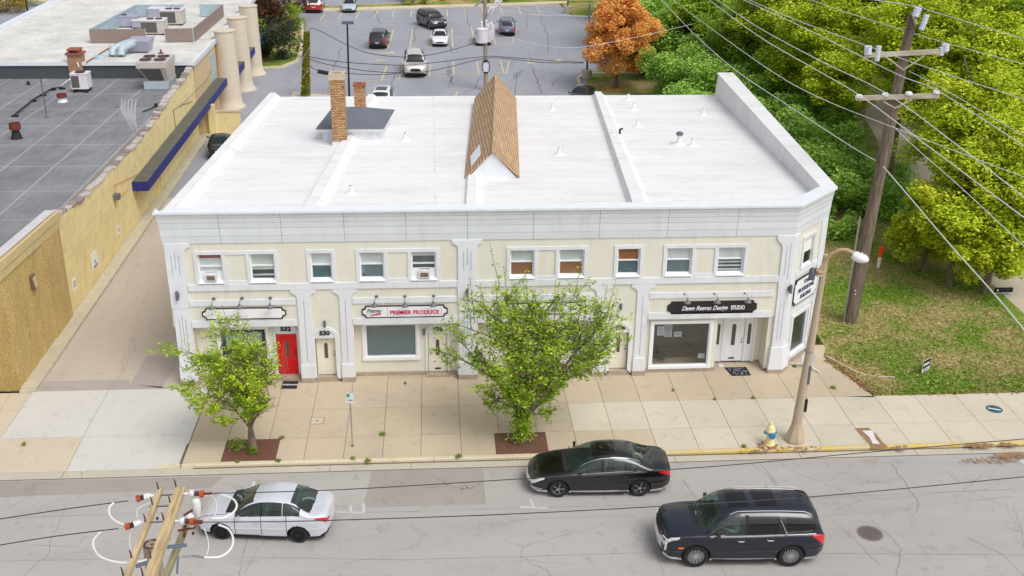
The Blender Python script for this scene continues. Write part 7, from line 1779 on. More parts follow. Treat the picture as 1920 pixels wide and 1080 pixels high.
# ---- near pole with double crossarms (its top rises into the picture)
ZN = 11.0; b = G(283, 1012, 10.85)
npole = thing('utility_pole', 'weathered wooden pole top with yellowed double crossarms and orange insulators close to the camera', 'pole', (b.x, b.y, -.15))
g = MB(); g.tube([(b.x - .15, b.y, -.4), (b.x - .07, b.y, 6), (b.x, b.y, 10.75)], [.22, .19, .155], 16); g.build('pole', M['pole_grey'], npole, True)
g = MB(); g.lathe([(.155, 0), (.13, .03), (.09, -.02), (.0, .01)], (b.x, b.y, 10.75), 14, cap=False); g.build('rotten_top', M['insul_dark'], npole)
def beam(a, c, z, wd, hg, mat, ext=0):
    A, B = G(*a, z), G(*c, z); d = (B - A).normalized(); B = B + d * ext; n_ = Vector((-d.y, d.x, 0)) * wd / 2
    g = MB(); g.hexa([(*(A - n_).xy, z - hg), (*(A + n_).xy, z - hg), (*(B + n_).xy, z - hg), (*(B - n_).xy, z - hg), (*(A - n_).xy, z), (*(A + n_).xy, z), (*(B + n_).xy, z), (*(B - n_).xy, z)]); g.build('crossarm', mat, npole); return A, B
beam((300, 916), (237, 1078), ZN, .09, .11, M['arm_yellow'], .5); beam((333, 913), (275, 1078), ZN, .095, .12, M['arm_yellow'], .5); beam((342.5, 913), (285, 1078), ZN - .004, .095, .12, M['arm_yellow'], .5); beam((349, 982), (309, 1078), ZN - 1.15, .11, .12, M['arm_mossy'], .6)
for (u, v) in ((297, 917), (286, 946), (330, 912), (319, 942), (273, 978), (307, 975), (247, 1046), (283, 1046), (231, 1078), (268, 1078)):
    p_ = G(u, v, ZN); g = MB(); g.tube([p_ + Vector((0, 0, -.02)), p_ + Vector((-.01, .0, .13)), p_ + Vector((-.03, 0, .17))], [.018, .013, .006], 6); g.build('pin', M['insul_dark'], npole, True)
def nstring(px_, rads, mats_, names_):
    for k in range(len(px_) - 1):
        A, B = G(*px_[k], ZN - .05), G(*px_[k + 1], ZN - .05); g = MB(); n_ = 7; pts = [A + (B - A) * (i / n_) for i in range(n_ + 1)]; r_ = rads[k]
        g.tube(pts, [r_ * (1 + (.28 if (i % 2 and names_[k] == 'insulator') else 0)) for i in range(n_ + 1)], 10); g.build(names_[k], mats_[k], npole, True)
w_, dk, og, ru = M['insul_white'], M['insul_dark'], M['insul_orange'], M['rust']
nstring([(290, 929), (283, 930), (270, 932), (262, 934), (256, 936), (240, 939)], [.025, .06, .045, .056, .014], [w_, w_, dk, og, M['steel']], ['insulator', 'insulator', 'insulator', 'insulator', 'shackle'])
nstring([(274, 979), (264, 980), (250, 984), (243, 986), (234, 988), (222, 991)], [.025, .06, .045, .056, .014], [M['ac_white'], w_, dk, og, M['steel']], ['insulator', 'insulator', 'insulator', 'insulator', 'shackle'])
nstring([(344, 926), (356, 925), (365, 925), (374, 926), (382, 926), (397, 925)], [.022, .06, .042, .06, .028], [M['ac_white'], w_, dk, og, ru], ['insulator', 'insulator', 'insulator', 'insulator', 'shackle'])
nstring([(328, 977), (338, 977), (347, 977), (356, 978), (364, 978), (379, 979)], [.022, .06, .042, .06, .04], [M['ac_white'], w_, dk, og, ru], ['insulator', 'insulator', 'insulator', 'insulator', 'shackle'])
for a, c in (((284, 930), (345, 926)), ((280, 950), (336, 948)), ((272, 980), (330, 977))): g = MB(); g.tube([G(*a, ZN - .05), G(*c, ZN - .05)], .014, 5); g.build('tie_rod', M['insul_dark'], npole)
def spline(pts, m_=8):
    out = []
    for i in range(len(pts) - 1):
        p0, p1, p2, p3 = pts[max(0, i - 1)], pts[i], pts[i + 1], pts[min(len(pts) - 1, i + 2)]
        for k in range(m_): t_ = k / m_; out.append(.5 * ((2 * p1) + (p2 - p0) * t_ + (2 * p0 - 5 * p1 + 4 * p2 - p3) * t_ ** 2 + (3 * p1 - p0 - 3 * p2 + p3) * t_ ** 3))
    return out + [pts[-1]]
for px_, zs in (([(213, 943), (205, 952), (206, 966), (218, 978), (235, 985)], ZN - .05), ([(188, 998), (176, 1012), (177, 1030), (192, 1046), (225, 1055), (255, 1054), (276, 1049)], ZN - .2), ([(415, 927), (436, 935), (444, 948), (436, 962), (418, 971), (398, 972)], ZN - .05), ([(410, 984), (428, 992), (437, 1010), (432, 1030), (412, 1044), (383, 1045)], ZN - .1)):
    g = MB(); g.tube(spline([G(u, v, zs) for u, v in px_]), .02, 8); g.build('cover_hose', M['hose'], npole, True)
for px_ in ([(257, 970), (258, 955), (268, 948), (282, 943)], [(376, 934), (390, 928), (402, 935), (406, 952), (403, 968)], [(244, 1000), (243, 1020), (248, 1035)], [(378, 983), (388, 1005), (391, 1025), (388, 1040)]):
    g = MB(); g.tube(spline([G(u, v, ZN - .2) for u, v in px_]), .012, 5); g.build('jumper_wire', M['cable_light'], npole, True)
p_ = G(369, 952, ZN - .25); g = MB(); g.lathe([(.055, -.2), (.08, -.17), (.085, .1), (.07, .17), (0, .21)], p_, 14, cap=False); g.build('arrester', w_, npole, True)
p_ = G(357, 974, ZN - .4); g = MB(); g.lathe([(.05, -.15), (.09, -.05), (.08, .08), (0, .14)], p_, 12, cap=False); g.build('arrester', M['ac_white'], npole, True)
g = MB(); g.tube([G(u, v, ZN - .35) for u, v in ((345, 966), (360, 957), (378, 960), (377, 955))], .022, 6); g.tube([G(u, v, ZN - .6) for u, v in ((333, 995), (350, 992), (365, 990), (367, 985))], .022, 6); g.tube([G(u, v, ZN - .6) for u, v in ((345, 1006), (347, 985), (353, 978))], .03, 6); g.build('bracket', M['rust'], npole)
mb_ = plain('blue_grey_brace', (120, 132, 150), .6, metal=.3)
for q_, z_, r_ in ((((308, 1026), (350, 1022)), .9, .035), (((255, 1062), (278, 1053)), .4, .035), (((334, 1044), (332, 1075)), .9, .02)): g = MB(); g.tube([G(u, v, ZN - z_) for u, v in q_], r_, 6); g.build('brace', mb_, npole)
g = MB(); g.tube([G(u, v, ZN - .5) for u, v in ((340, 1044), (360, 1042), (382, 1045))], .02, 6); g.build('connector', M['steel'], npole)
for u, v in ((295, 972), (373, 969), (362, 1000), (317, 1010)): p_ = G(u, v, ZN - .5); g = MB(); g.lathe([(0, -.05), (.03, 0), (.0, .05)], p_, 6, cap=False); g.build('bolt', M['interior'], npole)
zw = ZN - .05
wire('near wire running right from the upper orange insulator', [(397, 925), (640, 918), (990, 897), (1245, 881), (1380, 871), (1650, 846), (1920, 823)], zw, .010, 'cable', grp='near street wires', ext=(0, 60)); wire('near wire running right from the lower orange insulator', [(379, 979), (520, 978), (640, 975), (930, 965), (1225, 950), (1540, 930), (1920, 894)], zw, .010, 'cable', grp='near street wires', ext=(0, 60))
wire('near wire running left from the upper orange insulator', [(240, 939), (120, 955), (0, 973)], zw, .010, 'cable', grp='near street wires', ext=(0, 60)); wire('near wire running left from the lower orange insulator', [(222, 991), (100, 1006), (0, 1022)], zw, .010, 'cable', grp='near street wires', ext=(0, 60))

# ================================================================== VEGETATION
rng = np.random.default_rng(5)
def leafmesh(name, C, size, mat, up=1.9, jitter=.35, aspect=.62):
    """C: (N,3) leaf centres; each leaf is a folded kite of two triangles"""
    n = len(C); th = rng.uniform(0, 2 * np.pi, n); nz = rng.normal(0, 1, (n, 3)); nz[:, 2] = np.abs(nz[:, 2]) + up; nz /= np.linalg.norm(nz, axis=1)[:, None]
    a = np.stack([np.cos(th), np.sin(th), rng.uniform(-.6, .2, n)], 1); a -= nz * (a * nz).sum(1)[:, None]; a /= np.linalg.norm(a, axis=1)[:, None]; b = np.cross(nz, a)
    s = (size * rng.uniform(1 - jitter, 1 + jitter, n))[:, None]
    V = np.empty((n, 4, 3)); V[:, 0] = C - a * s * .55; V[:, 1] = C + b * s * aspect * .5 + nz * s * .10; V[:, 2] = C + a * s * .55; V[:, 3] = C - b * s * aspect * .5 + nz * s * .10
    me = bpy.data.meshes.new(name); me.vertices.add(n * 4); me.vertices.foreach_set('co', V.reshape(-1).astype(np.float32))
    me.loops.add(n * 4); me.loops.foreach_set('vertex_index', np.arange(n * 4, dtype=np.int32)); me.polygons.add(n)
    me.polygons.foreach_set('loop_start', np.arange(0, n * 4, 4, dtype=np.int32)); me.polygons.foreach_set('loop_total', np.full(n, 4, dtype=np.int32))
    me.materials.append(mat); me.update(calc_edges=True); me.validate(); return me
def limb_tree(seed, trunk_h, r0, limbs, spread, height, leaf_n, sub=7, up=.8, base_z=0.0, droop=.12, spray=.16, twig_leaf=True, lo=.25, squash=1.0):
    """open vase-shaped tree: returns wood MB and leaf centres following every twig"""
    r_ = random.Random(seed); wd_ = MB(); tips = []; T = Vector((r_.uniform(-.05, .05), r_.uniform(-.05, .05), trunk_h))
    wd_.tube([(0, 0, 0), (0, 0, .12), T * .5, T], [r0 * 1.35, r0, r0 * .85, r0 * .75], 10); segs = []
    def grow(p, d, L, r, lev):
        pts = [p]; n = 6; dd = d.normalized()
        for k in range(n):
            dd = (dd + Vector((r_.uniform(-.16, .16), r_.uniform(-.16, .16), r_.uniform(-.08, .12) * up - droop * lev * .12))).normalized(); pts.append(pts[-1] + dd * L / n)
        wd_.tube(pts, [r * (1 - .75 * k / n) for k in range(n + 1)], 6 if lev < 2 else 4, cap=False)
        if lev >= 1: segs.append((pts, lev))
        if lev < 3:
            m_ = sub if lev == 0 else (5 if lev == 1 else 4)
            for k in range(m_):
                t_ = lo + (1 - lo) * (k + r_.random()) / m_; i = min(n - 1, int(t_ * n)); q = pts[i] + (pts[i + 1] - pts[i]) * (t_ * n - i); ax = (pts[i + 1] - pts[i]).normalized()
                s_ = Vector((r_.uniform(-1, 1), r_.uniform(-1, 1), r_.uniform(-.5, .8))); s_ = (s_ - ax * s_.dot(ax)).normalized(); nd = ax * r_.uniform(.5, .95) + s_ * r_.uniform(.5, .9); grow(q, nd, L * r_.uniform(.32, .55), r * .42, lev + 1)
    for k in range(limbs):
        a = 2 * math.pi * (k + r_.uniform(-.3, .3)) / limbs; e = r_.uniform(.35, 1.0) * spread; d = Vector((math.cos(a) * e, math.sin(a) * e, 1.0 if k % 3 else 1.6)); L = height * r_.uniform(.82, 1.08) / (1.0 + .25 * e); grow(T - Vector((0, 0, r_.uniform(0, .25 * trunk_h))), d, L, r0 * .5, 0)
    tot = sum((p[-1] - p[0]).length for p, l in segs); C = []
    for p, l in segs:
        L = (p[-1] - p[0]).length; n = max(4, int(leaf_n * L / tot)); P = np.array([tuple(q) for q in p]); t_ = rng.uniform(.12, 1.04, n) * (len(p) - 1); i = np.clip(t_.astype(int), 0, len(p) - 2); f = (t_ - i)[:, None]; c = P[i] * (1 - f) + P[i + 1] * f; C.append(c + rng.normal(0, spray * (.6 if l == 3 else 1), (n, 3)))
    C = np.concatenate(C); return wd_, C
m_leaf_a = leafmat('street_tree_leaves', [(64, 92, 28), (128, 164, 44), (172, 202, 58), (202, 216, 68), (228, 220, 96)], nscale=1.1)
m_leaf_b = leafmat('street_tree_leaves_yellower', [(50, 70, 20), (84, 114, 28), (134, 158, 36), (184, 190, 52), (204, 176, 84)], nscale=1.1)
def place_tree(name, label, cat, base, wood, C, lsize, lmat, wmat=None, group=None, sc=None):
    t = thing(name, label, cat, base, group=group); t['local'] = 1
    if sc is not None: wood.v = [(x * sc[0], y * sc[1], z * sc[2]) for x, y, z in wood.v]; C = C * np.array(sc)
    wood.build('trunk', wmat or M['bark'], t, True); me = leafmesh('crown', C, lsize, lmat); link('crown', me, t); return t
def vase(C, wd_, zlo, zhi, k0):
    f = lambda z: k0 + (1 - k0) * np.clip((z - zlo) / (zhi - zlo), 0, 1) ** .8
    C = C.copy(); k = f(C[:, 2])[:, None]; C[:, :2] *= k; wd_.v = [(x * float(f(z)), y * float(f(z)), z) if z > zlo * .6 else (x, y, z) for x, y, z in wd_.v]
    top = C[(C[:, 2] > np.percentile(C[:, 2], 55))]; out = [C]; r_ = random.Random(len(C))
    for _ in range(34):
        p = top[r_.randrange(len(top))]; L = r_.uniform(.5, 1.1); d = np.array([r_.uniform(-.25, .25) + p[0] * .12, r_.uniform(-.25, .25) + p[1] * .12, 1.0]); n = int(26 * L); t_ = rng.random(n)[:, None]; q = p + d * t_ * L; out.append(q + rng.normal(0, .05, (n, 3))); wd_.tube([tuple(p - np.array([0, 0, .3])), tuple(p + d * L)], [.012, .004], 4, cap=False)
    return np.concatenate(out)
def fit(C, wood, x, y, z):
    """scale the crown to given extents (half x, half y, top z)"""
    q = np.percentile(np.abs(C[:, 0]), 98.5), np.percentile(np.abs(C[:, 1]), 98.5), np.percentile(C[:, 2], 99.5)
    return (x / q[0], y / q[1], z / q[2])
b1 = G(474, 840); wd_, C = limb_tree(3, .95, .14, 7, 1.15, 3.1, 15000, 7, up=.7, spray=.09); C = vase(C, wd_, .8, 2.6, .5); C[:, 0] -= .3; s_ = fit(C, wd_, 2.3, 1.8, 5.5)
place_tree('street_tree', 'smaller street tree with open green crown in front of the red door', 'tree', b1, wd_, C, .11, m_leaf_a, sc=s_)
b2 = G(978, 826); wd_, C = limb_tree(12, .55, .17, 9, 1.25, 4.4, 22000, 8, up=.7, spray=.10, lo=.15); C = vase(C, wd_, .8, 3.6, .42); C[:, 0] += .3; wd_.v = [(x + .3 * min(1, max(0, z - .6)), y, z) for x, y, z in wd_.v]; s_ = fit(C, wd_, 3.45, 2.3, 6.75)
# shoots at the foot
n0 = 1500; foot = np.stack([rng.normal(0, .2, n0), rng.normal(0, .2, n0), rng.uniform(.1, 1.5, n0)], 1)
C = np.concatenate([C * np.array(s_), foot]); wd_.v = [(x * s_[0], y * s_[1], z * s_[2]) for x, y, z in wd_.v]
place_tree('street_tree', 'larger street tree with dense green crown beside the parked black car', 'tree', b2, wd_, C, .115, m_leaf_a)
# tree pits
def pit(x0, x1, y0, y1, c, label, grate):
    t = thing('tree_pit', label, 'tree pit', ((x0 + x1) / 2, (y0 + y1) / 2, 0)); g = MB(); g.box(x0, x1, y0, y1, -.12, -.012); g.build('mulch', M['mulch'], t)
    if grate:
        g = MB(); m_ = plain('rusty_iron_grate', (120, 66, 48), .8, var=.3, scale=12)
        for k in range(1, 9):
            r_ = .12 + k * .105
            for j in range(36):
                a0, a1 = 2 * math.pi * j / 36, 2 * math.pi * (j + 1) / 36; P = [(c.x + r_ * math.cos(a0) * 1.05, c.y + r_ * math.sin(a0)), (c.x + r_ * math.cos(a1) * 1.05, c.y + r_ * math.sin(a1))]
                if all(x0 + .02 < p[0] < x1 - .02 and y0 + .02 < p[1] < y1 - .02 for p in P): g.strip([(*P[0],), (*P[1],)], .016, -.002)
        for j in range(30):
            a = 2 * math.pi * j / 30; L_ = 0
            pts = [(c.x + r_ * math.cos(a), c.y + r_ * math.sin(a)) for r_ in np.linspace(.2, 1.4, 30)]; pts = [p for p in pts if x0 < p[0] < x1 and y0 < p[1] < y1]
            if len(pts) > 1: g.strip([pts[0], pts[-1]], .012, .0)
        g.build('grate', m_, t)
pit(-8.42, -6.32, 37.05, 38.85, b1, 'square mulch pit with rusty round grate under the smaller tree', True); pit(2.22, 4.28, 37.0, 38.8, b2, 'square mulch pit under the larger tree', False)
m_weed = leafmat('weed_leaves', [(70, 100, 34), (110, 144, 48), (156, 168, 76), (190, 176, 106)], nscale=5)
def tuft(label, p, r, h, n, size=.06, cat='weed', name='weed', mat=None, grp=None):
    t = thing(name, label, cat, p, group=grp); t['local'] = 1; q = rng.normal(0, 1, (n, 3)); q /= np.linalg.norm(q, axis=1)[:, None]; q *= (rng.random(n) ** .5)[:, None]; C = np.stack([q[:, 0] * r, q[:, 1] * r, np.abs(q[:, 2]) * h], 1); link('leaves', leafmesh('leaves', C, size, mat or m_weed), t); return t
tuft('green weeds at the left of the rusty tree grate', G(446, 838), .42, .35, 420, .07); tuft('grassy tuft at the foot of the smaller tree', G(474, 848), .22, .3, 350, .07)
WD = [(529, 822, .13, 'beside the grate of the smaller tree'), (522, 865, .12, 'on the kerb below the smaller tree'), (717, 815, .16, 'in the slab joint right of the parking sign'), (662, 861, .1, 'on the kerb near the parking sign'), (690, 865, .14, 'in the gutter joint under the parking sign'),
      (860, 857, .16, 'on the kerb left of the mulch pit'), (1412, 747, .1, 'in the joint right of the studio mat'), (1562, 728, .15, 'in the apron joint right of the street lamp'), (1395, 838, .12, 'on the kerb left of the hydrant'), (1340, 750, .07, 'in the joint below the studio mat'), (1262, 733, .07, 'in the long joint below the studio window'), (1490, 688, .12, 'at the flared foot of the corner pilaster'),
      (445, 867, .08, 'on the kerb under the rusty grate'), (760, 720, .05, 'at the plinth of shopfront 528'), (45, 834, .1, 'at the broken corner of the side pavement')]
for u, v, r_, wh in WD: tuft('small green weed growing ' + wh, G(u, v), r_, .14, int(900 * r_), .05, grp='weeds in the pavement joints')
link('x', bpy.data.meshes.new('x')) if False else None
# grass blades over the lawn (stuff)
def in_poly(x, y, poly):
    c = np.zeros(len(x), bool); j = len(poly) - 1
    for i in range(len(poly)):
        xi, yi = poly[i]; xj, yj = poly[j]; c ^= ((yi > y) != (yj > y)) & (x < (xj - xi) * (y - yi) / (yj - yi + 1e-12) + xi); j = i
    return c
nb = 90000; gx = rng.uniform(16.8, 40, nb); gy = 40.9 + (rng.random(nb) ** 1.6) * 24; k = in_poly(gx, gy, lawn); pth = np.interp(gy, [p[1] for p in tp_path[::-1]], [p[0] for p in tp_path[::-1]]) if False else None
cxp = np.interp(gy, [41.5, 47, 53, 58, 64, 70], [31.6, 31.0, 31.2, 31.9, 32.9, 33.6]); k &= (np.abs(gx - cxp) > 1.95); k &= ~((gx < 18.5) & (gy > 45))
gx, gy = gx[k], gy[k]; Cg = np.stack([gx, gy, rng.uniform(.0, .06, len(gx))], 1)
def grassblade():
    mt, n, b = newmat('lawn_blades'); v = ocoord(n); gi = n.nodes.new("ShaderNodeNewGeometry"); a = noise(n, v, 0.22, 5, 0.65, 0.3); c_ = noise(n, v, 5, 4, .7)
    kk = ramp(n, math_(n, 'ADD', math_(n, 'MULTIPLY', a, 0.8), math_(n, 'MULTIPLY', c_, 0.2)), [(0.44, (0, 0, 0)), (0.56, (1, 1, 1))])
    g1 = ramp(n, gi.outputs['Random Per Island'], [(0, lin((80, 116, 32))), (.6, lin((128, 162, 56))), (1, lin((176, 190, 92)))]); g2 = ramp(n, gi.outputs['Random Per Island'], [(0, lin((146, 130, 80))), (.5, lin((198, 180, 128))), (1, lin((150, 164, 80)))])
    n.links.new(mix(n, kk, g1, g2), b.inputs['Base Color']); b.inputs['Roughness'].default_value = .9; b.inputs['Specular IOR Level'].default_value = .15; return mt
tag(link('grass', leafmesh('grass', Cg, .12, grassblade(), up=.1, aspect=.35)), 'short patchy green and dry grass on the corner lawn', 'grass', kind='stuff')
n_ = 900; sx_ = rng.uniform(17.5, 30, n_); sy_ = rng.uniform(40.95, 50, n_); k = in_poly(sx_, sy_, lawn); tag(link('fallen_leaves', leafmesh('fallen_leaves', np.stack([sx_[k], sy_[k], np.full(k.sum(), .07)], 1), .10, leafmat('fallen_leaf', [(120, 80, 50), (176, 150, 80), (214, 200, 130), (226, 220, 190)]), up=2)), 'fallen leaves scattered over the lawn', 'leaves', kind='stuff')

# thicket between the shop building and the trail: one undergrowth mass
m_thick = leafmat('thicket_leaves', [(84, 124, 52), (124, 172, 70), (158, 200, 86), (190, 220, 104), (218, 228, 116)], nscale=.55, trans=.2)
def clump(n, r, flat=.8):
    q = rng.normal(0, 1, (n, 3)); q /= np.linalg.norm(q, axis=1)[:, None]; q *= (rng.random(n) ** .4)[:, None]; q[:, 2] *= flat; return q * np.array([r, r, r])
R_ = random.Random(8); TC = []
def fill_clumps(poly, n, rmin, rmax, zfun, dens):
    out = []; xs_ = [p[0] for p in poly]; ys2 = [p[1] for p in poly]; cnt = 0
    while cnt < n:
        x, y = R_.uniform(min(xs_), max(xs_)), R_.uniform(min(ys2), max(ys2))
        if not in_poly(np.array([x]), np.array([y]), poly)[0]: continue
        r = R_.uniform(rmin, rmax); z = zfun(x, y) * R_.uniform(.35, 1.0); c = clump(int(dens * r * r), r); c += np.array([x, y, z]); out.append(c[c[:, 2] > .03]); cnt += 1
    return np.concatenate(out)
zt_f = lambda x, y: np.interp(y, [50, 58, 72, 95, 130], [.9, 1.6, 3.0, 5.0, 7.0])
poly_th = [(19.9, 61), (24, 63.0), (27.5, 64), (29, 68), (30.0, 72), (31.8, 79), (33.2, 86), (34.4, 95), (37, 120), (38, 145), (21, 138), (20.5, 112), (17.2, 104), (17.8, 97), (19.4, 92), (19.9, 69)]
TH = fill_clumps(poly_th, 360, .8, 1.9, zt_f, 520)
low = fill_clumps([(20.0, 58), (24, 60), (28, 62), (30, 66), (28, 67), (20, 64)], 40, .4, .8, lambda x, y: .6, 400)
TH = np.concatenate([TH, low, fill_clumps([(38.5, 58), (37.2, 70), (39.5, 80), (41, 95), (41, 145), (75, 145), (58, 58)], 150, 1.2, 2.6, lambda x, y: 3.2, 140)])
tag(link('thicket', leafmesh('thicket', TH, .23, m_thick)), 'dense green undergrowth filling the bank between the shop building and the trail', 'thicket', kind='stuff')
def ball_tree(seed, n_cl, rx, ry, z0, z1, cl_r, per, shell=.55, lean=0.0):
    r_ = np.random.default_rng(seed); out = []; cz = (z0 + z1) / 2; hz = (z1 - z0) / 2
    for _ in range(n_cl):
        q = r_.normal(0, 1, 3); q /= np.linalg.norm(q); q *= shell + (1 - shell) * r_.random(); out.append(clump(per, cl_r * r_.uniform(.6, 1.25), .75) + np.array([q[0] * rx, q[1] * ry, cz + q[2] * hz]))
    return np.concatenate(out)
def crooked(h, r, seed, lean=(0, 0), br=4, top=1.0):
    r_ = random.Random(seed); g = MB(); pts = [Vector((0, 0, -.1))]; n = 8
    for k in range(1, n + 1): pts.append(Vector((lean[0] * (k / n) ** 1.3 + r_.uniform(-.12, .12) * h * .08, lean[1] * (k / n) + r_.uniform(-.1, .1) * h * .06, h * k / n)))
    g.tube(pts, [r * 1.3] + [r * (1 - .55 * k / n) for k in range(1, n + 1)], 10)
    for k in range(br):
        i = 3 + (k * 5) // max(1, br); i = min(i, n - 1); a = r_.uniform(0, 6.28); d = Vector((math.cos(a), math.sin(a), r_.uniform(.5, 1.1))).normalized(); L = h * r_.uniform(.3, .5); q = [pts[i]]
        for j in range(5): d = (d + Vector((r_.uniform(-.2, .2), r_.uniform(-.2, .2), .06))).normalized(); q.append(q[-1] + d * L / 5)
        g.tube(q, [r * .45 * (1 - .15 * j) for j in range(6)], 7, cap=False)
    return g
m_yel = leafmat('yellow_green_leaves', [(112, 146, 30), (162, 192, 42), (200, 216, 52), (218, 224, 66), (236, 220, 80)], nscale=.6, trans=.2)
m_grn = leafmat('mid_green_leaves', [(84, 120, 34), (124, 164, 48), (160, 192, 58), (190, 208, 72), (214, 214, 90)], nscale=.6, trans=.35)
m_org = leafmat('orange_leaves', [(226, 152, 84), (244, 172, 92), (252, 196, 112), (252, 208, 122), (240, 214, 116)], nscale=.7, trans=.2)
# big trees: (x, y, height, rx, crown z0, material, label, lean)
TREES = [(33.9, 85.0, 17, 5.5, 9.0, m_yel, 'tall tree with a bare curving trunk standing behind the tall power pole', (2.2, 0)),
         (44.5, 84.0, 16.0, 6.0, 3.0, m_grn, 'tall green tree at the upper right beyond the power pole', (0, 0)),
         (31.0, 97.0, 11.5, 4.6, 3.0, m_yel, 'yellow tinged tree left of the curving trunk', (0, 0)),
         (39.0, 100.0, 16.0, 6.0, 3.0, m_grn, 'green tree deep in the wood behind the curving trunk', (0, 0)),
         (25.5, 104.0, 8.5, 4.2, 1.5, m_grn, 'round green tree beside the slim pole in the thicket', (0, 0)),
         (23.0, 118.0, 9.5, 4.8, 1.2, m_grn, 'dark green tree behind the orange tree', (0, 0)),
         (33.0, 120.0, 13.0, 6.0, 2.0, m_grn, 'wide green tree at the top of the wood', (0, 0)),
         (27.0, 136.0, 11.0, 6.0, 1.0, m_grn, 'distant green tree above the orange tree', (0, 0)),
         (49.0, 104.0, 17.0, 7.0, 3.0, m_grn, 'distant tall green tree in the upper right corner', (0, 0)),
         (37.5, 76.5, 12.5, 2.6, 5.5, m_grn, 'slender tree with leafy top left of the right hand trunk', (.8, 0))]
for i, (x, y, h, rx, z0, mt_, lb_, ln) in enumerate(TREES):
    per = 330; ncl = int(24 + rx * rx * 3.6); C = ball_tree(50 + i, ncl, rx, rx * .95, z0, h, .5 + rx * .15, per, .45) + np.array([ln[0], ln[1], 0])
    wd_ = crooked(h * .82, .22 + h * .018, 70 + i, ln, 5)
    t = place_tree('deciduous_tree', lb_, 'tree', (x, y, 0), wd_, C, .30, mt_, group=None)
CROWNS = [(1805, 385, 4.6, 2.9, m_yel, 'bright yellow green tree hanging over the trail bend'), (1888, 345, 5.6, 3.6, m_yel, 'yellow green tree at the right picture edge halfway up'), (1866, 436, 3.4, 2.1, m_yel, 'low yellow green tree where the trail leaves the picture'),
          (1746, 415, 2.9, 1.9, m_yel, 'small yellow green tree reaching furthest over the dry lawn'), (1838, 245, 7.5, 4.0, m_yel, 'full yellow green tree right of the lower crossarm'), (1905, 165, 9, 4.6, m_yel, 'tall yellow green tree at the right edge beside the upper crossarm'),
          (1785, 175, 7.5, 3.0, m_grn, 'green tree between the two crossarms of the tall pole'), (1800, 95, 10, 4.4, m_yel, 'yellow green tree just right of the tall pole top'), (1705, 85, 10, 3.8, m_yel, 'yellow tinged tree directly behind the tall pole top'),
          (1775, 10, 11, 4.6, m_grn, 'green tree above the tall pole top'), (1890, 50, 11, 5, m_grn, 'green tree filling the upper right corner'), (1545, 65, 8, 4.2, m_yel, 'yellow tree left of the bare curving trunk'), (1480, 12, 9, 4.6, m_yel, 'yellow green tree at the picture top above the thicket'),
          (1578, 140, 6, 2.8, m_yel, 'yellow green tree low beside the curving trunk'), (1470, 110, 5.5, 3.2, m_grn, 'round green tree rising out of the thicket middle'), (1385, 60, 6, 3.6, m_grn, 'green tree just right of the slim pole')]
for i, (u, v, zc_, r_, mt_, lb_) in enumerate(CROWNS):
    c_ = G(u, v, zc_); C = ball_tree(150 + i, int(30 + r_ * r_ * 4.6), r_, r_, max(.4, zc_ - r_ * (1.0 if zc_ > 5 else 1.25)), zc_ + r_ * .95, .42 + r_ * .15, 320, .35)
    place_tree('deciduous_tree', lb_, 'tree', (c_.x, c_.y, 0), crooked(zc_ + r_ * .4, .07 + r_ * .028, 170 + i, (0, 0), 5), C, .20, mt_)
# orange tree
b = G(1154, 166); C = ball_tree(31, 170, 3.9, 3.7, 1.5, 8.4, .85, 260, .35); q_ = (C[:, 2] - 1.5) / 6.9; C[:, :2] *= (1.18 - .62 * np.clip(q_, 0, 1) ** 1.6)[:, None]; C[:, 0] += .3
place_tree('orange_tree', 'orange autumn tree on the small lawn at the car park corner', 'tree', b, crooked(6.5, .2, 5, (0, 0), 7), C, .20, m_org)
tuft('ring of mulch and leaves at the orange tree foot', G(1154, 166), 1.2, .1, 500, .12, 'mulch ring', 'mulch_ring', m_org)
tuft('bright yellow bush just behind the tall parapet end', G(1328, 186), 1.6, 3.2, 1800, .28, 'bush', 'bush', leafmat('lime_leaves', [(120, 150, 30), (176, 196, 40), (206, 216, 60)]))
tuft('yellow green bush under the right side of the orange tree', G(1208, 135), 1.6, 2.8, 1500, .26, 'bush', 'bush', leafmat('lime_leaves_b', [(110, 146, 30), (166, 190, 40), (200, 210, 60)]))
tuft('green bush with long leaves behind the flat roof edge', G(1270, 190), 2.2, 2.6, 2200, .34, 'bush', 'bush', m_thick); tuft('leafy green bush at the lawn beside the tall pole', G(1655, 400), 2.2, 2.6, 2400, .26, 'bush', 'bush', m_thick); tuft('low yellow green shrub at the edge of the thicket', G(1598, 352), 1.1, 1.4, 900, .2, 'bush', 'bush', m_grn); tuft('green shrub beside the trail above the power pole', G(1680, 345), 1.6, 2.2, 1400, .24, 'bush', 'bush', m_thick)
# ivy on the pole
t_ = rng.uniform(0, 1, 4200); an = rng.uniform(0, 6.28, 4200); rr = (.22 + .12 * rng.random(4200)) * (1.25 - .5 * t_); C = np.stack([.45 * t_ + rr * np.cos(an), rr * np.sin(an), .1 + 5.6 * t_], 1) + np.array([IVY.x, IVY.y, 0])
me = leafmesh('ivy_leaves', C, .16, leafmat('ivy', [(70, 80, 20), (116, 128, 24), (164, 168, 34), (190, 176, 60), (130, 70, 50)])); link('ivy_leaves', me, ivp)
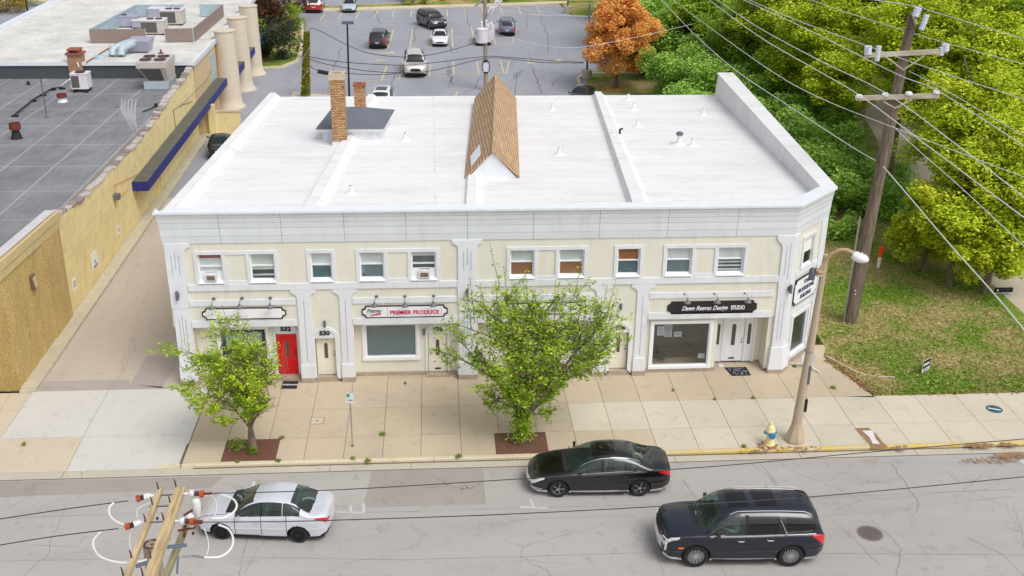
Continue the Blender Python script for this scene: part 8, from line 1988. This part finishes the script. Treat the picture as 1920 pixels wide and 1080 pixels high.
# island bushes by the round columns, top left
m_dk = leafmat('dark_bush_leaves', [(30, 40, 30), (52, 66, 48), (78, 92, 66), (106, 118, 84)], nscale=.6, trans=.2); m_rd = leafmat('reddish_leaves', [(60, 44, 32), (96, 62, 44), (130, 84, 58), (96, 104, 56)], nscale=.6)
def bush(label, u, v, r, h, mat, n=2600, sz=.26, nm='bush'):
    p_ = G(u, v); t = thing(nm, label, 'bush' if nm == 'bush' else 'tree', p_); t['local'] = 1; C = ball_tree(int(u + v), 26, r, r, .15, h, r * .42, n // 26, .5); C = C[C[:, 2] > .02]; link('foliage', leafmesh('foliage', C, sz, mat), t)
    if nm != 'bush': crooked(h * .7, .15, int(u), (0, 0), 4).build('trunk', M['bark'], t, True)
    else: g = MB(); [g.tube([(0, 0, 0), (math.cos(a) * r * .5, math.sin(a) * r * .5, h * .6)], .04, 5) for a in (0, 1.3, 2.6, 3.9, 5.2)]; g.build('stem', M['bark'], t, True)
bush('large dark green rounded bush beside the round columns', 520, 113, 2.6, 3.9, m_dk, 5200); bush('dark reddish tree behind the dark bush near the round columns', 505, 62, 3.4, 7.0, m_rd, 5200, .3, 'small_tree'); bush('dark green conifer like tree at the building corner top left', 487, 50, 2.4, 7.5, m_dk, 3600, .3, 'small_tree'); bush('purple brown tree behind the hatched bay', 545, 40, 2.6, 6.0, m_rd, 2600, .28, 'small_tree')
bush('round brown shrub beside the red and white vehicle', 566, 22, 1.3, 1.7, m_rd, 900, .2); bush('green shrub between the dark bush and the hatched bay', 548, 58, 1.6, 3.2, m_grn, 1400)
for u, v, lb_ in ((770, 11, 'left clipped round shrub before the tan building'), (795, 9, 'right clipped round shrub before the tan building'), (797, 1, 'clipped shrub behind the pair at the tan building')): bush(lb_, u, v, 1.0, 1.5, m_grn, 900, .16)
for u, v, lb_ in ((915, 8, 'small dark shrub beside the transformer pole against the tan building'), (946, 4, 'second small dark shrub against the tan building')): bush(lb_, u, v, .8, 1.8, m_grn, 600, .18)
bush('yellow orange bush at the top left picture corner', 12, 22, 3.0, 2.6, leafmat('amber_bush', [(110, 100, 30), (170, 140, 40), (200, 160, 60)]), 1600, .3); bush('green bush behind the yellow one at the top left corner', 40, 10, 2.6, 2.6, m_grn, 1200, .3)
# hedge and bare trees beyond the white roof
def bare_tree(label, u, v, h, seed, fol=None):
    p_ = G(u, v); t = thing('bare_tree', label, 'tree', p_); t['local'] = 1; wd_, C = limb_tree(seed, 1.2, .16, 8, 1.1, h * .75, 900 if fol is None else 2600, 7, up=.5, spray=.15); wd_.build('trunk', plain('twig_mauve_%d' % seed, (112, 92, 90), .9, var=.2), t, True)
    link('crown', leafmesh('crown', C, .14 if fol is None else .22, fol or leafmat('dry_buds_%d' % seed, [(110, 84, 74), (140, 110, 96)])), t)
bare_tree('leafless mauve tree behind the white roof on the left', 165, 42, 5.5, 91); bare_tree('leafless tree next to the first one above the white roof', 205, 30, 6.0, 92); bare_tree('third bare tree near the roof screens at the picture top', 250, 20, 5.5, 93)
C = fill_clumps([(-36, 117.5), (-19, 119), (-19, 123), (-36, 122)], 26, 1.0, 1.6, lambda x, y: 1.9, 150); tag(link('hedge', leafmesh('hedge', C, .28, m_grn)), 'green hedge behind the white roofed block', 'hedge')

n_ = 420; t_ = rng.random(n_); ex = np.interp(t_, [0, .3, .6, 1], [17.95, 18.4, 18.85, 30]); ey = np.interp(t_, [0, .3, .6, 1], [44.4, 42.6, 40.95, 40.9]); tag(link('leaf_drift', leafmesh('leaf_drift', np.stack([ex + rng.normal(.1, .14, n_), ey + rng.normal(.04, .09, n_), rng.uniform(.01, .05, n_)], 1), .11, leafmat('drift_leaf', [(110, 70, 48), (160, 100, 64), (190, 140, 90), (206, 176, 120)]))), 'brown leaves drifted along the edge of the lawn', 'leaves', kind='stuff')
